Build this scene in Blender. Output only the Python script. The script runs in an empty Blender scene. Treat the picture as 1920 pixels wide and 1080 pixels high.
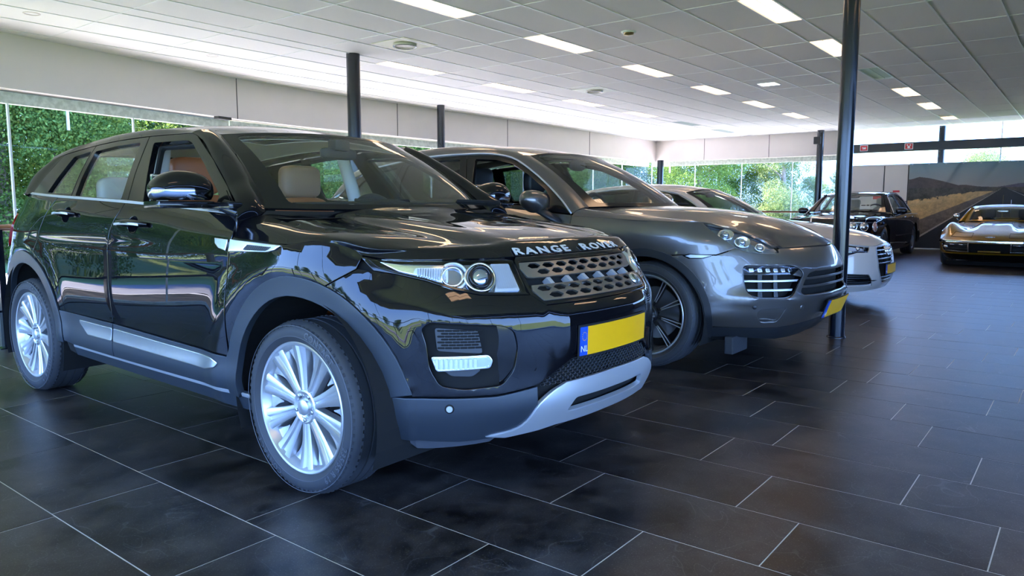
import bpy, bmesh, math, random
import numpy as np
from mathutils import Vector, Matrix
from mathutils.geometry import delaunay_2d_cdt
R = math.radians
random.seed(7)
sc = bpy.context.scene
COL = sc.collection
# ---------------------------------------------------------------- camera
CAM_H = 1.145
cam = bpy.data.cameras.new('camera'); cam_o = bpy.data.objects.new('camera', cam); COL.objects.link(cam_o)
cam.sensor_width = 36; cam.lens = 36 * 1386.0 / 1920; cam.clip_start = .05; cam.clip_end = 500
cam_o.location = (0, 0, CAM_H)
_fw = Vector((0.7826324, 0.61254498, -0.11079336)); cam_o.rotation_euler = _fw.to_track_quat('-Z', 'Y').to_euler()
sc.camera = cam_o
# ---------------------------------------------------------------- world, sun, exposure
w = bpy.data.worlds.new('world'); sc.world = w; w.use_nodes = True
wn = w.node_tree.nodes; wl = w.node_tree.links; wn.clear()
wo = wn.new('ShaderNodeOutputWorld'); bg = wn.new('ShaderNodeBackground'); wl.new(bg.outputs[0], wo.inputs[0])
tc = wn.new('ShaderNodeTexCoord'); sp = wn.new('ShaderNodeSeparateXYZ'); wl.new(tc.outputs['Generated'], sp.inputs[0])
rmp = wn.new('ShaderNodeValToRGB'); wl.new(sp.outputs['Z'], rmp.inputs[0])
el = rmp.color_ramp.elements
el[0].position = 0.0; el[0].color = (.30, .51, 1.0, 1); el[1].position = .75; el[1].color = (.09, .26, .95, 1)
e = el.new(.16); e.color = (.25, .46, 1.0, 1)
wl.new(rmp.outputs[0], bg.inputs[0]); bg.inputs[1].default_value = 6.0
sun = bpy.data.lights.new('sun', 'SUN'); sun_o = bpy.data.objects.new('sun', sun); COL.objects.link(sun_o)
sun.energy = 20.0; sun.angle = R(1.5); sun.color = (1, .88, .74); sun_o.rotation_euler = Vector((-.12, -.50, -.86)).to_track_quat('-Z', 'Y').to_euler()
sc.view_settings.view_transform = 'Standard'; sc.view_settings.look = 'None'; sc.view_settings.gamma = 1
sc.view_settings.use_curve_mapping = False; sc.view_settings.exposure = 1.22
cy = sc.cycles
cy.max_bounces = 10; cy.diffuse_bounces = 5; cy.glossy_bounces = 5; cy.transparent_max_bounces = 24; cy.transmission_bounces = 6
cy.sample_clamp_indirect = 8; cy.caustics_reflective = False; cy.caustics_refractive = False; cy.use_denoising = True
# ---------------------------------------------------------------- objects
def mesh_obj(name, verts, faces, mat=None, parent=None, smooth=True, mats=None, midx=None):
    me = bpy.data.meshes.new(name); me.from_pydata([tuple(map(float, v)) for v in verts], [], [tuple(map(int, f)) for f in faces])
    if smooth and len(me.polygons): me.polygons.foreach_set('use_smooth', [True] * len(me.polygons))
    for m in (mats or ([mat] if mat else [])): me.materials.append(m)
    if midx is not None: me.polygons.foreach_set('material_index', midx)
    me.update(); o = bpy.data.objects.new(name, me); COL.objects.link(o)
    if parent is not None: o.parent = parent
    return o
def tag(o, label=None, cat=None, group=None, kind=None):
    if label: o['label'] = label
    if cat: o['category'] = cat
    if group: o['group'] = group
    if kind: o['kind'] = kind
    return o
def empty(name, loc=(0, 0, 0), rz=0.0, parent=None):
    o = bpy.data.objects.new(name, None); COL.objects.link(o); o.location = loc; o.rotation_euler = (0, 0, rz); o.empty_display_size = .2
    if parent is not None: o.parent = parent
    return o
class MB:
    """collects simple solids into one mesh"""
    def __init__(s): s.v = []; s.f = []
    def add(s, v, f):
        n = len(s.v); s.v += [tuple(map(float, p)) for p in v]; s.f += [tuple(i + n for i in q) for q in f]; return s
    def box(s, a, b, bev=0.0):
        x0, y0, z0 = [min(p, q) for p, q in zip(a, b)]; x1, y1, z1 = [max(p, q) for p, q in zip(a, b)]
        if bev <= 0:
            return s.add([(x0,y0,z0),(x1,y0,z0),(x1,y1,z0),(x0,y1,z0),(x0,y0,z1),(x1,y0,z1),(x1,y1,z1),(x0,y1,z1)],
                         [(0,3,2,1),(4,5,6,7),(0,1,5,4),(1,2,6,5),(2,3,7,6),(3,0,4,7)])
        bm = bmesh.new(); bmesh.ops.create_cube(bm, size=1)
        for q in bm.verts: q.co = Vector(((x0+x1)/2 + q.co.x*(x1-x0), (y0+y1)/2 + q.co.y*(y1-y0), (z0+z1)/2 + q.co.z*(z1-z0)))
        bmesh.ops.bevel(bm, geom=bm.edges[:], offset=bev, segments=2, affect='EDGES', profile=.7)
        bm.verts.index_update(); s.add([q.co[:] for q in bm.verts], [[q.index for q in f.verts] for f in bm.faces]); bm.free(); return s
    def tube(s, pts, r, n=10, cap=True, up=None, flat=1.0):
        P = [Vector(p) for p in pts]; rr = r if hasattr(r, '__len__') else [r] * len(P); base = len(s.v); prev = None
        for i, p in enumerate(P):
            t = (P[min(i+1, len(P)-1)] - P[max(i-1, 0)]).normalized()
            if prev is None: u = t.orthogonal().normalized() if up is None else (Vector(up) - t * t.dot(Vector(up))).normalized()
            else: u = (prev - t * t.dot(prev)).normalized()
            prev = u; w_ = t.cross(u)
            for k in range(n):
                a = 2 * math.pi * k / n; q = p + (u * math.cos(a) * flat + w_ * math.sin(a)) * rr[i]; s.v.append(q[:])
        for i in range(len(P) - 1):
            for k in range(n):
                a = base + i*n + k; b = base + i*n + (k+1) % n; s.f.append((a, b, b + n, a + n))
        if cap:
            s.f.append(tuple(base + k for k in range(n))[::-1]); s.f.append(tuple(base + (len(P)-1)*n + k for k in range(n)))
        return s
    def lathe(s, prof, n=48, axis='x', c=(0, 0, 0), close=False):
        """prof: (axial, radius)"""
        b = len(s.v); m = len(prof)
        for k in range(n):
            a = 2*math.pi*k/n; ca, sa = math.cos(a), math.sin(a)
            for h_, r_ in prof:
                q = {'x': (h_, r_*ca, r_*sa), 'y': (r_*ca, h_, r_*sa), 'z': (r_*ca, r_*sa, h_)}[axis]
                s.v.append((q[0]+c[0], q[1]+c[1], q[2]+c[2]))
        for k in range(n):
            k2 = (k+1) % n
            for j in range(m - 1 + (1 if close else 0)):
                s.f.append((b+k*m+j, b+k2*m+j, b+k2*m+(j+1) % m, b+k*m+(j+1) % m))
        return s
    def prism(s, poly, z0, z1):
        n = len(poly); b = len(s.v)
        for z in (z0, z1): s.v += [(p[0], p[1], z) for p in poly]
        s.f.append(tuple(b+i for i in range(n))[::-1]); s.f.append(tuple(b+n+i for i in range(n)))
        for i in range(n): j = (i+1) % n; s.f.append((b+i, b+j, b+n+j, b+n+i))
        return s
    def build(s, name, mat, parent=None, smooth=False, ang=None):
        o = mesh_obj(name, s.v, s.f, mat, parent, smooth)
        if ang is not None:
            bm = bmesh.new(); bm.from_mesh(o.data); bmesh.ops.recalc_face_normals(bm, faces=bm.faces)
            for e_ in bm.edges:
                if len(e_.link_faces) == 2: e_.smooth = e_.calc_face_angle(0) < R(ang)
            for f_ in bm.faces: f_.smooth = True
            bm.to_mesh(o.data); bm.free()
        return o
# ---------------------------------------------------------------- materials
def mat(name, col=(.8, .8, .8), rough=.5, metal=0., coat=0., coat_r=.03, spec=.5, emit=None, es=1., ior=None, noise=None, bump=None, alpha=None, trans=0.):
    m = bpy.data.materials.new(name); m.use_nodes = True; nt = m.node_tree; b = nt.nodes['Principled BSDF']
    b.inputs['Base Color'].default_value = (*col, 1); b.inputs['Roughness'].default_value = rough; b.inputs['Metallic'].default_value = metal
    b.inputs['Coat Weight'].default_value = coat; b.inputs['Coat Roughness'].default_value = coat_r; b.inputs['Specular IOR Level'].default_value = spec
    if ior: b.inputs['IOR'].default_value = ior
    if trans: b.inputs['Transmission Weight'].default_value = trans
    if emit: b.inputs['Emission Color'].default_value = (*emit, 1); b.inputs['Emission Strength'].default_value = es
    if noise:  # (scale, amount, colour2)
        t = nt.nodes.new('ShaderNodeTexCoord'); n = nt.nodes.new('ShaderNodeTexNoise'); n.inputs['Scale'].default_value = noise[0]; n.inputs['Detail'].default_value = 6
        nt.links.new(t.outputs['Object'], n.inputs['Vector']); r = nt.nodes.new('ShaderNodeValToRGB'); r.color_ramp.elements[0].position = .5 - noise[1]; r.color_ramp.elements[1].position = .5 + noise[1]
        r.color_ramp.elements[0].color = (*col, 1); r.color_ramp.elements[1].color = (*noise[2], 1); nt.links.new(n.outputs['Fac'], r.inputs[0]); nt.links.new(r.outputs[0], b.inputs['Base Color'])
    if bump:   # (scale, strength, distance)
        t = nt.nodes.new('ShaderNodeTexCoord'); n = nt.nodes.new('ShaderNodeTexNoise'); n.inputs['Scale'].default_value = bump[0]; n.inputs['Detail'].default_value = 4
        nt.links.new(t.outputs['Object'], n.inputs['Vector']); q = nt.nodes.new('ShaderNodeBump'); q.inputs['Strength'].default_value = bump[1]; q.inputs['Distance'].default_value = bump[2]
        nt.links.new(n.outputs['Fac'], q.inputs['Height']); nt.links.new(q.outputs[0], b.inputs['Normal'])
    return m
def glass_mat(name, tint, refl=1.0, ior=1.5, rough=.0):
    m = bpy.data.materials.new(name); m.use_nodes = True; nt = m.node_tree; nt.nodes.clear()
    o = nt.nodes.new('ShaderNodeOutputMaterial'); mx = nt.nodes.new('ShaderNodeMixShader'); t = nt.nodes.new('ShaderNodeBsdfTransparent'); g = nt.nodes.new('ShaderNodeBsdfGlossy')
    f = nt.nodes.new('ShaderNodeFresnel'); f.inputs[0].default_value = ior; t.inputs[0].default_value = (*tint, 1); g.inputs['Roughness'].default_value = rough; g.inputs[0].default_value = (refl, refl, refl, 1)
    ge = nt.nodes.new('ShaderNodeNewGeometry'); ma = nt.nodes.new('ShaderNodeMath'); ma.operation = 'MULTIPLY'  # front faces only: a thin sheet, both sides the same ior
    nt.links.new(f.outputs[0], mx.inputs[0]); nt.links.new(t.outputs[0], mx.inputs[1]); nt.links.new(g.outputs[0], mx.inputs[2]); nt.links.new(mx.outputs[0], o.inputs[0])
    ma.operation = 'MULTIPLY_ADD'; ma.inputs[1].default_value = 1/ior - ior; ma.inputs[2].default_value = ior; nt.links.new(ge.outputs['Backfacing'], ma.inputs[0]); nt.links.new(ma.outputs[0], f.inputs[0])
    return m
M = {}
M['wall'] = mat('painted_panel', (.74, .675, .635), .55, noise=(3, .3, (.70, .64, .60)))
M['ceiling'] = mat('ceiling_board', (.84, .82, .80), .85, bump=(90, .15, .002))
M['grid'] = mat('ceiling_rail', (.86, .86, .85), .35)
M['void'] = mat('ceiling_void', (.05, .05, .05), .9)
M['navy'] = mat('navy_steel', (.006, .009, .016), .22, .0, coat=.5, coat_r=.12)
M['white_frame'] = mat('white_frame', (.75, .78, .76), .4)
M['green_frame'] = mat('weathered_frame', (.74, .80, .70), .5, noise=(14, .10, (.56, .62, .52)))
M['wood'] = mat('handrail_wood', (.42, .19, .06), .35, coat=.4, noise=(9, .3, (.30, .12, .04)))
M['glass'] = glass_mat('window_glass', (.95, .985, .97), refl=.3)
M['grout'] = mat('grout', (.66, .63, .60), .8)
def tile_mat():
    m = bpy.data.materials.new('slate_tile'); m.use_nodes = True; nt = m.node_tree; b = nt.nodes['Principled BSDF']; N = nt.nodes.new; Lk = nt.links.new; b.inputs['IOR'].default_value = 1.47
    g = N('ShaderNodeNewGeometry'); oi = N('ShaderNodeObjectInfo')
    ad = N('ShaderNodeVectorMath'); ad.operation = 'ADD'; Lk(g.outputs['Position'], ad.inputs[0])
    cx = N('ShaderNodeCombineXYZ'); sc_ = N('ShaderNodeMath'); sc_.operation = 'MULTIPLY'; sc_.inputs[1].default_value = 37; Lk(oi.outputs['Random'], sc_.inputs[0]); Lk(sc_.outputs[0], cx.inputs[2]); Lk(cx.outputs[0], ad.inputs[1])
    n1 = N('ShaderNodeTexNoise'); n1.inputs['Scale'].default_value = 3.2; n1.inputs['Detail'].default_value = 12; n1.inputs['Roughness'].default_value = .72; Lk(ad.outputs[0], n1.inputs['Vector'])
    r1 = N('ShaderNodeValToRGB'); r1.color_ramp.elements[0].position = .40; r1.color_ramp.elements[0].color = (.005, .004, .004, 1); r1.color_ramp.elements[1].position = .66; r1.color_ramp.elements[1].color = (.066, .055, .050, 1)
    Lk(n1.outputs['Fac'], r1.inputs[0])
    n2 = N('ShaderNodeTexNoise'); n2.inputs['Scale'].default_value = 160; n2.inputs['Detail'].default_value = 2; Lk(g.outputs['Position'], n2.inputs['Vector'])
    r2 = N('ShaderNodeValToRGB'); r2.color_ramp.elements[0].position = .60; r2.color_ramp.elements[0].color = (0, 0, 0, 1); r2.color_ramp.elements[1].position = .78; r2.color_ramp.elements[1].color = (.13, .125, .13, 1); Lk(n2.outputs['Fac'], r2.inputs[0])
    # thin pale scratches
    v = N('ShaderNodeTexNoise'); v.inputs['Scale'].default_value = 2.2; v.inputs['Detail'].default_value = 2; v.inputs['Distortion'].default_value = 1.2; Lk(ad.outputs[0], v.inputs['Vector'])
    sb = N('ShaderNodeMath'); sb.operation = 'SUBTRACT'; sb.inputs[1].default_value = .5; Lk(v.outputs['Fac'], sb.inputs[0]); ab = N('ShaderNodeMath'); ab.operation = 'ABSOLUTE'; Lk(sb.outputs[0], ab.inputs[0])
    r3 = N('ShaderNodeValToRGB'); r3.color_ramp.elements[0].position = 0; r3.color_ramp.elements[0].color = (.05, .05, .05, 1); r3.color_ramp.elements[1].position = .004; r3.color_ramp.elements[1].color = (0, 0, 0, 1); Lk(ab.outputs[0], r3.inputs[0])
    a1 = N('ShaderNodeVectorMath'); a1.operation = 'ADD'; Lk(r1.outputs[0], a1.inputs[0]); Lk(r2.outputs[0], a1.inputs[1])
    a2 = N('ShaderNodeVectorMath'); a2.operation = 'ADD'; Lk(a1.outputs[0], a2.inputs[0]); Lk(r3.outputs[0], a2.inputs[1]); Lk(a2.outputs[0], b.inputs['Base Color'])
    mr = N('ShaderNodeMapRange'); mr.inputs['To Min'].default_value = .27; mr.inputs['To Max'].default_value = .42; Lk(n1.outputs['Fac'], mr.inputs['Value']); Lk(mr.outputs[0], b.inputs['Roughness'])
    bp = N('ShaderNodeBump'); bp.inputs['Strength'].default_value = .15; bp.inputs['Distance'].default_value = .003; Lk(n1.outputs['Fac'], bp.inputs['Height']); Lk(bp.outputs[0], b.inputs['Normal'])
    return m
M['tile'] = tile_mat()
# ================================================================ the room
XE, YL, YR, XB, HC = 21.9, 11.25, -5.2, -3.2, 3.20      # end wall, left wall, right wall, back wall, ceiling
Y_K, X_K = 11.12, 6.95                                   # the left wall bends here
def yleft(x): return YL if x > 8.5 else (Y_K + (YL - Y_K) * (x - X_K) / (8.5 - X_K) if x > X_K else Y_K + (x - X_K) * .205)
# ---- floor: grout bed, tiles one by one near the camera, the rest joined
TW, TL, GAP = .4101, .8157, .0042
row0 = 1.614 * 1.145
# rows r lies between row line r and r+1 (x = row0 + r*TW); joint = y of one joint in it, in camera heights
joint_row = {-2: 2.6105, -1: 2.0629, 0: 1.7414, 1: 1.3847, 2: 1.5862, 3: 1.1585, 4: .9958, 5: 1.2239, 6: 1.3969, 7: .3392}
joint_row[-2] = 2.6105; joint_row[1] = .6683 + .7124; joint_row[2] = .8748 + .7124
floor = mesh_obj('floor', [(XB, YR, -.0012), (XE + .2, YR, -.0012), (XE + .2, YL + .6, -.0012), (XB, YL + .6, -.0012)], [(0, 1, 2, 3)], M['grout'], smooth=False); tag(floor, 'dark slate tiled showroom floor with pale grout lines', kind='structure')
tiles = []
nr0 = int((XB - row0) / TW) + 0; nr1 = int((XE + .1 - row0) / TW)
for r in range(nr0, nr1 + 1):
    x0 = row0 + r * TW; jy = joint_row.get(r, None)
    jy = (jy if jy is not None else (.37 * r * 7.3) % .7124) * CAM_H
    k0 = math.floor((YR - jy) / TL) - 1; k1 = math.ceil((YL + .5 - jy) / TL)
    for k in range(k0, k1 + 1):
        y0 = jy + k * TL; a, b_, c, d = x0 + GAP/2, min(x0 + TW - GAP/2, XE + .1), max(y0 + GAP/2, YR), min(y0 + TL - GAP/2, YL + .5)
        if b_ - a < .05 or d - c < .05: continue
        mx, my = (a + b_) / 2, (c + d) / 2; dep = mx * .787 + my * .616; lat = mx * .616 - my * .787
        vis = dep > .9 and abs(lat) < dep * .75 + .5 and dep * .42 > CAM_H - .35
        tiles.append((dep if vis else 1e3 + dep * dep + lat * lat, a, b_, c, d))
tiles.sort()
tm = MB().box((-.5, -.5, -.010), (.5, .5, 0)); bev = .0009
def tile_mesh(a, b_, c, d):
    v = [(a, c, -.010), (b_, c, -.010), (b_, d, -.010), (a, d, -.010), (a, c, -bev), (b_, c, -bev), (b_, d, -bev), (a, d, -bev), (a+bev, c+bev, 0), (b_-bev, c+bev, 0), (b_-bev, d-bev, 0), (a+bev, d-bev, 0)]
    f = [(0,1,5,4),(1,2,6,5),(2,3,7,6),(3,0,4,7),(4,5,9,8),(5,6,10,9),(6,7,11,10),(7,4,8,11),(8,9,10,11)]
    return v, f
hx, hy = (TW - GAP) / 2, (TL - GAP) / 2
full = None; restm = MB()
for i, (_, a, b_, c, d) in enumerate(tiles):
    if i < 300:
        w_, l_ = b_ - a, d - c
        if abs(w_ - 2*hx) < 1e-4 and abs(l_ - 2*hy) < 1e-4:
            if full is None: full = mesh_obj('floor_tile', *tile_mesh(-hx, hx, -hy, hy), M['tile'], floor, smooth=False); o = full
            else: o = full.copy(); COL.objects.link(o)
        else: o = mesh_obj('floor_tile', *tile_mesh(-w_/2, w_/2, -l_/2, l_/2), M['tile'], floor, smooth=False)
        o.parent = floor; o.location = ((a + b_) / 2, (c + d) / 2, random.uniform(-.0004, .0004))
    else: restm.add(*tile_mesh(a, b_, c, d))
tag(restm.build('floor_tile_field', M['tile'], floor), kind='stuff')
# ---- ceiling: boards between strips of narrow boards and lamps, hung on thin rails
def yline():
    L = [];  k = -2
    while True:
        s0 = 2.68 + 2.70 * (k)       # strip
        L.append((s0, s0 + .30, True))
        for j in range(4): L.append((s0 + .30 + .6*j, s0 + .30 + .6*(j+1), False))
        k += 1
        if s0 > 9: break
    return L
ceil = mesh_obj('ceiling', [(XB, YR, HC + .12), (XE + .2, YR, HC + .12), (XE + .2, YL + .6, HC + .12), (XB, YL + .6, HC + .12)], [(0, 3, 2, 1)], M['void'], smooth=False)
tag(ceil, 'suspended ceiling of pale boards with rows of narrow strip lights', kind='structure')
X0C = 3.88 - 1.2 * 6
lamp_at = {}
for s0, xs in ((2.68, [(3.88 + 1.2 * n, k_) for n, k_ in ((1, 'on'), (3, 'on'), (5, 'on'), (7, 'off'), (9, 'on'), (11, 'on'), (13, 'half'))]),
               (5.38, [(3.88 + 1.2 * n, 'on') for n in (-1, 1, 3, 5, 7, 9, 11)]), (8.08, [(3.88 + 1.2 * n, k_) for n, k_ in ((3, 'on'), (5, 'on'), (7, 'on'), (9, 'on'), (11, 'grille'), (13, 'grille'))]),
               (-.02, [(3.88 + 1.2 * n, 'on') for n in (-3, 1, 3)])):  # unseen far right row and first right-hand lamp, added for reflections
    for x_, k_ in xs: lamp_at[(round(s0, 2), round(x_, 2))] = k_
boards = []; rails = MB()
for (y0, y1, strip) in yline():
    if y0 > YL + .3: continue
    rails.box((XB, y0 - .0085, HC - .007), (XE, y0 + .0085, HC + .02))
    x = X0C
    while x < XE:
        if strip and (round(y0, 2), round(x, 2)) in lamp_at: x += 1.2; continue
        a, b_, c, d = max(x, XB), min(x + 1.2, XE + .05), max(y0, YR), min(y1, YL + .4)
        if b_ > a + .02 and d > c + .02: boards.append(((a-4)**2 + (c-4)**2 if a > 1 and c > -1 else 1e4 + a*a + c*c, a, b_, c, d))
        x += 1.2
boards.sort(); restm = MB(); cache = {}
for i, (_, a, b_, c, d) in enumerate(boards):
    w_, l_ = b_ - a, d - c; g_ = .006
    if i < 290:
        key = (round(w_, 3), round(l_, 3))
        if key not in cache: o = MB().box((-w_/2 + g_, -l_/2 + g_ + .004, 0), (w_/2 - g_, l_/2 - g_ - .004, .018)).build('ceiling_board', M['ceiling'], ceil); cache[key] = o
        else: o = cache[key].copy(); COL.objects.link(o)
        o.location = ((a + b_) / 2, (c + d) / 2, HC + random.uniform(-.0008, .0008))
    else: restm.box((a + g_, c + g_, HC), (b_ - g_, d - g_, HC + .018))
tag(restm.build('ceiling_board_field', M['ceiling'], ceil), kind='stuff'); x = X0C
rails.build('ceiling_rail', M['grid'], ceil)
rx = MB(); x = X0C
while x < XE: rx.box((x - .006, YR, HC - .004), (x + .006, YL + .4, HC + .02)); x += 1.2
rx.build('ceiling_cross_rail', M['grid'], ceil)
# ---- strip lights
M['lamp_on'] = mat('lamp_diffuser', (.9, .8, .7), .6, emit=(1, .66, .42), es=3.6)
M['lamp_cell'] = mat('lamp_louvre', (.85, .82, .78), .3, .3)
M['lamp_off'] = mat('lamp_dark', (.55, .62, .60), .35, .2)
def strip_light(x0, y0, kind, lab):
    r_ = empty('ceiling_light', (x0 + .6, y0 + .15, HC)); tag(r_, lab, 'ceiling light', 'strip lights in the ceiling')
    MB().box((-.598, -.148, .0), (.598, -.138, .06)).box((-.598, .138, .0), (.598, .148, .06)).box((-.598, -.148, 0), (-.588, .148, .06)).box((.588, -.148, 0), (.598, .148, .06)).build('lamp_frame', M['grid'], r_)
    if kind == 'grille':
        MB().box((-.59, -.14, .05), (.59, .14, .055)).build('backing', M['lamp_off'], r_)
        g_ = MB()
        for k in range(9): g_.box((-.59, -.13 + k*.03, .002), (.59, -.122 + k*.03, .03))
        g_.build('grille_slat', M['lamp_off'], r_); return r_
    on = kind in ('on', 'half'); x_a = .0 if kind == 'half' else -.588
    MB().box((x_a, -.138, .035), (.588, .138, .045)).build('diffuser', M['lamp_on'] if on else M['lamp_off'], r_)
    g_ = MB()
    for k in range(1, 14): g_.box((-.588 + k*.084 - .0015, -.138, .006), (-.588 + k*.084 + .0015, .138, .032))
    g_.box((-.588, -.003, .006), (.588, .003, .034)); g_.build('louvre', M['lamp_cell'] if on else M['lamp_off'], r_)
    return r_
rown = {2.68: 'right-hand', 5.38: 'middle', 8.08: 'left-hand', -.02: 'added unseen far right'}
cnt = {}
for (y0, x_), k_ in sorted(lamp_at.items()):
    cnt[y0] = cnt.get(y0, 0) + 1; n_ = ('first', 'second', 'third', 'fourth', 'fifth', 'sixth', 'seventh', 'eighth')[cnt[y0] - 1]
    if y0 == 8.08 and k_ == 'on': lab = 'pale glowing strip light, %s from the camera in the row nearest the windows' % n_
    elif k_ == 'grille': lab = 'grey ventilation grille in the ceiling, %s beyond the last lit strip by the windows' % ('first' if x_ < 18 else 'second')
    elif k_ == 'off': lab = 'unlit bluish louvred strip light in the warm-lit row right of the pillar'
    elif k_ == 'half': lab = 'half-lit short strip light at the far end of the right row'
    else: lab = 'warm glowing strip light, %s from the camera in the %s ceiling row' % (n_, rown[y0])
    o = strip_light(x_, y0, k_, lab)
    if k_ == 'grille': o['category'] = 'vent'; o['group'] = 'grey grilles in the far ceiling'; o.name = 'ceiling_vent'
# ---- downlights, air vents, detector, speaker
M['chrome'] = mat('chrome', (.85, .85, .86), .12, 1.)
M['downlight'] = mat('downlight_glow', (1, .9, .8), .5, emit=(1, .86, .74), es=3)
for i, (x_, y_) in enumerate(((3.30, 9.15), (5.71, 9.72))):
    r_ = empty('downlight', (x_, y_, HC)); tag(r_, 'round recessed downlight above the %s, near the left windows' % ('car tail, closest to the camera' if i == 0 else 'car roof, smaller and farther'), 'downlight', 'round downlights by the windows')
    MB().lathe([(.012, .085), (-.004, .082), (-.006, .068), (.01, .062)], 28, 'z').build('trim_ring', M['wall'], r_, True)
    MB().lathe([(.008, .062), (.010, .0)], 28, 'z').build('lens', M['downlight'], r_, True)
M['olive'] = mat('vent_olive', (.55, .56, .36), .5)
M['bronze'] = mat('bronze', (.32, .24, .10), .3, .8)
for i, (x_, y_) in enumerate(((6.84, 7.10), (11.6, 7.2))):
    r_ = empty('ceiling_diffuser', (x_, y_, HC)); tag(r_, 'square olive ceiling air diffuser with round centre, %s' % ('beside the dark round column' if i == 0 else 'far along the bright ceiling'), 'vent', 'square air diffusers')
    MB().box((-.3, -.3, -.006), (.3, .3, .0)).build('plate', M['olive'] if i == 0 else mat('vent_pale', (.70, .74, .62), .5), r_)
    MB().lathe([(-.006, .15), (-.03, .145), (-.034, .13), (-.02, .12), (-.02, .0)], 32, 'z').build('round_outlet', M['wall'], r_, True, 40)
    MB().lathe([(-.03, .152), (-.036, .15), (-.036, .138), (-.03, .136)], 32, 'z').build('outlet_ring', M['navy'], r_, True)
r_ = empty('smoke_detector', (8.0, 4.5, HC)); tag(r_, 'small round bronze detector on the ceiling above the windscreen', 'detector')
MB().lathe([(.0, .09), (-.012, .088), (-.016, .06)], 28, 'z').build('base', M['white_frame'], r_, True); MB().lathe([(-.014, .065), (-.04, .058), (-.045, .0)], 28, 'z').build('cap', M['bronze'], r_, True)
M['led'] = mat('led_panel', (.9, .95, 1), .4, emit=(.8, .92, 1), es=4)
r_ = empty('led_panel', (12.83, 4.5, HC)); tag(r_, 'small square cool-white light panel in the far ceiling', 'ceiling light')
MB().box((-.16, -.16, -.006), (.16, .16, -.001)).build('frame', M['grid'], r_); MB().box((-.14, -.14, -.008), (.14, .14, -.005)).build('panel', M['led'], r_)
# ---- walls
FZ = 2.55     # underside of the white bulkhead
def strip_wall(name, P, z0, z1, th, m, label=None, inward=None):
    mb = MB()
    for (xa, ya), (xb, yb) in zip(P[:-1], P[1:]):
        dx, dy = xb-xa, yb-ya; l = math.hypot(dx, dy); nx, ny = -dy/l*th, dx/l*th
        mb.add([(xa, ya, z0), (xb, yb, z0), (xb+nx, yb+ny, z0), (xa+nx, ya+ny, z0), (xa, ya, z1), (xb, yb, z1), (xb+nx, yb+ny, z1), (xa+nx, ya+ny, z1)],
               [(0,3,2,1),(4,5,6,7),(0,1,5,4),(1,2,6,5),(2,3,7,6),(3,0,4,7)])
    o = mb.build(name, m); tag(o, label, kind='structure'); return o
LP = [(XB, yleft(XB)), (X_K, Y_K), (8.5, YL), (XE, YL)]
wl_ = strip_wall('wall_left', LP, FZ, HC + .05, .30, M['wall'], 'pale panelled bulkhead above the left windows')
# recessed joints of the bulkhead panels
def joints(parent, pts, z0, z1, nrm):
    mb = MB()
    for x_, y_ in pts: mb.box((x_ - .006, y_ - .012, z0), (x_ + .006, y_ + .012, z1))
    mb.build('panel_joint', M['void'], parent)
joints(wl_, [(x_, yleft(x_) + .006) for x_ in (-.2, 6.93, 10.6, 14.2, 17.9)], FZ, HC, None)
wf_ = mesh_obj('wall_far', *(lambda b_: (b_.v, b_.f))(MB().box((XE, 5.5, FZ), (XE + .3, YL + .3, HC + .05))), M['wall'], smooth=False); tag(wf_, 'pale bulkhead above the far windows', kind='structure')
mbj = MB()
for y_ in (9.6, 7.6): mbj.box((XE - .004, y_ - .006, FZ), (XE + .01, y_ + .006, HC))
mbj.build('panel_joint', M['void'], wf_)
# glazing of the left wall
def glazing(name, P, z0, z1, pane, parent_label, off=.2, low=True, mull=.022):
    root = empty(name); tag(root, parent_label, kind='structure')
    head = MB(); n_m = 0; mul = []
    for (xa, ya), (xb, yb) in zip(P[:-1], P[1:]):
        L_ = math.hypot(xb-xa, yb-ya); n_ = max(1, round(L_ / pane)); ux, uy = (xb-xa)/L_, (yb-ya)/L_; nx, ny = -uy, ux
        def seg(mb, s0, s1, o0, o1, za, zb):
            c_ = [(xa+ux*s+nx*o, ya+uy*s+ny*o) for s, o in ((s0, o0), (s1, o0), (s1, o1), (s0, o1))]
            mb.add([(q[0], q[1], za) for q in c_] + [(q[0], q[1], zb) for q in c_], [(0,3,2,1),(4,5,6,7),(0,1,5,4),(1,2,6,5),(2,3,7,6),(3,0,4,7)])
        seg(head, 0, L_, off - .04, off + .06, z1, z1 + .14)
        if low: seg(head, 0, L_, off - .03, off + .05, z0, z0 + .05)
        for k in range(n_):
            g_ = MB(); seg(g_, L_*k/n_ + .004, L_*(k+1)/n_ - .004, off, off + .0005, z0, z1 + .01); g_.f = [g_.f[2]] if True else g_.f
            g_.build('pane', M['glass'], root)
            m_ = MB(); seg(m_, L_*k/n_ - mull/2, L_*k/n_ + mull/2, off - .012, off + .02, z0, z1); m_.build('mullion', M['white_frame'], root)
    head.build('window_frame', M['green_frame'], root); return root
glazing('window_1', [(XB, yleft(XB)), (X_K, Y_K), (8.5, YL), (XE, YL)], .02, 2.40, 1.75, 'frameless glazing along the left wall', off=.27)
glazing('window_2', [(XE + .02, YL + .2), (XE + .02, 5.45)], .02, 2.40, 1.5, 'frameless glazing of the far wall', off=.12)
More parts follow.
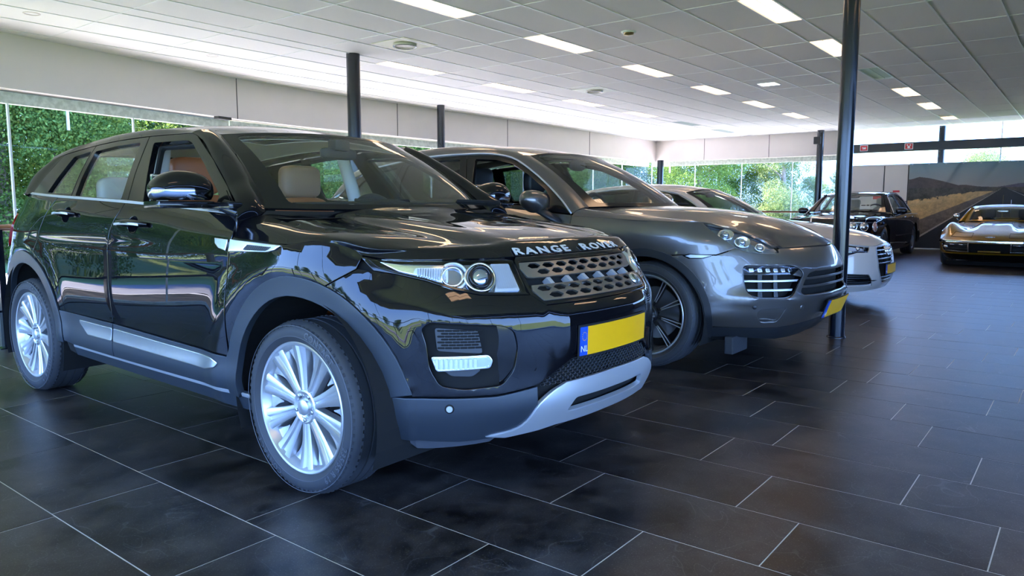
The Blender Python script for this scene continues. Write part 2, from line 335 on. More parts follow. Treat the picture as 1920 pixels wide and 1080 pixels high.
# far wall right part: white panels, banner, clerestory with blue beam
wall_e = MB().box((XE, YR, 0), (XE + .12, 5.45, 2.22)).build('wall_end', M['wall']); tag(wall_e, 'white panelled end wall under the high window', kind='structure')
jj = MB()
for y_ in (4.48, 3.9): jj.box((XE - .006, y_ - .012, 1.05), (XE + .01, y_ + .012, 2.2))
jj.box((XE - .006, 3.9, 1.25), (XE + .01, 4.48, 1.262)); jj.build('panel_joint', M['void'], wall_e)
MB().box((XE - .02, YR, 2.205), (XE + .14, 5.45, 2.235)).build('coping', M['grid'], wall_e)
beam = MB().box((XE + .02, YR, 2.57), (XE + .16, 5.45, 2.79)).box((XE, YR, 2.565), (XE + .18, 5.45, 2.585)).box((XE, YR, 2.775), (XE + .18, 5.45, 2.795)).build('trim_1', M['navy']); tag(beam, 'dark blue steel beam across the high end window', kind='structure')
glazing('window_3', [(XE + .02, 5.45), (XE + .02, YR)], 2.24, 3.2, 3.6, 'high clerestory window of the end wall', off=.05, low=False)
for i, (y_, k_) in enumerate(((5.02, 0), (3.93, 1))):
    r_ = empty('exit_sign', (XE + .0, y_, 2.69)); tag(r_, 'small red and white pictogram sign on the blue beam, %s one' % ('left' if i == 0 else 'right'), 'sign', 'red signs on the beam')
    M.setdefault('red', mat('sign_red', (.62, .03, .04), .4)); M.setdefault('signwhite', mat('sign_white', (.85, .85, .85), .5))
    MB().box((-.008, -.10, -.08), (.0, .10, .08)).build('plate', M['signwhite'], r_); MB().box((-.012, -.085, -.065), (-.007, .085, .065)).build('field', M['red'], r_)
    if i == 0: MB().add([(-.014, .05, -.03), (-.014, -.05, .03), (-.014, -.05, -.03)], [(0, 1, 2)]).box((-.015, -.02, .0), (-.012, .05, .02)).build('symbol', M['signwhite'], r_)
    else: MB().box((-.015, -.03, -.05), (-.012, .03, .01)).box((-.015, -.05, .015), (-.012, -.02, .045)).box((-.015, .02, .015), (-.012, .05, .045)).build('symbol', M['signwhite'], r_)
strip_wall('trim_2', [(XB, YR), (5.5, YR)], 2.6, HC + .05, -.2, M['wall'], 'bulkhead over the right hand window')
glazing('window_4', [(XB, YR), (5.5, YR)], .02, 2.6, 2.9, 'tall glazing on the right hand side', off=-.1)
# right and back sides of the room, out of view
strip_wall('wall_right', [(5.5, YR), (XE, YR)], 0, HC + .05, -.2, mat('grey_wall', (.10, .10, .10), .7), 'plain wall along the right side')
strip_wall('wall_back', [(XB, YR), (XB, yleft(XB))], 2.75, HC + .05, .2, M['wall'], 'bulkhead over the windows behind the camera')
glazing('window_5', [(XB, YR), (XB, yleft(XB))], .02, 2.75, 2.4, 'glazing behind the camera', off=.1)
# ---- columns
def column(x_, y_, d_, lab, z1=HC):
    r_ = empty('column', (x_, y_, 0)); tag(r_, lab, 'column', 'round steel columns')
    MB().lathe([(0, d_/2), (z1, d_/2)], 36, 'z').build('shaft', M['navy'], r_, True)
    MB().lathe([(0, d_/2 + .012), (.012, d_/2 + .012), (.014, d_/2)], 36, 'z').build('base_ring', M['navy'], r_, True); return r_
column(6.77, 1.70, .131, 'dark blue round steel column in front of the grey car nose, full height')
column(6.83, 8.10, .185, 'dark round column behind the black car roof')
column(11.35, 10.75, .16, 'dark column at the left windows between the two front cars')
column(21.45, 10.85, .2, 'dark column in the far corner of the glazing', 2.56)
column(21.5, 6.05, .18, 'dark column at the far windows beside the big column')
column(22.2, 3.22, .16, 'blue post standing behind the desert banner')
MB
r_ = empty('speaker', (21.5, 6.05 + .05, 2.95)); tag(r_, 'small black wall speaker hanging under the far ceiling', 'speaker')
MB().box((-.16, -.09, -.13), (.06, .09, .07), .012).build('cabinet', mat('speaker_black', (.02, .02, .02), .5), r_); MB().tube([(0, 0, .06), (0, 0, .25)], .012, 8).build('bracket', M['grid'], r_)
r_ = empty('motion_sensor', (6.62, 11.03, 2.53), .2); tag(r_, 'thin black sensor box under the left bulkhead, above the black car roof', 'sensor')
MB().box((-.13, -.05, -.022), (.13, .06, .02), .006).build('housing', M['void'], r_)
# ---- railings
def railing(x0, y0, x1, y1, lab, z=.97, n=None, ext=0.):
    L_ = math.hypot(x1-x0, y1-y0); r_ = empty('railing', (x0, y0, 0), math.atan2(y1-y0, x1-x0)); tag(r_, lab, 'railing')
    MB().tube([(-ext, 0, z), (L_, 0, z)], .032, 14, flat=.62).build('handrail', M['wood'], r_, True)
    n = n or max(1, round(L_ / 1.5))
    for k in range(n + 1):
        q = MB().box((L_*k/n - .022, -.03, 0), (L_*k/n + .022, .03, z - .015)); q.box((L_*k/n - .06, -.06, 0), (L_*k/n + .06, .06, .008)); q.build('post', M['navy'], r_)
    for zz in (.30, .60): MB().tube([(0, 0, zz), (L_, 0, zz)], .009, 8).build('rail', M['navy'], r_, True)
    return r_
railing(2.12, 6.85, -2.85, 6.85, 'wood-topped railing with dark posts behind the black car tail', ext=.5)
railing(21.2, 10.6, 21.2, 5.9, 'wood-topped railing along the far windows')
railing(-2.85, -4.8, -2.85, 6.85, 'wood-topped railing along the windows behind the camera')
# ================================================================ outdoors
M['grass'] = mat('grass', (.17, .24, .06), .9, noise=(.8, .2, (.26, .33, .11)), bump=(30, .5, .03))
M['asphalt'] = mat('asphalt', (.22, .21, .22), .85, noise=(2, .2, (.30, .29, .29)))
M['paving'] = mat('pale_paving', (.62, .60, .57), .8, noise=(1.2, .3, (.70, .67, .63)))
M['bark'] = mat('bark', (.22, .17, .13), .9, noise=(8, .2, (.34, .29, .24)))
def leaf_mat(name, c1, c2):
    m = bpy.data.materials.new(name); m.use_nodes = True; nt = m.node_tree; nt.nodes.clear(); N = nt.nodes.new; L_ = nt.links.new
    o = N('ShaderNodeOutputMaterial'); d = N('ShaderNodeBsdfDiffuse'); t = N('ShaderNodeBsdfTranslucent'); mx = N('ShaderNodeMixShader'); mx.inputs[0].default_value = .4
    g = N('ShaderNodeNewGeometry'); r = N('ShaderNodeValToRGB'); r.color_ramp.elements[0].color = (*c1, 1); r.color_ramp.elements[1].color = (*c2, 1)
    L_(g.outputs['Random Per Island'], r.inputs[0]); L_(r.outputs[0], d.inputs[0]); L_(r.outputs[0], t.inputs[0]); L_(d.outputs[0], mx.inputs[1]); L_(t.outputs[0], mx.inputs[2]); L_(mx.outputs[0], o.inputs[0]); return m
LEAF = [leaf_mat('leaf_mid', (.08, .15, .03), (.28, .40, .10)), leaf_mat('leaf_dark', (.05, .10, .02), (.20, .30, .07)), leaf_mat('leaf_pale', (.15, .23, .08), (.40, .46, .22))]
g_ = mesh_obj('ground', [(-60, -60, -.35), (90, -60, -.35), (90, 80, -.35), (-60, 80, -.35)], [(0, 1, 2, 3)], M['grass'], smooth=False); tag(g_, 'green lawn outside the showroom', kind='structure')
g_ = MB().box((2.2, -7, -.5), (XE + 4, YL + 3.6, -.03)).box((-3.32, -7, -.5), (2.2, YL + .1, -.031)).build('ground_terrace', M['paving']); tag(g_, 'pale paved edge around the building', kind='structure')
# shift: keep the terrace below the floor slab
g_ = mesh_obj('ground_road', [(-13, -60, -.33), (-9.5, -60, -.33), (-9.5, 80, -.33), (-13, 80, -.33)], [(0, 1, 2, 3)], M['asphalt'], smooth=False); tag(g_, 'grey road beyond the lawn', kind='structure')
g_ = mesh_obj('ground_path', [(-60, 15.5, -.32), (90, 15.5, -.32), (90, 18.3, -.32), (-60, 18.3, -.32)], [(0, 1, 2, 3)], M['asphalt'], smooth=False); tag(g_, 'path in front of the trees', kind='structure')
def crown_mesh(seed, h, rad, z0, n, size, blobs):
    rg = np.random.RandomState(seed); C = []
    for k in range(blobs):
        t = rg.rand(); a = rg.rand()*6.28; rr = rad*(1-.55*abs(t-.35)/.65)*rg.rand()**.5*.8
        C.append((math.cos(a)*rr, math.sin(a)*rr, z0 + t*(h-z0)*.93, rad*(.28+.22*rg.rand())))
    C = np.array(C); idx = rg.randint(0, blobs, n); d = rg.normal(size=(n, 3)); d /= np.linalg.norm(d, axis=1)[:, None]
    P = C[idx, :3] + d*(C[idx, 3]*(.75+.3*rg.rand(n)))[:, None]*[1, 1, .8]
    nn = d*.7 + rg.normal(size=(n, 3))*.6; nn /= np.linalg.norm(nn, axis=1)[:, None]; a = np.cross(nn, rg.normal(size=(n, 3))); a /= np.linalg.norm(a, axis=1)[:, None]; b = np.cross(nn, a)
    s_ = (size*(.6+.8*rg.rand(n)))[:, None]; V = np.stack([P-a*s_, P-b*s_*.55, P+a*s_, P+b*s_*.55], 1).reshape(-1, 3)
    F = np.arange(4*n).reshape(-1, 4); return V, F
def np_mesh(name, V, F, m):
    me = bpy.data.meshes.new(name); me.vertices.add(len(V)); me.vertices.foreach_set('co', V.astype(np.float32).ravel()); k = F.shape[1]
    me.loops.add(F.size); me.loops.foreach_set('vertex_index', F.astype(np.int32).ravel()); me.polygons.add(len(F)); me.polygons.foreach_set('loop_start', np.arange(0, F.size, k, dtype=np.int32)); me.polygons.foreach_set('loop_total', np.full(len(F), k, dtype=np.int32))
    me.materials.append(m); me.update(); me.validate(); return me
PROTO = []
for i, (h_, r_, z0, n, sz, bl) in enumerate(((9.5, 2.5, 1.6, 90000, .038, 60), (8.0, 2.9, .6, 90000, .038, 66), (7.0, 2.2, .3, 80000, .036, 52))):
    me = np_mesh('foliage', *crown_mesh(11 + i, h_, r_, z0, n, sz, bl), LEAF[i]); tr = MB(); rg = random.Random(i)
    tr.tube([(0, 0, 0), (.1, .05, h_*.3), (-.05, .1, h_*.6), (0, 0, h_*.9)], [.16, .12, .08, .03], 10)
    for k in range(6):
        a = k*1.1; z_ = h_*(.25+.1*k); tr.tube([(0, 0, z_), (math.cos(a)*r_*.4, math.sin(a)*r_*.4, z_+.7), (math.cos(a)*r_*.75, math.sin(a)*r_*.75, z_+1.1)], [.05, .035, .015], 6)
    PROTO.append((me, tr))
TM = {}
def tree(x_, y_, k, s_, lab, grp):
    r_ = empty('tree', (x_, y_, -.35), random.uniform(0, 6)); r_.scale = (s_, s_, s_*random.uniform(.9, 1.1)); tag(r_, lab, 'tree', grp)
    if k not in TM: o = PROTO[k][1].build('trunk', M['bark'], r_, True); TM[k] = o.data
    else: o = bpy.data.objects.new('trunk', TM[k]); COL.objects.link(o); o.parent = r_
    f = bpy.data.objects.new('foliage', PROTO[k][0]); COL.objects.link(f); f.parent = r_; tag(f, kind='stuff'); return r_
rg = random.Random(3)
ORD = ['first', 'second', 'third', 'fourth', 'fifth', 'sixth', 'seventh', 'eighth', 'ninth', 'tenth', 'eleventh', 'twelfth', 'thirteenth', 'fourteenth', 'fifteenth', 'sixteenth', 'seventeenth']
G1 = 'trees beyond the left windows'
kinds = ('tall mid-green tree', 'broad dark green tree', 'low pale green bushy tree')
for i in range(17):
    x_ = -9 + i*2.7 + rg.uniform(-.6, .6); k = (0, 1, 0, 2, 1)[i % 5]
    if 11 < x_ < 15: k = 2
    tree(x_, 21 + rg.uniform(-1.2, 2.5), k, rg.uniform(.9, 1.15), '%s, %s from left, front row beyond left windows' % (kinds[k], ORD[i]), G1)
for i in range(14):
    x_ = -14 + i*3.7; tree(x_, 28 + rg.uniform(-1, 2), (1, 0)[i % 2], 1.3, '%s, %s from left, back row beyond left windows' % (kinds[(1, 0)[i % 2]], ORD[i]), 'back row of trees on the left')
for i in range(7):
    y_ = 5.5 + i*2.6; k = (2, 1, 2, 0, 2, 1, 2)[i]
    tree(31 + rg.uniform(-1.5, 2), y_, k, (.30, .36, .8, .75, .8, .85, .85)[i], '%s beyond the far glass wall, %s from the right' % (kinds[k], ORD[i]), 'trees beyond the far windows')
for i, (y_, k, s_) in enumerate(((9.9, 2, .42), (12.0, 0, .62), (14.4, 1, .7), (17.0, 2, .8), (20.0, 0, .8))): tree(34.5, y_, k, s_, '%s farther off behind the far glass wall, %s from the right' % (kinds[k], ORD[i]), 'second row beyond the far windows')
tree(30.5, 3.1, 2, .52, 'tree top showing just above the desert banner', None)
for i in range(11):
    tree(-30 + rg.uniform(-2, 2), -22 + i*5.2, (1, 0, 2)[i % 3], .62, '%s across the road behind the camera, %s along it' % (kinds[(1, 0, 2)[i % 3]], ORD[i]), 'trees behind the camera')
# street lamps and a white fence outside
M['lamp_grey'] = mat('street_lamp_grey', (.62, .64, .66), .4, .3)
def street_lamp(x_, y_, h_, a, lab):
    r_ = empty('street_lamp', (x_, y_, -.35), a); tag(r_, lab, 'street lamp', 'street lamps outside'); r_.scale = (.6, .6, 1) if h_ < 5 else (1, 1, 1)
    MB().tube([(0, 0, 0), (0, 0, h_ - .4), (.08, 0, h_ - .12), (.3, 0, h_), (.6, 0, h_ + .04)], [.06, .05, .045, .04, .035], 10).build('pole', M['lamp_grey'], r_, True)
    MB().lathe([(0, .0), (.05, .09), (.4, .14), (.8, .10), (.9, 0)], 14, 'x', (.5, 0, 0)).build('lamp_head', M['lamp_grey'], r_, True); hd_ = r_.children[-1]; hd_.location = (0, 0, h_ + .05); hd_.scale = (1, 1, .5)
street_lamp(7.3, 18.6, 3.16, -.907, 'grey street lamp arching over the black car roof outside')
street_lamp(26.5, 13.0, 2.7, -.907, 'grey street lamp outside the far glass, left of the corner trees')
street_lamp(-8, 3.0, 6.0, 2.0, 'street lamp by the road behind the camera')
r_ = empty('fence', (1.2, 19.4, -.35)); tag(r_, 'low white picket fence outside at the left edge', 'fence')
for k in range(14): MB().box((k*.28, -.02, 0), (k*.28 + .1, .02, 1.15)).build('picket', M['wall'], r_)
MB().box((0, .02, .3), (3.8, .05, .4)).box((0, .02, .85), (3.8, .05, .95)).build('fence_rail', M['wall'], r_)
# ================================================================ car surfaces and panels
def herm(xs, ys, xq, mono=True):
    # cubic Hermite through (xs, ys[k,...]); limited tangents
    xs=np.asarray(xs,float); ys=np.asarray(ys,float); xq=np.clip(np.asarray(xq,float),xs[0],xs[-1])
    sh=ys.shape[1:]; y=ys.reshape(len(xs),-1); h=np.diff(xs)[:,None]; d=np.diff(y,axis=0)/h
    m=np.zeros_like(y)
    if len(xs)>2:
        w=h[1:]/(h[1:]+h[:-1]); m[1:-1]=w*d[:-1]+(1-w)*d[1:]
        if mono:
            s=d[:-1]*d[1:]<=0; lim=3*np.minimum(abs(d[:-1]),abs(d[1:])); m[1:-1]=np.where(s,0,np.sign(m[1:-1])*np.minimum(abs(m[1:-1]),lim))
    m[0]=d[0]; m[-1]=d[-1]
    i=np.clip(np.searchsorted(xs,xq,side='right')-1,0,len(xs)-2); hh=(xs[i+1]-xs[i])[:,None]; t=((xq-xs[i])[:,None])/hh
    r=(2*t**3-3*t**2+1)*y[i]+(t**3-2*t**2+t)*hh*m[i]+(-2*t**3+3*t**2)*y[i+1]+(t**3-t**2)*hh*m[i+1]
    return r.reshape((len(xq),)+sh)
class Table:
    # f over a uniform grid, cubic convolution lookup
    def __init__(s,a0,a1,b0,b1,V):
        s.a0,s.a1,s.b0,s.b1,s.V=a0,a1,b0,b1,V; s.na,s.nb=V.shape[:2]
    def __call__(s,a,b):
        a=np.asarray(a,float); b=np.asarray(b,float)
        ua=np.clip((a-s.a0)/(s.a1-s.a0)*(s.na-1),0,s.na-1-1e-6); ub=np.clip((b-s.b0)/(s.b1-s.b0)*(s.nb-1),0,s.nb-1-1e-6)
        ia=ua.astype(int); ib=ub.astype(int); fa=ua-ia; fb=ub-ib
        def w(t): return [(-t**3+2*t**2-t)/2,(3*t**3-5*t**2+2)/2,(-3*t**3+4*t**2+t)/2,(t**3-t**2)/2]
        wa=w(fa); wb=w(fb); out=0
        for p in range(4):
            for q in range(4):
                out=out+(wa[p]*wb[q])[:,None]*s.V[np.clip(ia+p-1,0,s.na-1),np.clip(ib+q-1,0,s.nb-1)]
        return out
class Body:
    """lower body: plan curve (x,y) from front centre round to rear centre, pushed in by off(s,z)"""
    def __init__(b,plan,zs,offs,detail=None,z0=.12,z1=1.35,ds=.02):
        P=np.array(plan,float); t=np.r_[0,np.cumsum(np.hypot(*np.diff(P,axis=0).T))]
        Pm=np.vstack([[-P[1,0],P[1,1]],P,[-P[-2,0],P[-2,1]]]); tm=np.r_[-t[1],t,2*t[-1]-t[-2]]
        tt=np.linspace(0,t[-1],600); c=herm(tm,Pm,tt,False); S=np.r_[0,np.cumsum(np.hypot(*np.diff(c,axis=0).T))]
        b.L=S[-1]; n=int(b.L/ds)+1; b.S=np.linspace(0,b.L,n); b.C=np.c_[np.interp(b.S,S,c[:,0]),np.interp(b.S,S,c[:,1])]
        T=np.gradient(b.C,axis=0); T/=np.hypot(*T.T)[:,None]; b.N=np.c_[-T[:,1],T[:,0]]  # outward
        if b.N[0,1]<0: b.N=-b.N
        b.N[0]=[0,1]; b.N[-1]=[0,-1]
        # smooth normals
        for _ in range(6): b.N[1:-1]=(b.N[:-2]+2*b.N[1:-1]+b.N[2:])/4
        b.N/=np.hypot(*b.N.T)[:,None]
        offs={(k if k>=0 else b.L+k):v for k,v in offs.items()}; ks=sorted(offs); zq=np.linspace(z0,z1,int((z1-z0)/.01)+1)
        A=np.array([herm(zs,np.array(offs[k],float)[:,None],zq)[:,0] for k in ks])
        O=herm(ks,A,b.S)
        if detail is not None:
            SS,ZZ=np.meshgrid(b.S,zq,indexing='ij'); CY=np.broadcast_to(b.C[:,1:2],SS.shape); CX=np.broadcast_to(b.C[:,0:1],SS.shape)
            O=O-detail(SS,ZZ,CX,CY)
        V=np.zeros(O.shape+(3,)); V[...,0]=b.C[:,None,0]-b.N[:,None,0]*O; V[...,1]=b.C[:,None,1]-b.N[:,None,1]*O; V[...,2]=zq[None]
        # mirror past both ends so that lookups stay smooth at the centre line
        k=4; F=V[1:k+1][::-1].copy(); F[...,0]*=-1; R=V[-k-1:-1][::-1].copy(); R[...,0]*=-1
        V=np.concatenate([F,V,R]); d=b.S[1]; b.t=Table(-k*d,b.L+k*d,z0,z1,V)
    def __call__(b,s,z,off=0.):
        s=np.asarray(s,float); z=np.asarray(z,float); a=abs(s); p=b.t(a,z)
        if np.any(off): p=p+b.normal(a,z)*np.asarray(off).reshape(-1,1)
        p[:,0]=np.where(s<0,-p[:,0],p[:,0]); return p
    def normal(b,s,z):
        e=.006; s=np.asarray(s,float); z=np.asarray(z,float); a=abs(s)
        n=np.cross(b.t(a+e,z)-b.t(a-e,z),b.t(a,z+e)-b.t(a,z-e)); n/=np.linalg.norm(n,axis=1)[:,None]
        # outward: dot with plan normal positive
        i=np.clip((a/b.S[1]).round().astype(int),0,len(b.S)-1); sg=np.sign((n[:,:2]*b.N[i]).sum(1)); n*=np.where(sg==0,1,sg)[:,None]
        n[:,0]=np.where(s<0,-n[:,0],n[:,0]); return n
    def sy(b,y):   # side: s of y (past the front corner)
        m=b.S>b.S[np.argmax(b.C[:,0]>.82*b.C[:,0].max())]; yy=b.C[m,1]; ss=b.S[m]; k=np.argmax(yy<=b.C[:,1].min()+.25) or len(yy)
        return float(np.interp(-y,-yy[:k],ss[:k]))
class Net:
    """patch through a net P[i][j]; u in 0..1 over rows, v in 0..1 over columns (chord lengths)"""
    def __init__(s,P,mu=True,nu=80,nv=80,umono=False,vmono=False):
        P=np.array(P,float); du=np.linalg.norm(np.diff(P,axis=0),axis=2).mean(1)+1e-6; dv=np.linalg.norm(np.diff(P,axis=1),axis=2).mean(0)+1e-6
        s.us=np.r_[0,np.cumsum(du)]; s.us/=s.us[-1]; s.vs=np.r_[0,np.cumsum(dv)]; s.vs/=s.vs[-1]
        if mu: # mirrored about x=0 in column 0
            vm=np.r_[-s.vs[1],s.vs]; M=P[:,1:2].copy(); M[...,0]*=-1; Pm=np.concatenate([M,P],1)
        else: vm,Pm=s.vs,P
        U=np.linspace(0,1,nu); Vq=np.linspace(0,1,nv); A=herm(s.us,Pm,U,umono); B=herm(vm,A.transpose(1,0,2),Vq,vmono).transpose(1,0,2)
        s.t=Table(0,1,0,1,B); s.mu=mu
    def __call__(s,u,v,off=0.):
        v=np.asarray(v,float); a=abs(v) if s.mu else v; p=s.t(u,a)
        if np.any(off): p=p+s._n(u,a)*np.asarray(off).reshape(-1,1)
        if s.mu: p[:,0]=np.where(v<0,-p[:,0],p[:,0])
        return p
    def _n(s,u,a):
        e=.004; u=np.asarray(u,float); a=np.asarray(a,float)
        if s.mu:
            lo=s.t(u,abs(a-e)); lo[:,0]=np.where(a-e<0,-lo[:,0],lo[:,0])
        else: lo=s.t(u,np.maximum(a-e,0))
        n=np.cross(s.t(np.minimum(u+e,1),a)-s.t(np.maximum(u-e,0),a),s.t(u,np.minimum(a+e,1))-lo); n/=np.linalg.norm(n,axis=1)[:,None]+1e-12
        return n*s.sg if hasattr(s,'sg') else n
    def normal(s,u,v):
        v=np.asarray(v,float); a=abs(v) if s.mu else v; n=s._n(u,a)
        if s.mu: n[:,0]=np.where(v<0,-n[:,0],n[:,0])
        return n
def inpoly(P, poly):
    x, y = P[:, 0], P[:, 1]; q = np.asarray(poly, float); c = np.zeros(len(P), bool); j = len(q) - 1
    for i in range(len(q)):
        (xi, yi), (xj, yj) = q[i], q[j]; m = (yi > y) != (yj > y)
        with np.errstate(divide='ignore', invalid='ignore'): c ^= m & (x < (xj - xi)*(y - yi)/((yj - yi) if yj != yi else 1e-12) + xi)
        j = i
    return c
def resample(poly, step, closed=True):
    out = []; n = len(poly)
    for i in range(n if closed else n - 1):
        a, b = np.array(poly[i], float), np.array(poly[(i+1) % n], float); k = max(1, int(math.ceil(np.hypot(*(b-a))/step)))
        for t in range(k): out.append(a + (b-a)*t/k)
    if not closed: out.append(np.array(poly[-1], float))
    return np.array(out)
def rnd(poly, r, k=4, closed=True):
    """round the corners of a polygon"""
    P = [np.array(p[:2], float) for p in poly]; out = []; n = len(P)
    for i in range(n):
        a, b, c = P[i-1], P[i], P[(i+1) % n]; l1, l2 = np.hypot(*(a-b)), np.hypot(*(c-b)); rr = poly[i][2] if len(poly[i]) > 2 else r; q = min(rr, l1*.45, l2*.45)
        if q < 1e-4: out.append(b); continue
        p0, p1 = b + (a-b)/l1*q, b + (c-b)/l2*q
        for t in np.linspace(0, 1, k): out.append((1-t)**2*p0 + 2*t*(1-t)*b + t*t*p1)
    return np.array(out)
def curve(pts, n=6):
    P = np.array(pts, float); t = np.r_[0, np.cumsum(np.hypot(*np.diff(P, axis=0).T))]; return herm(t, P, np.linspace(0, t[-1], n*(len(P)-1)+1), False)
def arc(c, r, a0, a1, n=20, rz=None):
    t = np.radians(np.linspace(a0, a1, n)); return np.c_[c[0] + r*np.cos(t), c[1] + (rz or r)*np.sin(t)]
def mir(pts): return [(-p[0],) + tuple(p[1:]) for p in pts][::-1]
def area(P): x, y = np.asarray(P)[:, 0], np.asarray(P)[:, 1]; return .5*np.sum(x*np.roll(y, -1) - np.roll(x, -1)*y)
def _tri(poly, holes, step, bev):
    """triangulate: outline pts first, then inner bevel line, then grid"""
    loops = [resample(poly, step)] + [resample(h, step*.7) for h in holes]
    loops = [l if (area(l) > 0) == (i == 0) else l[::-1] for i, l in enumerate(loops)]   # solid on the left
    V = []; E = []; L = []
    for l in loops:
        b = len(V); n = len(l); V += list(l); E += [(b+i, b+(i+1) % n) for i in range(n)]; L.append((b, n))
    nb = len(V); ins = []
    if bev > 0:
        for l in loops:
            t = np.roll(l, -1, 0) - np.roll(l, 1, 0); t /= np.linalg.norm(t, axis=1)[:, None] + 1e-12; ins.append(l + np.c_[-t[:, 1], t[:, 0]]*bev)
    lo, hi = loops[0].min(0), loops[0].max(0); gx, gy = np.arange(lo[0]+step*.5, hi[0], step), np.arange(lo[1]+step*.5, hi[1], step)
    G = np.array([(a + (step*.5 if j % 2 else 0), b) for j, b in enumerate(gy) for a in gx]).reshape(-1, 2)
    allp = np.vstack(loops)
    def inside(P):
        m = inpoly(P, loops[0])
        for h in loops[1:]: m &= ~inpoly(P, h)
        return m
    if len(G):
        G = G[inside(G)]
        if len(G):
            d = np.full(len(G), 1e9)
            for k in range(0, len(allp), 400): d = np.minimum(d, np.hypot(G[:, None, 0]-allp[None, k:k+400, 0], G[:, None, 1]-allp[None, k:k+400, 1]).min(1))
            G = G[d > max(step*.45, bev*1.6)]
    I = []
    for l in ins:
        ok = inside(l); b0 = nb + len(I); idm = {}
        for i in np.nonzero(ok)[0]: idm[i] = nb + len(I); I.append(l[i])
        n = len(l); E += [(idm[i], idm[(i+1) % n]) for i in range(n) if i in idm and (i+1) % n in idm]
    A = V + I + list(G)
    r = delaunay_2d_cdt([Vector((float(p[0]), float(p[1]))) for p in A], E, [], 0, 1e-6)
    co = np.array([(v[0], v[1]) for v in r[0]]); F = np.array([f for f in r[2] if len(f) == 3])
    cen = co[F].mean(1); F = F[inside(cen)]
    a2 = co[F]; sgn = np.cross(a2[:, 1]-a2[:, 0], a2[:, 2]-a2[:, 0]); F[sgn < 0] = F[sgn < 0][:, ::-1]
    F = F[abs(sgn) > 1e-10]
    orig = r[3]; m = {}
    for i, o in enumerate(orig):
        for q in o: m.setdefault(q, i)
    lps = [[m[b+i] for i in range(n)] for b, n in L]
    edge = np.zeros(len(co), bool)
    for l in lps: edge[l] = True
    return co, F, lps, edge
def panel(surf, poly, name, mt, parent, step=.04, off=0., thick=.012, holes=(), bev=.0025, drop=.0012, mirror=False, offf=None, flip=False, closeback=False):
    co, F, lps, edge = _tri(poly, list(holes), step, bev)
    o_ = np.full(len(co), off, float)
    if offf is not None: o_ = o_ + offf(co[:, 0], co[:, 1])
    o_[edge] -= drop
    P = surf(co[:, 0], co[:, 1], o_); N = surf.normal(co[:, 0], co[:, 1])
    # orientation of the faces follows the normal
    fn = np.cross(P[F[:, 1]]-P[F[:, 0]], P[F[:, 2]]-P[F[:, 0]])
    if (fn*N[F[:, 0]]).sum() < 0: F = F[:, ::-1]; lps = [l[::-1] for l in lps]
    if offf is not None:   # recompute shading normals from the displaced mesh
        fn = np.cross(P[F[:, 1]]-P[F[:, 0]], P[F[:, 2]]-P[F[:, 0]]); acc = np.zeros_like(P)
        for k in range(3): np.add.at(acc, F[:, k], fn)
        N2 = acc/(np.linalg.norm(acc, axis=1)[:, None]+1e-12)
    else: N2 = N.copy()
    verts = [P]; norms = [N2]; faces = [tuple(f) for f in F]; nv = len(P)
    for l in lps:
        a = P[l]; t = np.roll(a, -1, 0)-np.roll(a, 1, 0); t /= np.linalg.norm(t, axis=1)[:, None]+1e-12; out = np.cross(t, N[l]); out /= np.linalg.norm(out, axis=1)[:, None]+1e-12
        N2[l] = N2[l]*.9 + out*.40; N2[l] /= np.linalg.norm(N2[l], axis=1)[:, None]
        b = a - N[l]*thick; n = len(l); verts += [a, b]; norms += [out, out]
        for i in range(n): j = (i+1) % n; faces.append((nv+i, nv+n+i, nv+n+j, nv+j))
        nv += 2*n
    V = np.vstack(verts); NN = np.vstack(norms)
    if flip: V = V*[-1, 1, 1]; NN = NN*[-1, 1, 1]; faces = [f[::-1] for f in faces]
    o = mesh_obj(name, V, faces, mt, parent); o.data.normals_split_custom_set_from_vertices([tuple(n) for n in NN])
    if mirror:
        V = V*[-1, 1, 1]; NN = NN*[-1, 1, 1]; o2 = mesh_obj(name, V, [f[::-1] for f in faces], mt, parent if parent is None or mirror is True else mirror); o2.data.normals_split_custom_set_from_vertices([tuple(n) for n in NN]); return o, o2
    return o
def split_parts(o):
    """one object per connected piece of a joined mesh"""
    me = o.data; n = len(me.vertices); par = list(range(n))
    def fd(a):
        while par[a] != a: par[a] = par[par[a]]; a = par[a]
        return a
    P = [tuple(p.vertices) for p in me.polygons]
    for p in P:
        for q in p[1:]:
            a, b = fd(p[0]), fd(q)
            if a != b: par[a] = b
    g = {}
    for p in P: g.setdefault(fd(p[0]), []).append(p)
    sm = me.polygons[0].use_smooth; out = []
    for fs in g.values():
        ids = sorted({i for f in fs for i in f}); mp = {v: i for i, v in enumerate(ids)}
        out.append(mesh_obj(o.name.split('.')[0], [me.vertices[i].co for i in ids], [tuple(mp[i] for i in f) for f in fs], me.materials[0], o.parent, sm))
    bpy.data.objects.remove(o); return out
class Side:
    """side glass surface: domain (y, z), x = g(y, z)"""
    def __init__(s, g): s.g = g
    def __call__(s, y, z, off=0.):
        y = np.asarray(y, float); z = np.asarray(z, float); p = np.c_[s.g(y, z), y, z]
        if np.any(off): p = p + s.normal(y, z)*np.asarray(off).reshape(-1, 1)
        return p
    def normal(s, y, z):
        e = .01; gy = (s.g(y+e, z)-s.g(y-e, z))/(2*e); gz = (s.g(y, z+e)-s.g(y, z-e))/(2*e); n = np.c_[np.ones_like(gy), -gy, -gz]; return n/np.linalg.norm(n, axis=1)[:, None]
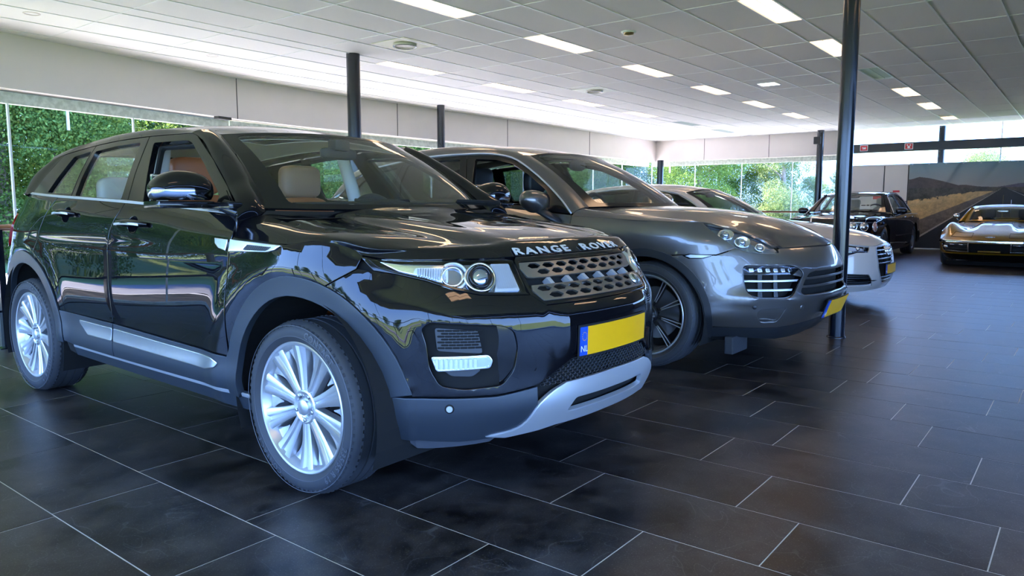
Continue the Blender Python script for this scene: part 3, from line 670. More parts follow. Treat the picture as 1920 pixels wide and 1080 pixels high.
class SY:
    """the lower body addressed by (y, z) on its flank"""
    def __init__(s, B):
        s.B = B; m = B.S > B.S[np.argmax(B.C[:, 0] > .80*B.C[:, 0].max())]; yy = B.C[m, 1]; ss = B.S[m]; k = np.argmin(np.abs(yy - (yy.min() + .12))); s.y, s.s = -yy[:k], ss[:k]
    def __call__(s, y, z, off=0.): return s.B(np.interp(-np.asarray(y, float), s.y, s.s), z, off)
    def normal(s, y, z): return s.B.normal(np.interp(-np.asarray(y, float), s.y, s.s), z)
    def S(s, y): return float(np.interp(-y, s.y, s.s))
    def conv(s, pts): return [(s.S(p[0]),) + tuple(p[1:]) for p in pts]
RECT = [(0, 0), (1, 0), (1, 1), (0, 1)]
def glyphs(txt, size, spacing=1.0, res=2, bold=0.0):
    c = bpy.data.curves.new('t', 'FONT'); c.body = txt; c.size = size; c.resolution_u = res; c.space_character = spacing; c.align_x = 'CENTER'; c.align_y = 'CENTER'; c.fill_mode = 'FRONT'; c.offset = bold
    o = bpy.data.objects.new('t', c); COL.objects.link(o); dg = bpy.context.evaluated_depsgraph_get(); me = o.evaluated_get(dg).to_mesh()
    V = np.array([v.co[:] for v in me.vertices]); F = [tuple(p.vertices) for p in me.polygons]; o.evaluated_get(dg).to_mesh_clear(); bpy.data.objects.remove(o); bpy.data.curves.remove(c); return V, F
def text_on(fn, txt, size, name, mt, parent, th=.002, spacing=1.0, sx=1.0, bold=0.0, width=None):
    """fn(a, b, off) -> points; letters get a real thickness"""
    V, F = glyphs(txt, size, spacing, 2, bold)
    if width: sx = width/(V[:, 0].max()-V[:, 0].min()); V[:, 0] -= (V[:, 0].max()+V[:, 0].min())/2
    a, b = V[:, 0]*sx, V[:, 1]; top = fn(a, b, th); bot = fn(a, b, 0); n = len(V); ed = {}
    for f in F:
        for i in range(len(f)): e_ = (f[i], f[(i+1) % len(f)]); ed[e_] = 1
    sides = [(i, n+i, n+j, j) for (i, j) in ed if (j, i) not in ed]
    return mesh_obj(name, np.vstack([top, bot]), F + sides, mt, parent, smooth=False)
# ---- wheels: x is the axle, outer face towards +x
def wheel(parent, pos, R_, w_, rim_r, style, mats, side=1, text=None, steer=0, prof=None):
    r_ = empty('wheel', pos, 0 if side > 0 else math.pi, parent); hw = w_/2; tyre = MB(); sh = R_ - rim_r
    pr = [(-hw*.80, rim_r+.002), (-hw*.97, rim_r+sh*.28), (-hw, rim_r+sh*.55), (-hw*.93, R_-.022), (-hw*.82, R_-.006)]
    gro = []
    nG = 4
    for k in range(nG):
        c_ = -hw*.60 + k*(hw*1.2/(nG-1)); gro += [(c_-.005, R_), (c_-.004, R_-.008), (c_+.004, R_-.008), (c_+.005, R_)]
    pr += gro + [(hw*.82, R_-.006), (hw*.93, R_-.022), (hw, rim_r+sh*.55), (hw*.985, rim_r+sh*.40), (hw*.99, rim_r+sh*.34), (hw*.97, rim_r+sh*.26), (hw*.86, rim_r+.006), (hw*.80, rim_r-.004)]
    tyre.lathe(pr, 96, 'x'); o = tyre.build('tyre', mats['rubber'], r_, True, 38)
    tb = MB()      # shoulder blocks
    for k in range(72):
        a = 2*math.pi*k/72
        for sg in (-1, 1):
            q = []
            for (dx, dr, da) in ((.60, .0005, 0), (.93, -.019, .012), (.93, -.019, .052), (.60, .0005, .050)):
                q.append((sg*hw*dx, (R_+dr+.0025)*math.cos(a+da), (R_+dr+.0025)*math.sin(a+da)))
            z_ = [(p[0], p[1]*.985, p[2]*.985) for p in q]; tb.add(q+z_, [(0, 1, 2, 3), (0, 4, 5, 1), (1, 5, 6, 2), (2, 6, 7, 3), (3, 7, 4, 0)])
    tag(tb.build('tread_blocks', mats['rubber'], r_), kind='stuff')
    rb = MB()      # raised ring line on the sidewall
    for rr in (.30, .80): rb.lathe([(hw*.985, rim_r+sh*rr), (hw*.995+.001, rim_r+sh*rr+.001), (hw*.985, rim_r+sh*rr+.003)], 72, 'x')
    rb.build('sidewall_ring', mats['rubber2'], r_, True)
    if text:
        for (t_, a0, sz, rr) in text:
            rad = rim_r + sh*rr
            def fn(a, b, off, a0=a0, rad=rad): th = math.radians(a0) - a/rad; q = rad + b; bulge = hw*(.985 - .10*np.clip((q-(rim_r+sh*.5))/(sh*.5), 0, 1)**2); return np.c_[bulge + .0005 + off, q*np.cos(th), q*np.sin(th)]
            text_on(fn, t_, sz, 'sidewall_lettering', mats['rubber2'], r_, .0018, 1.15, bold=.0006)
    # rim: barrel, lip, spokes, cap, nuts, brake disc
    bar = MB().lathe([(hw*.80, rim_r-.002), (hw*.86, rim_r+.004), (hw*.885, rim_r), (hw*.87, rim_r-.008), (hw*.62, rim_r-.022), (hw*.1, rim_r-.035), (-hw*.8, rim_r-.03)], 96, 'x'); bar.build('rim', mats['rim'], r_, True, 40)
    MB().lathe([(-hw*.25, .03), (-hw*.25, rim_r*.66), (-hw*.33, rim_r*.66), (-hw*.33, .03)], 48, 'x').build('brake_disc', mats['disc'], r_, True, 30)
    cal = MB(); 
    for k in range(5): a = 2.6+.14*k; cal.box((-hw*.42, rim_r*.72*math.cos(a)-.03, rim_r*.72*math.sin(a)-.03), (-hw*.02, rim_r*.72*math.cos(a)+.03, rim_r*.72*math.sin(a)+.03), .008)
    cal.build('brake_caliper', mats.get('caliper', mats['disc']), r_)
    MB().lathe([(-hw*.5, .0), (-hw*.45, rim_r-.04)], 40, 'x').build('wheel_back', mats['dark'], r_)
    n_sp, kind = style
    def spoke(a, half_in, half_out, xo, xi, depth, face='face', groove=.004, r_in=.055, r_out=None, name='spoke'):
        r_out = r_out or rim_r - .006; v = []; f = []; K = 7; prof2 = [(-1, -depth), (-1, -.003), (-.86, 0), (-.34, 0), (-.16, -groove), (.16, -groove), (.34, 0), (.86, 0), (1, -.003), (1, -depth)]; m_ = len(prof2)
        for i in range(K):
            t = i/(K-1); r = r_in + (r_out-r_in)*t; hwid = half_in + (half_out-half_in)*t**1.5; x = xi + (xo-xi)*(t**.8) ; x -= .006*math.sin(math.pi*t); gd = 1 if .12 < t < 1.01 else .2
            for (u, d) in prof2: dd = d*gd if d > -depth*.9 else d; v.append((x + dd, r*math.cos(a) - u*hwid*math.sin(a), r*math.sin(a) + u*hwid*math.cos(a)))
        for i in range(K-1):
            for j in range(m_-1): f.append((i*m_+j, (i+1)*m_+j, (i+1)*m_+j+1, i*m_+j+1))
        return v, f
    for k in range(n_sp):
        a = 2*math.pi*k/n_sp + math.pi/2 + steer
        if kind == 'flared':
            v, f = spoke(a, .021, .047, hw*.80, hw*.66, .035, groove=.009, r_in=.045); MB().add(v, f).build('spoke', mats['rim'], r_, ang=42)
        elif kind == 'twin':
            q = MB(); q2 = MB()
            for sg in (-1, 1):
                v, f = spoke(a + sg*.050, .0050, .0050, hw*.80, hw*.55, .03, groove=-.001, r_in=.06)
                q.add(v, f); v2, f2 = spoke(a + sg*.050, .0042, .0042, hw*.80+.0015, hw*.55+.0015, .001, groove=-.001, r_in=.075); q2.add(v2, f2)
            q.build('spoke', mats['rim_dark'], r_, ang=42); q2.build('spoke_face', mats['rim'], r_, ang=42)
        else:
            v, f = spoke(a, .02, .016, hw*.8, hw*.6, .03, groove=.004, r_in=.05); MB().add(v, f).build('spoke', mats['rim'], r_, ang=42)
    if kind == 'flared':   # pocket walls between spokes near the rim
        for k in range(n_sp):
            a = 2*math.pi*(k+.5)/n_sp + math.pi/2 + steer; v, f = spoke(a, .003, .048, hw*.60, hw*.52, .01, r_in=rim_r*.62, groove=0, name=''); MB().add(v, f).build('spoke_pocket', mats['rim'], r_, ang=42)
    if kind == 'twin': MB().lathe([(hw*.82, rim_r-.010), (hw*.845, rim_r-.006), (hw*.885, rim_r-.001)], 96, 'x').build('rim_lip', mats['rim'], r_, True)
    MB().lathe([(hw*.5, .072), (hw*.66, .070), (hw*.69, .062), (hw*.66, .05), (hw*.60, .034)], 48, 'x').build('hub', mats['rim'] if kind != 'twin' else mats['rim_dark'], r_, True, 40)
    MB().lathe([(hw*.60, .034), (hw*.74, .033), (hw*.77, .028), (hw*.78, .0)], 36, 'x').build('hub_cap', mats['rim'], r_, True, 40)
    for k in range(5):
        a = 2*math.pi*(k+.5)/5 + math.pi/2 + steer; cx_, cz_ = .053*math.cos(a), .053*math.sin(a); MB().lathe([(hw*.58, .0125), (hw*.655, .012)], 16, 'x', (0, cx_, cz_)).build('nut_socket', mats['dark'], r_, True); MB().lathe([(hw*.62, .0085), (hw*.72, .008), (hw*.73, .005), (hw*.73, 0)], 6, 'x', (0, cx_, cz_)).build('wheel_nut', mats['nut'], r_)
    return r_
def copy_tree(o, parent=None):
    c = o.copy(); COL.objects.link(c); c.parent = parent
    for ch in list(o.children): copy_tree(ch, c)
    return c
def arch_liner(parent, B_y, r, x0, x1, z, mt):
    q = MB(); n = 24
    for i in range(n):
        a0, a1 = math.pi*(-.12 + 1.24*i/n), math.pi*(-.12 + 1.24*(i+1)/n); p = lambda a, x: (x, B_y + r*math.cos(a), z + r*math.sin(a))
        q.add([p(a0, x0), p(a0, x1), p(a1, x1), p(a1, x0)], [(0, 1, 2, 3)])
    return q.build('wheel_arch_liner', mt, parent, True)
def superblob(c, r, n=(16, 12), e=(.6, .6), squash=None):
    v = []; f = []; sg = lambda t, p: math.copysign(abs(t)**p, t)
    for i in range(n[1]+1):
        ph = -math.pi/2 + math.pi*i/n[1]
        for j in range(n[0]):
            th = 2*math.pi*j/n[0]; p = [r[0]*sg(math.cos(ph), e[0])*sg(math.cos(th), e[1]), r[1]*sg(math.cos(ph), e[0])*sg(math.sin(th), e[1]), r[2]*sg(math.sin(ph), e[0])]
            if squash: p = squash(p)
            v.append((c[0]+p[0], c[1]+p[1], c[2]+p[2]))
    for i in range(n[1]):
        for j in range(n[0]): a = i*n[0]+j; b = i*n[0]+(j+1) % n[0]; f.append((a, b, b+n[0], a+n[0]))
    return v, f
def seat(parent, x, y, z, m1, m2, head=True, wd=.25, name='front_seat', rec=.35, hz=.62, hm=None):
    r_ = empty(name, (x, y, z), 0, parent)
    v, f = superblob((0, .05, .06), (wd, .27, .10), (20, 12), (.5, .5)); MB().add(v, f).build('seat_cushion', m1, r_, True)
    def back(p): t = (p[2]+.34)/.68; return [p[0]*(1-.18*max(0, t-.5)*2), p[1] - rec*.62*t, p[2]]
    v, f = superblob((0, -.20, .36), (wd, .085, .34), (20, 14), (.45, .5), back); MB().add(v, f).build('backrest', m1, r_, True)
    if head:
        def hb(p): return [p[0]*(1 - .12*(p[2]/.11)*-1*(-1 if p[2] > 0 else 1)), p[1], p[2]]
        v, f = superblob((0, -.20-.62*rec-.02, .36+.34+.10), (.145, .055, .105), (22, 14), (.45, .45)); MB().add(v, f).build('headrest', hm or m1, r_, True)
        MB().tube([(-.06, -.41, .62), (-.06, -.43, .72)], .006, 8).tube([(.06, -.41, .62), (.06, -.43, .72)], .006, 8).build('headrest_post', m2, r_, True)
    return r_
def plate(parent, fn, w_, h_, blue_left=True):
    """fn(dx, dz, off) -> points on the bumper; a yellow plate with a blue band"""
    def quad(x0, x1, z0, z1, o0, name, m, n=8):
        mb = MB(); v = []; 
        for off in (o0-.004, o0):
            for i in range(n+1):
                x = x0 + (x1-x0)*i/n
                for z in (z0, z1): v.append((x, z, off))
        V = np.array(v); P = fn(V[:, 0], V[:, 1], V[:, 2]); f = []; k = 2*(n+1)
        for i in range(n): f += [(k+2*i, k+2*i+2, k+2*i+3, k+2*i+1), (2*i, 2*i+1, 2*i+3, 2*i+2), (2*i, 2*i+2, k+2*i+2, k+2*i), (2*i+1, k+2*i+1, k+2*i+3, 2*i+3)]
        f += [(0, k, k+1, 1), (2*n, 2*n+1, k+2*n+1, k+2*n)]
        return mesh_obj(name, P, f, m, parent if name == 'licence_plate' else pl, smooth=False)
    pl = quad(-w_/2, w_/2, -h_/2, h_, .006, 'licence_plate', M['plate_black']) if False else None
    pl = quad(-w_/2-.008, w_/2+.008, -h_/2-.008, h_/2+.008, .006, 'licence_plate', M['plate_black'])
    s = 1  # viewer's left is +x of the car
    quad(-w_/2, w_/2*.83, -h_/2, h_/2, .008, 'yellow_field', M['plate_yellow']); quad(w_/2*.83, w_/2, -h_/2, h_/2, .008, 'blue_band', M['plate_blue'], 2)
    cx_ = w_/2*.915
    text_on(lambda a, b, o: fn(cx_ - a, b - h_*.27, .0085 + o), 'NL', .034, 'country_letters', M['signwhite'], pl, .0006)
    st = MB()
    for k in range(12):
        a = 2*math.pi*k/12; c = (cx_ + .013*math.cos(a), h_*.17 + .016*math.sin(a)); q = np.array([(c[0]-.0015, c[1]-.0015), (c[0]+.0015, c[1]-.0015), (c[0]+.0015, c[1]+.0015), (c[0]-.0015, c[1]+.0015)])
        P = fn(q[:, 0], q[:, 1], np.full(4, .0092)); st.add(P, [(3, 2, 1, 0)])
    st.build('star_ring', M['plate_yellow'], pl); return pl
# ---- car materials
M['black_paint'] = mat('black_paint', (.004, .004, .006), .35, 0, coat=1, coat_r=.012, spec=.0)
M['gloss_black'] = mat('gloss_black', (.006, .006, .007), .10, 0, spec=.5)
M['cladding'] = mat('satin_cladding', (.035, .045, .06), .38, .25)
M['rubber'] = mat('rubber', (.040, .043, .050), .62, bump=(160, .2, .001)); M['rubber2'] = mat('rubber_raised', (.085, .09, .105), .5)
M['alloy'] = mat('silver_alloy', (.66, .67, .70), .30, .75); M['alloy_dark'] = mat('dark_alloy', (.03, .03, .033), .3, .4)
M['steel_disc'] = mat('brake_steel', (.25, .25, .26), .4, .8); M['dark'] = mat('dark_void', (.004, .004, .004), .9)
M['nut'] = mat('nut_steel', (.5, .5, .52), .3, 1.)
M['silver_trim'] = mat('silver_trim', (.60, .62, .66), .36, .6); M['bright_trim'] = mat('bright_trim', (.72, .74, .78), .22, .9)
M['grille_steel'] = mat('grille_steel', (.30, .29, .27), .3, .85)
M['mesh_grey'] = mat('mesh_grey', (.05, .055, .065), .45, .2)
M['lamp_chrome'] = mat('lamp_chrome', (.88, .90, .95), .10, 1.); M['lamp_satin'] = mat('lamp_satin', (.72, .76, .82), .35, .35)
M['car_glass'] = glass_mat('car_glass', (.93, .99, .96), ior=1.72); M['tint_glass'] = glass_mat('tinted_glass', (.16, .18, .18), ior=1.55); M['lens_glass'] = glass_mat('lens_glass', (.97, .98, 1.), ior=1.45)
M['tan'] = mat('tan_leather', (.40, .13, .045), .45, bump=(120, .15, .001)); M['tan_pale'] = mat('tan_headrest', (.36, .20, .12), .5, bump=(120, .15, .001)); M['black_leather'] = mat('black_leather', (.02, .02, .022), .45)
M['headliner'] = mat('headliner', (.74, .72, .66), .9); M['dash'] = mat('dashboard', (.02, .02, .021), .55)
M['plate_yellow'] = mat('plate_yellow', (1.0, .50, .004), .4); M['plate_blue'] = mat('plate_blue', (.01, .08, .50), .4); M['plate_black'] = mat('plate_surround', (.015, .015, .015), .4)
M['amber'] = mat('amber_lens', (.7, .22, .03), .2, coat=.5); M['tail_red'] = mat('tail_red', (.35, .01, .01), .15, coat=.6)
WM = dict(rubber=M['rubber'], rubber2=M['rubber2'], rim=M['alloy'], rim_dark=M['alloy_dark'], disc=M['steel_disc'], dark=M['dark'], nut=M['nut'])
# ================================================================ black SUV in front
EP=[(0,.84),(.15,.835),(.3,.815),(.45,.775),(.58,.715),(.70,.62),(.79,.50),(.86,.35),(.905,.18),(.935,0),(.945,-.3),(.95,-.8),(.95,-1.6),(.945,-2.2),(.935,-2.7),(.89,-3.1),(.80,-3.38),(.6,-3.53),(.3,-3.6),(0,-3.62)]
EZ=[.18,.30,.42,.50,.62,.74,.80,.86,.95,1.02,1.08,1.14,1.20,1.30]
EO={0:[.13,.045,.0,.01,.0,.005,.05,.12,.19,.30,.45,.6,.7,.8],
 .5:[.12,.04,.0,.005,.0,.005,.04,.09,.155,.25,.38,.5,.6,.7],
 .9:[.10,.03,.0,.0,.0,.0,.015,.04,.075,.14,.2,.28,.35,.4],
 1.15:[.09,.03,.0,.0,.0,.0,.005,.015,.03,.06,.11,.2,.3,.4],
 1.35:[.08,.03,.0,.0,.0,.0,.0,.003,.010,.02,.05,.085,.14,.3],
 1.9:[.07,.03,.0,.004,.001,.003,.005,.007,.009,.018,.040,.065,.10,.2],
 2.7:[.07,.03,.0,.006,.001,.004,.006,.008,.010,.017,.028,.052,.08,.2],
 3.6:[.07,.03,.0,.004,.001,.002,.004,.005,.007,.012,.018,.04,.065,.2],
 4.2:[.08,.03,.0,.0,.0,.0,.0,.0,.0,.004,.02,.045,.07,.2],
 4.7:[.1,.05,.0,.0,.0,.0,.01,.02,.03,.05,.08,.12,.15,.2],
 -0.01:[.12,.05,.0,.0,.03,.08,.1,.11,.1,.12,.14,.17,.2,.3]}
def edet(S,Z,X,Y):
    # wheel-arch swell and the shoulder line
    r1=np.hypot(Y+.05,(Z-.36)); r2=np.hypot(Y+2.76,(Z-.36))
    sw=.012*np.exp(-((r1-.55)/.07)**2)*(X>.8)+.012*np.exp(-((r2-.55)/.07)**2)*(X>.8)
    zc=.96+.035*np.clip((-Y-.4)/2.2,0,1); side=np.clip((-Y-.30)/.15,0,1)*np.clip((Y+3.2)/.2,0,1)
    cr=.0035*np.exp(-((Z-zc)/.016)**2)*side-.002*np.exp(-((Z-zc+.03)/.018)**2)*side
    return sw+cr
def evbody(): return Body(EP,EZ,EO,edet)
B = evbody(); F_ = SY(B)
M['letter_silver'] = mat('letter_silver', (.72, .73, .75), .35, .3)
car = empty('car', (2.64, 2.37, 0), math.pi); tag(car, 'glossy black SUV with silver ten-spoke wheels and tan seats, nearest the camera', 'car', 'cars on the showroom floor')
P_ = M['black_paint']
def S2(pts): return F_.conv(pts)
AF, AR = (-.03, .36), (-2.72, .36)
def arcF(r, a0, a1, n=16):
    t = np.radians(np.linspace(a0, a1, n)); rx = np.where(np.cos(t) > 0, r, r*.915); return [(AF[0]+x*math.cos(q), AF[1]+r*math.sin(q)) for x, q in zip(rx, t)]
def arcR(r, a0, a1, n=16): return [(AR[0]+r*1.06*math.cos(q), AR[1]+r*math.sin(q)) for q in np.radians(np.linspace(a0, a1, n))]
both = dict(mirror=True)
# fender, doors, quarter
fender = S2([(-.44, 1.014), (-.28, 1.003), (-.08, .994), (.0, 1.004), (.10, 1.014), (.195, 1.004), (.25, .981), (.280, .962), (.262, .915)] + arcF(.515, 71, 162, 22) + [(-.483, .60), (-.481, .80), (-.466, .93)])
fe = panel(B, fender, 'front_fender', P_, car, .035, **both)
HD = lambda ym, zc: S2([(ym+.053*math.cos(t), zc-.003+.043*math.sin(t)) for t in np.linspace(0, 2*math.pi, 24, endpoint=False)])
fd = panel(B, S2([(-.447, 1.108), (-.449, 1.02), (-.472, .93), (-.488, .80), (-.491, .511), (-1.552, .549), (-1.556, .60), (-1.581, .75), (-1.581, .93), (-1.556, 1.02), (-1.498, 1.10), (-1.46, 1.160), (-1.2, 1.148), (-.8, 1.128)]), 'front_door', P_, car, .04, holes=[HD(-1.3215, 1.054)], **both)
rd = panel(B, S2([(-1.466, 1.160), (-1.504, 1.10), (-1.562, 1.02), (-1.588, .93), (-1.588, .75), (-1.562, .60), (-1.558, .549)] + arcR(.512, 22.5, 66, 12) + [(-2.53, .88), (-2.45, 1.0), (-2.38, 1.12), (-2.30, 1.193), (-1.9, 1.178)]), 'rear_door', P_, car, .04, holes=[HD(-2.11, 1.097)], **both)
sR = B.L - .62
rq = panel(B, S2([(-2.306, 1.195), (-2.386, 1.12), (-2.456, 1.0), (-2.536, .88)] + arcR(.512, 67, 163, 16)) + [(F_.S(-3.0)+.08, .50), (sR, .50), (sR, .86), (sR+.05, 1.15), (F_.S(-3.0)+.02, 1.225)], 'rear_quarter_panel', P_, car, .05, **both)
panel(B, [(sR+.006, .50), (B.L-.003, .50), (B.L-.003, 1.17), (sR+.055, 1.15), (sR+.006, .86)], 'tailgate', P_, car, .06, **both)
# satin cladding
cl = M['cladding']
for nm, ar, a0, a1 in (('wheel_arch_cladding', arcF, -3, 197), ('wheel_arch_cladding', arcR, -12, 196)):
    lo = .30
    if ar is arcF: o_ = list(ar(.517, 12, 160, 30)) + [(-.497, .50), (-.500, .348)]; i_ = [(-.436, .335)] + list(ar(.440, 12, 181, 30))[::-1]
    else: o_ = list(ar(.517, 2, 196, 34)); i_ = list(ar(.440, 2, 196, 34))[::-1]
    panel(B, S2(o_ + i_), nm, cl, car, .03, .008, .03, mirror=True)
panel(B, S2([(-.494, .504), (-.50, .36), (-1.57, .368), (-1.555, .542)]), 'door_cladding', cl, car, .04, .004, mirror=True)
panel(B, S2([(-1.562, .542), (-1.576, .368), (-2.08, .375)] + arcR(.521, 3, 22, 6)[::1]), 'door_cladding', cl, car, .04, .004, mirror=True)
panel(B, S2([(-.40, .352), (-2.12, .368), (-2.12, .30), (-.40, .27)]), 'side_sill', cl, car, .05, -.012, mirror=True)
panel(B, S2([(-.38, .350), (-2.10, .366), (-2.10, .352), (-.38, .334)]), 'sill_bead', M['silver_trim'], car, .05, -.006, .006, mirror=True)
for pts in ([(-.60, .490), (-1.545, .520), (-1.55, .450), (-.66, .432), (-.575, .450), (-.55, .472)], [(-1.562, .520), (-1.95, .527), (-1.95, .51), (-1.85, .452), (-1.567, .450)]):
    panel(B, S2([tuple(p) for p in rnd(pts, .012)]), 'door_moulding', M['bright_trim'], car, .05, .010, .008, bev=.004, mirror=True)
# front bumper
Bs = lambda y: F_.S(y)
sb_ = F_.S(.262) - .006
up = [(0, .772), (.395, .772), (.452, .812), (.675, .822), (.78, .842), (.89, .874), (1.0, .896), (1.09, .907), (sb_, .914)]
arcs = [(p[0] - (.006 if i == 0 else 0), p[1]) for i, p in enumerate(S2(arcF(.515, 71, 11, 13)))]
lowb = [(.62, .458), (.452, .476), (.278, .556), (.19, .566), (0, .568)]
FOG = [tuple(p) for p in rnd([(.88, .655), (.898, .705), (.868, .728), (.60, .712), (.552, .69), (.538, .63), (.552, .545), (.60, .492), (.745, .484), (.83, .498), (.868, .56)], .02)]
half = up + arcs + lowb
full_ = half + [(-a, b) for a, b in half[::-1] if a > 0]
def bump_d(s, z): a = abs(s); return .012/(1+np.exp(-(.335-a)/.006))*(1/(1+np.exp(-(z-.575)/.01)))*(1/(1+np.exp((z-.748)/.008)))
panel(B, full_, 'front_bumper', P_, car, .03, holes=[FOG, [(-a, b) for a, b in FOG]], offf=bump_d)
for sg in (1, -1):   # fog pocket
    fl = dict(flip=sg < 0)
    panel(B, [tuple(p) for p in rnd([(.90, .64), (.905, .735), (.55, .72), (.52, .63), (.55, .53), (.60, .475), (.75, .468), (.86, .485)], .02)], 'fog_lamp_pocket', M['gloss_black'], car, .03, -.035, offf=lambda s, z: .03*np.clip((.62-s)/.10, 0, 1), **fl)
    panel(B, [tuple(p) for p in rnd([(.851, .708), (.690, .698), (.672, .612), (.842, .624)], .012)], 'fog_mesh', M['mesh_grey'], car, .03, -.016, **fl)
    panel(B, [tuple(p) for p in rnd([(.825, .556), (.676, .552), (.71, .527), (.79, .531)], .012)], 'fog_mesh', M['mesh_grey'], car, .03, -.016, **fl)
    q = MB()
    for r in range(7):
        for c_ in range(6):
            s0 = .838 - c_*.028 - (r % 2)*.014; z0 = .632 + r*.0105
            a = B([s0, s0-.022, s0-.026, s0-.022, s0, s0+.004], [z0, z0, z0+.0035, z0+.007, z0+.007, z0+.0035], -.0135); 
            if s0 > .69: a = a*[sg, 1, 1]; q.add(a, [(0, 1, 2, 3, 4, 5)[::sg]])
    q.build('mesh_relief', M['dark'], car)
    fo = panel(B, [tuple(p) for p in rnd([(.862, .606), (.655, .610), (.638, .588), (.648, .560), (.842, .552)], .01)], 'fog_lamp', M['lamp_chrome'], car, .02, .004, .05, **fl)
    panel(B, [tuple(p) for p in rnd([(.856, .600), (.662, .604), (.648, .588), (.655, .566), (.838, .558)], .008)], 'fog_lens', M['lens_glass'], fo, .03, .012, .008, **fl)
    q = MB()
    for k in range(9): a = B([.845-k*.017, .835-k*.017, .835-k*.017, .845-k*.017], [.562, .562, .598, .598], [.006, .009, .009, .006])*[sg, 1, 1]; q.add(a, [(0, 1, 2, 3)])
    q.build('reflector_rib', M['lamp_satin'], fo)
# shoulder ledge under the grille, plate, lower mesh
panel(B, full_bar, 'bumper_ledge', M['gloss_black'], car, .04, .016, .02) if 0 else None
LG = [(.440, .480), (.275, .553), (.19, .562), (-.19, .562), (-.275, .553), (-.440, .480), (-.38, .462), (.38, .462)]
panel(B, [(.47, .44), (.47, .58), (-.47, .58), (-.47, .44)], 'lower_grille_backing', M['dark'], car, .05, -.045)
q = MB()
for r in range(9):
    z0 = .472 + r*.0105; lim = .455 - max(0, z0-.475)*2.2
    for c_ in range(-17, 18):
        s0 = c_*.028 + (r % 2)*.014
        if abs(s0) > lim-.02: continue
        th = .0018; hx_, hz_ = .0135, .0052
        o_ = [(s0-hx_, z0), (s0-hx_*.62, z0+hz_), (s0+hx_*.62, z0+hz_), (s0+hx_, z0), (s0+hx_*.62, z0-hz_), (s0-hx_*.62, z0-hz_)]; i_ = [(s0+(a-s0)*.74, z0+(b-z0)*.66) for a, b in o_]
        A_ = B([p[0] for p in o_], [p[1] for p in o_], -.010); I_ = B([p[0] for p in i_], [p[1] for p in i_], -.013)
        q.add(np.vstack([A_, I_]), [(i, 6+i, 6+(i+1) % 6, (i+1) % 6) for i in range(6)])
tag(q.build('lower_grille', M['mesh_grey'], car), kind='stuff')
plate(car, lambda a, b, o: B(np.asarray(a), np.asarray(b)+.622, np.asarray(o)+.014), .515, .110)
# lower cladding and skid plate
sk_o = [(.66, .298), (.50, .338), (.45, .405), (.392, .442), (.311, .468), (0, .472)]
sk = curve(sk_o[:5], 4).tolist() + [(0, .472)]
sk_i = [(0, .300), (.34, .300), (.42, .292), (.576, .284)]
skf = [tuple(p) for p in sk] + [(-a, b) for a, b in sk[::-1] if a > 0] + [(-a, b) for a, b in sk_i[::-1]] + [(a, b) for a, b in sk_i if a > 0]
slot = [tuple(p) for p in rnd([(.30, .352), (.262, .402), (-.262, .402), (-.30, .352)], .015)]
panel(B, skf, 'skid_plate', M['silver_trim'], car, .03, .010, .02, holes=[slot], bev=.005, drop=.003)
panel(B, [(.36, .32), (.36, .42), (-.36, .42), (-.36, .32)], 'skid_backing', M['dark'], car, .06, -.03)
cladf = [(.452, .470)] + [(.62, .452)] + S2(arcF(.443, 12, -9, 6)) + [(1.0, .285), (.76, .278), (.60, .285), (.50, .325), (.452, .40)]
for sg in (1, -1):
    cp = panel(B, cladf, 'bumper_cladding', cl, car, .03, .002, .02, bev=.005, drop=.003, flip=sg < 0)
    panel(B, [(1.0, .290), (.985, .25), (.955, .225), (.90, .215), (.62, .235), (.55, .285)], 'air_dam', M['rubber2'], car, .04, -.03, flip=sg < 0)
    def sens(a, b, o, sg=sg): p = B(.797+np.asarray(a), .415+np.asarray(b), o); return p*[sg, 1, 1]
    for rr, oo, mm, nn in ((.015, .004, M['dark'], 'parking_sensor'), (.011, .007, M['silver_trim'], 'parking_sensor')):
        t = np.linspace(0, 2*math.pi, 20, endpoint=False); V = np.vstack([sens(rr*np.cos(t), rr*np.sin(t), oo), sens(rr*1.15*np.cos(t), rr*1.15*np.sin(t), .002)]); fs = [tuple(range(20))] + [(i, i+20, (i+1) % 20+20, (i+1) % 20) for i in range(20)]
        mesh_obj(nn, V, fs if sg > 0 else [f[::-1] for f in fs], mm, cp, smooth=False)
# inner shell behind all gaps
ins = [(.02, .26), (.02, .90)] + [(1.05, .90)] + S2([(.2, .98), (-.44, 1.07), (-1.4, 1.12), (-2.4, 1.16), (-2.9, 1.16)]) + [(B.L-.02, 1.1), (B.L-.02, .30)] + [(F_.S(-3.2), .30)] + S2(arcR(.455, 187, -7, 20)) + S2([(-2.1, .28), (-.6, .26)]) + S2(arcF(.455, 190, -10, 20)) + [(1.0, .26)]
panel(B, ins, 'inner_body', M['dark'], car, .09, -.030, .005, mirror=True)
for y_, r_w in ((AF[0], .44), (AR[0], .455)):
    for sg in (1, -1): arch_liner(car, y_, r_w+.01, sg*.52, sg*.925, .36, M['dark'])
MB().box((-.72, -3.2, .24), (.72, .40, .27)).box((-.52, .0, .24), (.52, .42, .80)).build('underbody', M['dark'], car)
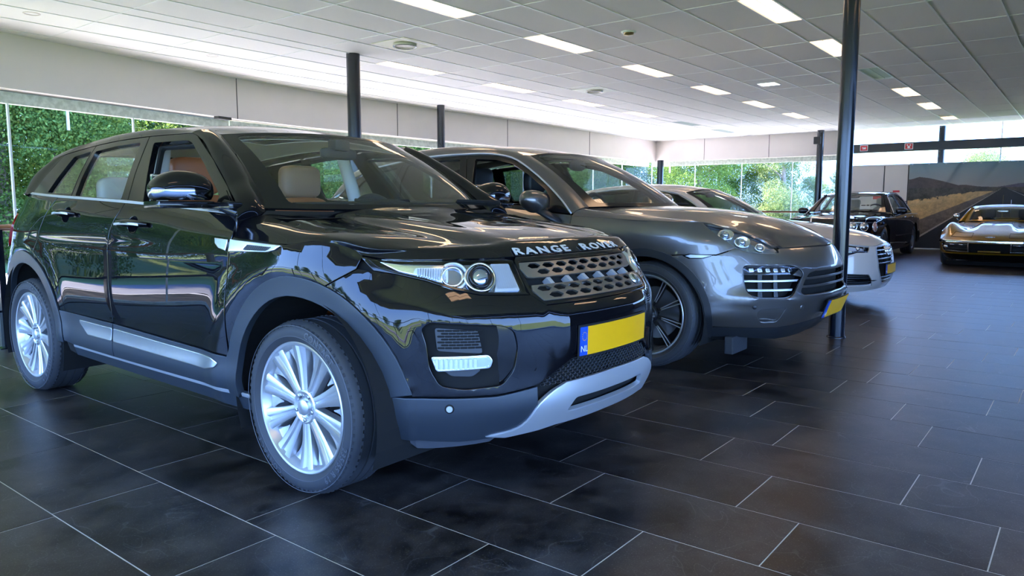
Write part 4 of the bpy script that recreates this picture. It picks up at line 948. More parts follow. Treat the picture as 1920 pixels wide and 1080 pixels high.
# ---- hood: clamshell net
def Bp(s, z): return list(B([s], [z])[0])
cs = [0, .22, .43, .505, .70, .89, 1.00]
hood_rows = [[Bp(s, .9505) for s in cs] + [Bp(1.07, .955)],
             [Bp(s, z) for s, z in zip(cs, (.974, .974, .973, .973, .972, .970, .968))] + [Bp(1.105, .960)],
             [Bp(s, z) for s, z in zip(cs, (.994, .994, .992, .990, .986, .980, .975))] + [Bp(1.135, .964)],
             [(0, .545, 1.010), (.21, .535, 1.009), (.40, .51, 1.006), (.47, .50, .998), (.64, .44, .994), (.765, .37, .992), (.825, .325, .985), Bp(F_.S(.25), .981)],
             [(0, .36, 1.040), (.22, .36, 1.039), (.42, .35, 1.034), (.495, .34, 1.022), (.66, .30, 1.023), (.79, .25, 1.020), (.862, .22, 1.013)] + [Bp(F_.S(.175), 1.003)],
             [(0, .14, 1.068), (.22, .14, 1.067), (.43, .13, 1.061), (.505, .12, 1.046), (.67, .11, 1.047), (.80, .10, 1.043), (.880, .09, 1.032)] + [Bp(F_.S(.08), 1.013)],
             [(0, -.08, 1.096), (.22, -.085, 1.094), (.44, -.10, 1.086), (.51, -.11, 1.070), (.67, -.12, 1.070), (.805, -.12, 1.064), (.888, -.11, 1.044)] + [Bp(F_.S(-.08), .998)],
             [(0, -.20, 1.118), (.22, -.22, 1.116), (.445, -.27, 1.105), (.505, -.27, 1.093), (.67, -.28, 1.092), (.81, -.28, 1.084), (.887, -.28, 1.060)] + [Bp(F_.S(-.28), 1.005)],
             [(0, -.28, 1.138), (.22, -.30, 1.135), (.45, -.37, 1.118), (.50, -.39, 1.112), (.67, -.425, 1.110), (.80, -.435, 1.103), (.880, -.44, 1.078)] + [Bp(F_.S(-.44), 1.016)]]
H = Net(hood_rows); H.sg = 1
n0 = H.normal([.6], [.2])[0]; H.sg = 1 if n0[2] > 0 else -1
hood = panel(H, [(0.001, -1), (.999, -1), (.999, 1), (.001, 1)], 'hood', P_, car, .022, thick=.02)
# letters on the lip
def lip(x0):
    def fn(a, b, off): a = np.asarray(a)+0; s = -(a) ; return B(s, .9625+np.asarray(b), np.asarray(off)+.005)
    return fn
split_parts(text_on(lip(0), 'RANGE  ROVER', .033, 'hood_letter', M['letter_silver'], hood, .003, 1.30, 1, bold=.0006, width=.90))
# ---- grille
panel(B, [(.50, .775), (.52, .945), (-.52, .945), (-.50, .775)], 'grille_backing', M['dark'], car, .05, -.05, .02)
GS = [(.398, .775), (.452, .812), (.466, .935), (.45, .948), (-.45, .948), (-.466, .935), (-.452, .812), (-.398, .775)]
GSi = [(.392, .787), (.436, .822), (.446, .93), (-.446, .93), (-.436, .822), (-.392, .787)]
gr = panel(B, GS, 'grille', M['gloss_black'], car, .02, .0, .05, holes=[GSi], bev=.003)
def hexes(z0, rows, lim, w_=.092, h_=.0185):
    out = []
    for r, z in enumerate(rows):
        n = int((lim[r])/w_)
        for k in range(-9, 10):
            s = k*w_ + (r % 2)*w_/2
            if abs(s) + w_*.45 > lim[r]: continue
            out.append([(s-w_*.44, z), (s-w_*.2, z+h_/2), (s+w_*.2, z+h_/2), (s+w_*.44, z), (s+w_*.2, z-h_/2), (s-w_*.2, z-h_/2)])
    return out
st1 = [(.448, .925), (.455, .905), (.43, .872), (.40, .868), (-.40, .868), (-.43, .872), (-.455, .905), (-.448, .925)]
st2 = [(.428, .842), (.435, .825), (.40, .788), (-.40, .788), (-.435, .825), (-.428, .842)]
for st_, rows in ((st1, (.911, .888)), (st2, (.829, .805))):
    b_ = panel(B, st_, 'grille_bar', M['grille_steel'], gr, .012, .004, .008, holes=hexes(0, rows, (.45, .44)), bev=.0016)
q = MB()
for k in (-3, -1.8, -.6, .6, 1.8, 3): s0 = k*.105; a = B([s0-.016, s0+.006, s0-.002, s0-.024], [.866, .866, .844, .844], [.002, .002, .002, .002]); b2 = B([s0-.016, s0+.006, s0-.002, s0-.024], [.866, .866, .844, .844], [-.03]*4); q.add(np.vstack([a, b2]), [(0, 1, 2, 3), (0, 4, 5, 1), (1, 5, 6, 2), (2, 6, 7, 3), (3, 7, 4, 0)])
split_parts(q.build('grille_bridge', M['silver_trim'], gr))
def disc_on(surf, s0, z0, rx, rz, off0, off1, name, mt, parent, n=28, taper=.85):
    t = np.linspace(0, 2*math.pi, n, endpoint=False); A = surf(s0+rx*np.cos(t), z0+rz*np.sin(t), np.full(n, off0)); C = surf(s0+rx*taper*np.cos(t), z0+rz*taper*np.sin(t), np.full(n, off1)); c = surf([s0], [z0], [off1])
    fs = [(i, (i+1) % n, n+(i+1) % n, n+i) for i in range(n)] + [(n+i, n+(i+1) % n, 2*n) for i in range(n)]
    return mesh_obj(name, np.vstack([A, C, c]), fs, mt, parent)
bd = disc_on(B, -.335, .815, .040, .0225, .004, .014, 'badge', M['bright_trim'], gr); disc_on(B, -.335, .815, .034, .018, .013, .0155, 'badge_field', mat('badge_green', (.01, .06, .035), .2, .4, coat=1), bd)
text_on(lambda a, b, o: B(-.335-(a + b*.3), .815+b+.003, .0155+np.asarray(o)), 'LAND', .013, 'badge_lettering', M['bright_trim'], bd, .0006)
text_on(lambda a, b, o: B(-.331-(a + b*.3), .815+b-.006, .0155+np.asarray(o)), 'ROVER', .011, 'badge_lettering', M['bright_trim'], bd, .0006)
# ---- headlights
M['lamp_tray'] = mat('lamp_tray', (.30, .32, .36), .22, .8)
HL = [(.470, .905), (.478, .938), (.53, .944), (.74, .944), (.89, .944), (1.01, .946), (1.09, .952), (1.128, .957), (1.075, .921), (1.01, .905), (.89, .884), (.774, .852), (.675, .832), (.468, .822), (.462, .85)]
for sg in (1, -1):
    fl = dict(flip=sg < 0); T_ = lambda V: np.asarray(V)*[sg, 1, 1]
    hl = panel(B, [tuple(p) for p in rnd([(.455, .80), (.46, .955), (1.16, .968), (1.01, .89), (.78, .838)], .01)], 'headlight', M['gloss_black'], car, .03, -.075, **fl)
    panel(B, [(.468, .822), (.675, .832), (.774, .852), (.89, .884), (1.01, .905), (1.075, .921), (1.128, .957), (1.148, .958), (1.09, .910), (1.0, .898), (.89, .876), (.78, .844), (.675, .824), (.456, .814)], 'lamp_trim', M['gloss_black'], hl, .03, .001, .05, **fl)
    # inner chrome tray, side marker with ribs, bowl and projector
    panel(B, [tuple(p) for p in rnd([(.80, .868), (.80, .938), (.98, .938), (1.08, .948), (1.0, .912), (.89, .892)], .008)], 'marker_reflector', M['lamp_chrome'], hl, .02, -.022, .03, **fl)
    panel(B, [tuple(p) for p in rnd([(.80, .872), (.80, .925), (.93, .925), (.94, .905), (.88, .893)], .008)], 'marker_block', M['lamp_satin'], hl, .02, -.014, .03, **fl)
    q = MB()
    for k in range(12): s0 = .808+k*.010; q.add(T_(B([s0, s0+.005, s0+.005, s0], [.876+k*.001, .876+k*.001, .921, .921], [-.013, -.009, -.009, -.013])), [(0, 1, 2, 3)])
    q.build('marker_rib', M['lamp_chrome'], hl)
    panel(B, [tuple(p) for p in rnd([(.470, .826), (.480, .940), (1.0, .942), (1.08, .948), (1.0, .910), (.89, .888), (.774, .857), (.675, .838)], .006)], 'lamp_tray', M['lamp_tray'], hl, .02, -.024, .02, **fl)
    panel(B, [tuple(p) for p in rnd([(.480, .838), (.492, .934), (.596, .936), (.585, .90), (.590, .86), (.604, .838)], .006)], 'beam_reflector', M['lamp_satin'], hl, .02, -.014, .01, **fl)
    for k in range(9): s0 = .492+k*.011; mesh_obj('reflector_rib', T_(B([s0, s0+.005, s0+.005, s0], [.845, .845, .93, .93], [-.013, -.009, -.009, -.013])), [(0, 1, 2, 3)], M['lamp_chrome'], hl, False)
    def ringp(name, s0, z0, rs, rz, w_, o0, o1, mt, n=44, part=(0, 2*math.pi)):
        t = np.linspace(*part, n); V = [T_(B(s0+rs*q*np.cos(t), np.clip(z0+rz*q*np.sin(t), .832, .943), np.full(n, o_))) for q, o_ in ((1, o0), (1, o1), (1-w_*.5, o1+.003), (1-w_, o1), (1-w_, o0))]
        return mesh_obj(name, np.vstack(V), [(a*n+i, a*n+i+1, (a+1)*n+i+1, (a+1)*n+i) for a in range(4) for i in range(n-1)], mt, hl)
    ringp('light_ring', .782, .893, .066, .049, .14, -.02, -.006, M['lamp_satin'], part=(math.pi*.30, math.pi*1.75))
    ringp('inner_ring', .782, .893, .048, .036, .2, -.022, -.012, M['lamp_chrome'])
    disc_ = lambda nm, s0, z0, rs, rz, o_, mt: mesh_obj(nm, T_(B(s0+rs*np.cos(np.linspace(0, 6.2832, 32, endpoint=False)), z0+rz*np.sin(np.linspace(0, 6.2832, 32, endpoint=False)), np.full(32, o_))), [tuple(range(32))], mt, hl)
    ringp('projector_shroud', .662, .886, .072, .052, .16, -.02, -.002, M['lamp_chrome']); disc_('shroud_disc', .662, .886, .068, .049, -.013, M['lamp_satin']); ringp('projector_ring', .662, .886, .052, .0395, .22, -.016, .004, M['gloss_black'])
    n = 32; V = []; fs = []
    for i in range(8):
        ph = i/7*math.pi/2*.98; t = np.linspace(0, 2*math.pi, n, endpoint=False); V.append(T_(B(.662+.042*math.cos(ph)*np.cos(t), .886+.032*math.cos(ph)*np.sin(t), np.full(n, -.010+.020*math.sin(ph)))))
    fs = [(a*n+i, a*n+(i+1) % n, (a+1)*n+(i+1) % n, (a+1)*n+i) for a in range(7) for i in range(n)]
    mesh_obj('projector_lens', np.vstack(V), fs, mat('projector_glass', (.50, .56, .66), .04, .9) if sg > 0 else bpy.data.materials['projector_glass'], hl)
    panel(B, HL, 'lamp_cover', M['lens_glass'], hl, .03, .0, .004, **fl)
# fender vents, hood gap trim
for sg in (1, -1):
    fl = dict(flip=sg < 0)
    vt = panel(B, S2([(-.452, 1.006), (-.10, .990), (-.135, .972), (-.19, .962), (-.455, .955)]), 'fender_vent', M['bright_trim'], car, .02, .007, .01, bev=.004, holes=[S2([(-.355, .966), (-.325, .986), (-.16, .981), (-.195, .966)])], **fl)
    panel(B, S2([(-.37, .958), (-.33, .990), (-.15, .985), (-.18, .962)]), 'vent_mesh', M['mesh_grey'], vt, .02, .003, .004, **fl)
    q = MB()
    for r in range(3):
        for c_ in range(12):
            y0 = -.335+c_*.0135+(r % 2)*.007; z0 = .969+r*.0055
            if y0 > -.19: continue
            a = F_([y0-.0045, y0, y0+.0045, y0], [z0, z0-.002, z0, z0+.002], np.full(4, .0045))*[sg, 1, 1]; q.add(a, [(0, 1, 2, 3)[::sg]])
    q.build('vent_cell', M['dark'], vt)
    panel(B, S2([(-.47, 1.004), (-.57, 1.008), (-.565, .985), (-.535, .968), (-.478, .957)]), 'door_vent_trim', M['bright_trim'], car, .02, .006, .008, bev=.004, **fl)
# ---- handles
for sg in (1, -1):
    for (ya, yb, zc) in ((-1.478, -1.165, 1.054), (-2.245, -1.975, 1.097)):
        hd = empty('door_handle', (0, 0, 0), 0, car); ym = (ya+yb)/2
        t = np.linspace(0, 2*math.pi, 28, endpoint=False); rim_ = F_(ym+.055*np.cos(t), zc-.003+.045*np.sin(t), np.full(28, -.001))*[sg, 1, 1]; cen = F_([ym], [zc-.003], [-.024])*[sg, 1, 1]; mid_ = F_(ym+.045*np.cos(t), zc-.003+.036*np.sin(t), np.full(28, -.016))*[sg, 1, 1]
        mesh_obj('handle_recess', np.vstack([rim_, mid_, cen]), [(i, (i+1) % 28, 28+(i+1) % 28, 28+i)[::sg] for i in range(28)] + [(28+i, 28+(i+1) % 28, 56)[::sg] for i in range(28)], P_, hd)
        pts = []; K = 11; MBq = MB(); rr = []
        for k in range(K):
            u = k/(K-1); y = ya+(yb-ya)*u; o_ = .006 + .026*math.sin(math.pi*min(1, max(0, u*1.0)))**.5; p = F_([y], [zc+.004*math.sin(math.pi*u)], [o_])[0]*[sg, 1, 1]; pts.append(p); rr.append(.016*(.55+.45*math.sin(math.pi*u)**.4))
        MBq.tube(pts, rr, 14, up=(0, 0, 1), flat=1.0).build('handle_grip', P_, hd, True)
        q = MB(); V = [];
        for k in range(1, K-1):
            p = Vector(pts[k]); V += [p + Vector((sg*.0155, 0, .001)), p + Vector((sg*.0150, 0, -.0095))]
        q.add(V, [(2*i, 2*i+1, 2*i+3, 2*i+2)[::-sg] for i in range(K-3)]); q.build('handle_strip', M['silver_trim'], hd)
# ---- greenhouse
def g_ev(y, z): return .890 - .46*(z-1.15) - .16*np.clip(z-1.30, 0, 1)**1.3 - .03*np.clip(-y-2.0, 0, 2)**1.5*1.2 - .012*np.clip(y+.9, 0, 1)
G = Side(g_ev)
def gp(y, z): return [float(g_ev(np.array([y]), np.array([z]))[0]), y, z]
fo_ = [(-.447, 1.110), (-.60, 1.228), (-.80, 1.350), (-1.06, 1.480), (-1.12, 1.497), (-1.555, 1.504), (-1.50, 1.30), (-1.462, 1.164)]
fi_ = [tuple(p) for p in rnd([(-.56, 1.128), (-.66, 1.205), (-.86, 1.332), (-1.075, 1.447), (-1.13, 1.462), (-1.475, 1.468), (-1.37, 1.30), (-1.295, 1.155)], .02)]
ro_ = [(-1.468, 1.166), (-1.506, 1.30), (-1.561, 1.504), (-1.9, 1.500), (-2.17, 1.486), (-2.19, 1.40), (-2.17, 1.196)]
ri_ = [tuple(p) for p in rnd([(-1.545, 1.178), (-1.575, 1.32), (-1.625, 1.476), (-1.9, 1.470), (-2.135, 1.452), (-2.135, 1.30), (-2.12, 1.200)], .012)]
qo_ = [(-2.176, 1.198), (-2.196, 1.40), (-2.176, 1.486), (-2.60, 1.452), (-2.70, 1.36), (-2.82, 1.222)]
qi_ = [tuple(p) for p in rnd([(-2.19, 1.212), (-2.20, 1.35), (-2.20, 1.455), (-2.42, 1.432), (-2.50, 1.32), (-2.57, 1.222)], .012)]
for sg in (1, -1):
    fl = dict(flip=sg < 0)
    f1 = panel(G, fo_, 'front_window_frame', M['gloss_black'], car, .04, .0, .03, holes=[fi_], **fl)
    f2 = panel(G, ro_, 'rear_window_frame', M['gloss_black'], car, .04, .0, .03, holes=[ri_], **fl)
    f3 = panel(G, qo_, 'quarter_window_frame', M['gloss_black'], car, .04, .0, .03, holes=[qi_], **fl)
    if sg < 0: panel(G, fi_, 'window_glass', M['car_glass'], f1, .06, -.012, .002, **fl)
    panel(G, ri_, 'window_glass', M['car_glass'], f2, .06, -.012, .002, **fl); panel(G, qi_, 'window_glass', M['car_glass'], f3, .06, -.012, .002, **fl)
    # inner door frame rubber seen in the open window
    fi2 = [(y*.93-.075, z*.94+.078) for y, z in fi_]
    panel(G, [(y, z) for y, z in fi_], 'window_seal', M['dark'], f1, .04, -.035, .02, holes=[fi2], **fl)
    panel(F_, curve([(-.45, 1.117), (-.8, 1.137), (-1.2, 1.157), (-1.46, 1.171), (-1.9, 1.188), (-2.3, 1.203), (-2.85, 1.226)], 3).tolist() + curve([(-2.86, 1.217), (-2.3, 1.191), (-1.9, 1.176), (-1.46, 1.158), (-1.2, 1.146), (-.8, 1.126), (-.45, 1.106)], 3).tolist(), 'belt_moulding_glint', M['silver_trim'], car, .03, .004, .01, **fl)  # belt moulding in silver: the bright reflection along it is painted in
# A pillar and roof rail (one band of paint)
def lerp(a, b, t): return [a[i]+(b[i]-a[i])*t for i in range(3)]
WSb = [(0, -.285, 1.128), (.25, -.31, 1.128), (.50, -.375, 1.130), (.745, -.485, 1.135)]
WSt = [(0, -.880, 1.522), (.22, -.895, 1.519), (.43, -.945, 1.510), (.615, -1.035, 1.494)]
ws_rows = []
for t in (0, .33, .66, 1): ws_rows.append([[b[0]+(t_[0]-b[0])*t, b[1]+(t_[1]-b[1])*t + .022*math.sin(math.pi*t), b[2]+(t_[2]-b[2])*t + .022*math.sin(math.pi*t)] for b, t_ in zip(WSb, WSt)])
WS = Net(ws_rows); WS.sg = 1; WS.sg = 1 if WS.normal([.5], [.1])[0][2] > 0 else -1
fr = [(0, -1), (1, -1), (1, 1), (0, 1)]; hole = [tuple(p) for p in rnd([(.05, -.86), (.955, -.90), (.955, .90), (.05, .86)], .05)]
wf2 = panel(WS, fr, 'windshield_frame', M['gloss_black'], car, .05, 0, .01, holes=[hole])
panel(WS, hole, 'windshield', M['car_glass'], car, .06, -.001, .002)
drip = [gp(-.447, 1.112), gp(-.60, 1.230), gp(-.80, 1.352), gp(-1.06, 1.482), gp(-1.13, 1.500)]
wse = [ws_rows[0][3], [p for p in WS([.30], [1])[0]], [p for p in WS([.60], [1])[0]], [p for p in WS([.94], [1])[0]], ws_rows[3][3]]
ap = []
for i, (a, b) in enumerate(zip(wse, drip)):
    if i == 0:
        l0 = [.78, -.452, 1.075]; l1 = [.915, -.440, 1.03]; ap.append([l0, lerp(l0, l1, .35), lerp(l0, l1, .75), l1])
    m1_ = lerp(a, b, .35); m2_ = lerp(a, b, .75); k = .022; m1_ = [m1_[0]+k*.55, m1_[1]+k*.6, m1_[2]+k*.75]; m2_ = [m2_[0]+k*.75, m2_[1]+k*.3, m2_[2]+k*.5]; ap.append([a, m1_, m2_, b])
AP = Net(ap, mu=False); AP.sg = 1; AP.sg = 1 if AP.normal([.5], [.5])[0][0] > 0 else -1
panel(AP, RECT, 'front_pillar', P_, car, .035, 0, .01, mirror=True)
dr = [gp(-1.13, 1.500), gp(-1.56, 1.508), gp(-1.9, 1.504), gp(-2.17, 1.490), gp(-2.60, 1.456), gp(-2.78, 1.430)]
top = [(-1.035, 1.494), (-1.45, 1.545), (-1.85, 1.552), (-2.2, 1.538), (-2.65, 1.498), (-2.95, 1.460)]
cz = [(-.880, 1.522), (-1.35, 1.590), (-1.8, 1.612), (-2.25, 1.604), (-2.75, 1.565), (-3.08, 1.525)]
rows = []
for (d, (ty, tz), (cy_, cz_)) in zip(dr, top, cz):
    xe = .615 if ty > -1.1 else .62 - .02*max(0, -ty-2.2)
    def yz(t): return cy_ + (ty-cy_)*t**2, cz_ + (tz-cz_)*t**2.2
    row = [(0, cy_, cz_)] + [(xe*t, *yz(t)) for t in (.36, .70, 1.0)]
    d2 = [(row[-1][0]+d[0])/2+.012, (row[-1][1]+d[1])/2, (row[-1][2]+d[2])/2+.014]; rows.append(row + [tuple(d2), tuple(d)])
RF = Net(rows); RF.sg = 1; RF.sg = 1 if RF.normal([.5], [.1])[0][2] > 0 else -1
SRH = [tuple(p) for p in rnd([(.20, -.46), (.56, -.46), (.56, .46), (.20, .46)], .03)]
panel(RF, [(0, -1), (1, -1), (1, 1), (0, 1)], 'roof', P_, car, .05, 0, .01, holes=[SRH])
panel(RF, [(.03, -.8), (.96, -.8), (.96, .8), (.03, .8)], 'headliner', M['headliner'], car, .1, -.035, .003, holes=[SRH])
panel(RF, SRH, 'sunroof', M['car_glass'], car, .06, .001, .004)
# rear window, rear pillars
rw = [[(0, -3.10, 1.518), (.3, -3.08, 1.510), (.60, -2.96, 1.456)], [(0, -3.30, 1.34), (.35, -3.27, 1.335), (.68, -3.08, 1.31)], [(0, -3.44, 1.175), (.38, -3.40, 1.180), (.735, -3.10, 1.20)]]
RW = Net(rw); RW.sg = 1; RW.sg = 1 if RW.normal([.5], [.1])[0][1] < 0 else -1
rh = [tuple(p) for p in rnd([(.08, -.88), (.92, -.85), (.92, .85), (.08, .88)], .06)]
rf_ = panel(RW, fr, 'rear_window_surround', M['gloss_black'], car, .07, 0, .01, holes=[rh]); panel(RW, rh, 'rear_window', M['car_glass'], car, .1, -.002, .002)
rp = [[rw[0][2], gp(-2.78, 1.430), gp(-2.60, 1.452)], [rw[1][2], (lambda q: [q[0]+.01, q[1]-.02, q[2]])(gp(-2.92, 1.32)), gp(-2.71, 1.345)], [rw[2][2], (lambda q: [q[0]+.01, q[1]-.03, q[2]])(gp(-2.93, 1.217)), gp(-2.82, 1.222)]]
RP = Net(rp, mu=False); RP.sg = 1; RP.sg = 1 if RP.normal([.5], [.5])[0][0] > 0 else -1
panel(RP, RECT, 'rear_pillar', M['gloss_black'], car, .08, 0, .01, mirror=True)
for sg in (1, -1): panel(B, [(F_.S(-3.1)+.10, 1.03), (F_.S(-3.1)+.12, .90), (F_.S(-3.1)+.16, .88), (sR+.05, .92), (sR+.05, 1.08), (F_.S(-3.1)+.13, 1.09)], 'tail_lamp', M['tail_red'], car, .04, .012, .03, flip=sg < 0)
panel(B, [(F_.S(-3.0)+.08, .496), (B.L-.003, .496), (B.L-.003, .30), (F_.S(-3.1)+.05, .30)], 'rear_bumper', cl, car, .06, .004, mirror=True)
# ---- cowl, wipers
hr = [tuple(p) for p in H([.985]*6, [0, .2, .4, .6, .8, .93])]
cw = Net([[(p[0], p[1]+.03, p[2]-.012) for p in hr], [(x_, y_+.012, z_-.012) for x_, y_, z_ in [tuple(q) for q in WS([.0]*6, [0, .22, .45, .68, .9, 1.0])]]]); cw.sg = 1; cw.sg = 1 if cw.normal([.5], [.1])[0][2] > 0 else -1
panel(cw, fr, 'windscreen_scuttle', M['dark'], car, .05)
q = MB().add(*[[(-.80, -.50, 1.10), (.80, -.50, 1.10), (.80, -.25, 1.09), (-.80, -.25, 1.09)], [(0, 1, 2, 3)]]).build('cowl', M['dark'], car)
for sg, (x0, x1) in enumerate(((.62, .02), (-.10, -.70))):
    wp = MB(); a = np.array([x1, -.36, 1.150]); b = np.array([x0, -.46, 1.152]); wp.tube([a, (a+b)/2+[0, .01, .008], b], .007, 8); wp.tube([a+[0, .02, .012], (a+b)/2+[0, .02, .02]], [.014, .008], 8); wp.build('wiper', M['dark'], car, True)
# ---- mirrors
M['mirror_dark'] = mat('dark_chrome', (.32, .33, .36), .06, 1.)
for sg in (1, -1):
    mr = empty('door_mirror', (sg*1.035, -.655, 1.222), 0, car)
    def sq(p):
        u = max(0, p[0]*sg)/.125; i_ = max(0, -p[0]*sg)/.125
        return [p[0], p[1]*(1-.28*u), p[2]*(1-.30*u**2-.12*i_**2) if p[2] > 0 else p[2]]
    v, f = superblob((0, 0, -.012), (.128, .088, .082), (32, 22), (.85, .60), sq); v = [(a_, b_, max(c_, -.055)) for a_, b_, c_ in v]
    top_f = [q for q in f if sum(v[i][2] for i in q)/4 > -.018]; low_f = [q for q in f if sum(v[i][2] for i in q)/4 <= -.018]
    MB().add(v, top_f).build('mirror_cap', P_, mr, True); MB().add([(a*1.008, b*1.008, c) for a, b, c in v], low_f).build('mirror_band', M['mirror_dark'], mr, True)
    MB().box((-.118, -.07, -.088), (.125, .07, -.058), .012).build('mirror_base', M['gloss_black'], mr, True, 40)
    MB().box((-sg*.10, -.02, -.092), (-sg*.165, .20, -.062), .010).tube([(-sg*.12, .12, -.075), (-sg*.16, .185, -.10)], [.03, .035], 12, flat=.7).build('mirror_arm', M['gloss_black'], mr, True, 40)
    MB().box((-.09, -.082, -.035), (.08, -.078, .055), .01).build('mirror_glass', M['lamp_chrome'], mr)
    panel(G, [tuple(p) for p in rnd([(-.475, 1.122), (-.60, 1.215), (-.63, 1.19), (-.63, 1.128)], .01)], 'mirror_sail', M['gloss_black'], car, .03, .004, .01, flip=sg < 0)
# ---- cabin
seat(car, .42, -1.24, .51, M['tan'], M['bright_trim'], rec=.30, wd=.27); seat(car, -.36, -1.31, .50, M['tan'], M['bright_trim'], rec=.35, hm=M['tan_pale'])
for x_ in (.42, -.42): seat(car, x_, -2.15, .42, M['tan'], M['bright_trim'], name='rear_seat', rec=.28, hm=M['headliner'])
v, f = superblob((0, -.66, .98), (.74, .26, .12), (28, 12), (.5, .35)); MB().add(v, f).build('dashboard', M['dash'], car, True)
stw = empty('steering_wheel', (-.38, -1.00, 1.04), 0, car); stw.rotation_euler = (R(-65), 0, 0)
MB().lathe([(.018*math.sin(a), .178+.018*math.cos(a)) for a in np.linspace(0, 6.2832, 10, endpoint=False)], 36, 'z', close=True).build('rim', M['black_leather'], stw, True)
MB().box((-.17, -.02, -.008), (.17, .02, .008), .006).box((-.02, -.17, -.008), (.02, 0, .008), .006).lathe([(-.01, .06), (.02, .05), (.025, 0)], 20, 'z').build('spokes', M['black_leather'], stw)
v, f = superblob((0, -.90, 1.425), (.12, .02, .032), (18, 10), (.5, .5)); MB().add(v, f).build('rear_view_mirror', M['dash'], car, True)
MB().box((-.05, -.93, 1.44), (.05, -.86, 1.50), .015).build('sensor_housing', M['dash'], car)
for sg in (1, -1): panel(F_, [(-.55, .62), (-.55, 1.08), (-1.45, 1.11), (-2.25, 1.13), (-2.25, .62)], 'door_lining', M['dash'], car, .1, -.10, .01, flip=sg < 0)
MB().box((-.80, -2.6, .42), (.80, -.6, .45)).build('cabin_floor', M['dash'], car)
for sg in (1, -1): MB().tube([(sg*.70, -1.53, .95), (sg*.66, -1.58, 1.25), (sg*.60, -1.62, 1.50)], [.05, .045, .04], 10, up=(0, 1, 0)).build('middle_pillar_lining', M['headliner'], car, True)
# ---- wheels
TX = [('CONTACT', 60, .036, .52), ('235/55 R 19', -38, .036, .52), ('CONTACT', 230, .036, .52)]
wz = .348
w1 = wheel(car, (.8075, -.052, wz), .348, .235, .262, (10, 'flared'), WM, 1, TX, .05)
wheel(car, (.8075, -2.765, wz), .348, .235, .262, (10, 'flared'), WM, 1, TX, .2)
wheel(car, (-.8075, -.052, wz), .348, .235, .262, (10, 'flared'), WM, -1); wheel(car, (-.8075, -2.765, wz), .348, .235, .262, (10, 'flared'), WM, -1)
# ================================================================ shared greenhouse builder
FR = [(0, -1), (1, -1), (1, 1), (0, 1)]
def sgn_net(P, mu, axis, pos):
    n = Net(P, mu=mu); n.sg = 1; n.sg = 1 if (n.normal([.5], [.3])[0][axis] > 0) == pos else -1; return n
def greenhouse(car, paint, g, wins, WSb, WSt, drip, dr, top, cz, rw, rear_side, trim=None, frame_mat=None, glass='car_glass', hd=.03, bulge=.022, wst=.05, pillar_rows=5, roof_r=.62, frit=True):
    G = Side(g); fm = frame_mat or M['gloss_black']; gp = lambda y, z: [float(g(np.array([y]), np.array([z]))[0]), y, z]
    for sg in (1, -1):
        for nm, fo, fi, gl, opened in wins:
            f = panel(G, fo, nm + '_window_frame', fm, car, .05, 0, .03, holes=[fi], flip=sg < 0)
            if not (opened and sg > 0): panel(G, fi, 'window_glass', M[gl], f, .08, -.010, .002, flip=sg < 0)
    rows = []
    for t in (0, .33, .66, 1): rows.append([[b[0]+(q[0]-b[0])*t, b[1]+(q[1]-b[1])*t + bulge*math.sin(math.pi*t), b[2]+(q[2]-b[2])*t + bulge*math.sin(math.pi*t)] for b, q in zip(WSb, WSt)])
    WS = sgn_net(rows, True, 2, True); hole = [tuple(p) for p in rnd([(wst, -.88), (.965, -.92), (.965, .92), (wst, .88)], .05)]
    panel(WS, FR, 'windshield_frame', M['gloss_black'] if frit is True else frit, car, .06, 0, .01, holes=[hole]); panel(WS, hole, 'windshield', M[glass], car, .08, -.001, .002)
    n = len(drip); wse = [WS([t], [1])[0] for t in np.linspace(0, 1, n)]; ap = []
    for a, b in zip(wse, drip):
        b = gp(*b); k = bulge; m1 = [a[i]+(b[i]-a[i])*.35 for i in range(3)]; m2 = [a[i]+(b[i]-a[i])*.75 for i in range(3)]
        ap.append([a, [m1[0]+k*.5, m1[1]+k*.5, m1[2]+k*.6], [m2[0]+k*.7, m2[1]+k*.3, m2[2]+k*.4], b])
    AP = sgn_net(ap, False, 0, True); panel(AP, RECT, 'front_pillar', paint, car, .06, 0, .01, mirror=True)
    rows = []
    for i, (d, (ty, tz), (cy_, cz_)) in enumerate(zip(dr, top, cz)):
        d = gp(*d); xe = WSt[-1][0] if i == 0 else roof_r
        row = [(0, cy_, cz_)] + [(xe*t, cy_+(ty-cy_)*t**2, cz_+(tz-cz_)*t**2.2) for t in (.36, .70, 1.0)]
        rows.append(row + [((row[-1][0]+d[0])/2+.012, (row[-1][1]+d[1])/2, (row[-1][2]+d[2])/2+.014), tuple(d)])
    RFn = sgn_net(rows, True, 2, True); roof = panel(RFn, FR, 'roof', paint, car, .06, 0, .01)
    panel(RFn, [(.03, -.8), (.97, -.8), (.97, .8), (.03, .8)], 'headliner', M['headliner'], car, .12, -hd, .003)
    RWn = sgn_net(rw, True, 1, False); rh = [tuple(p) for p in rnd([(.07, -.86), (.93, -.86), (.93, .86), (.07, .86)], .06)]
    panel(RWn, FR, 'rear_window_surround', paint, car, .08, 0, .01, holes=[rh]); panel(RWn, rh, 'rear_window', M[glass], car, .12, -.002, .002)
    rp = [[r[-1], [(r[-1][k]+gp(*q)[k])/2+(.015, -.012, 0)[k] for k in range(3)], gp(*q)] for r, q in zip(rw, rear_side)]
    RPn = sgn_net(rp, False, 0, True); panel(RPn, RECT, 'rear_pillar', paint, car, .08, 0, .01, mirror=True)
    if trim: # bright line over the side windows
        for sg in (1, -1):
            q = MB(); pts = [Vector([c*(sg if i == 0 else 1) for i, c in enumerate(gp(*p))]) + Vector((sg*.004, 0, .004)) for p in curve(trim, 4)]; q.tube(pts, .0075, 8).build('window_trim', M['silver_trim'], car, True)
    return G, WS, RFn, gp
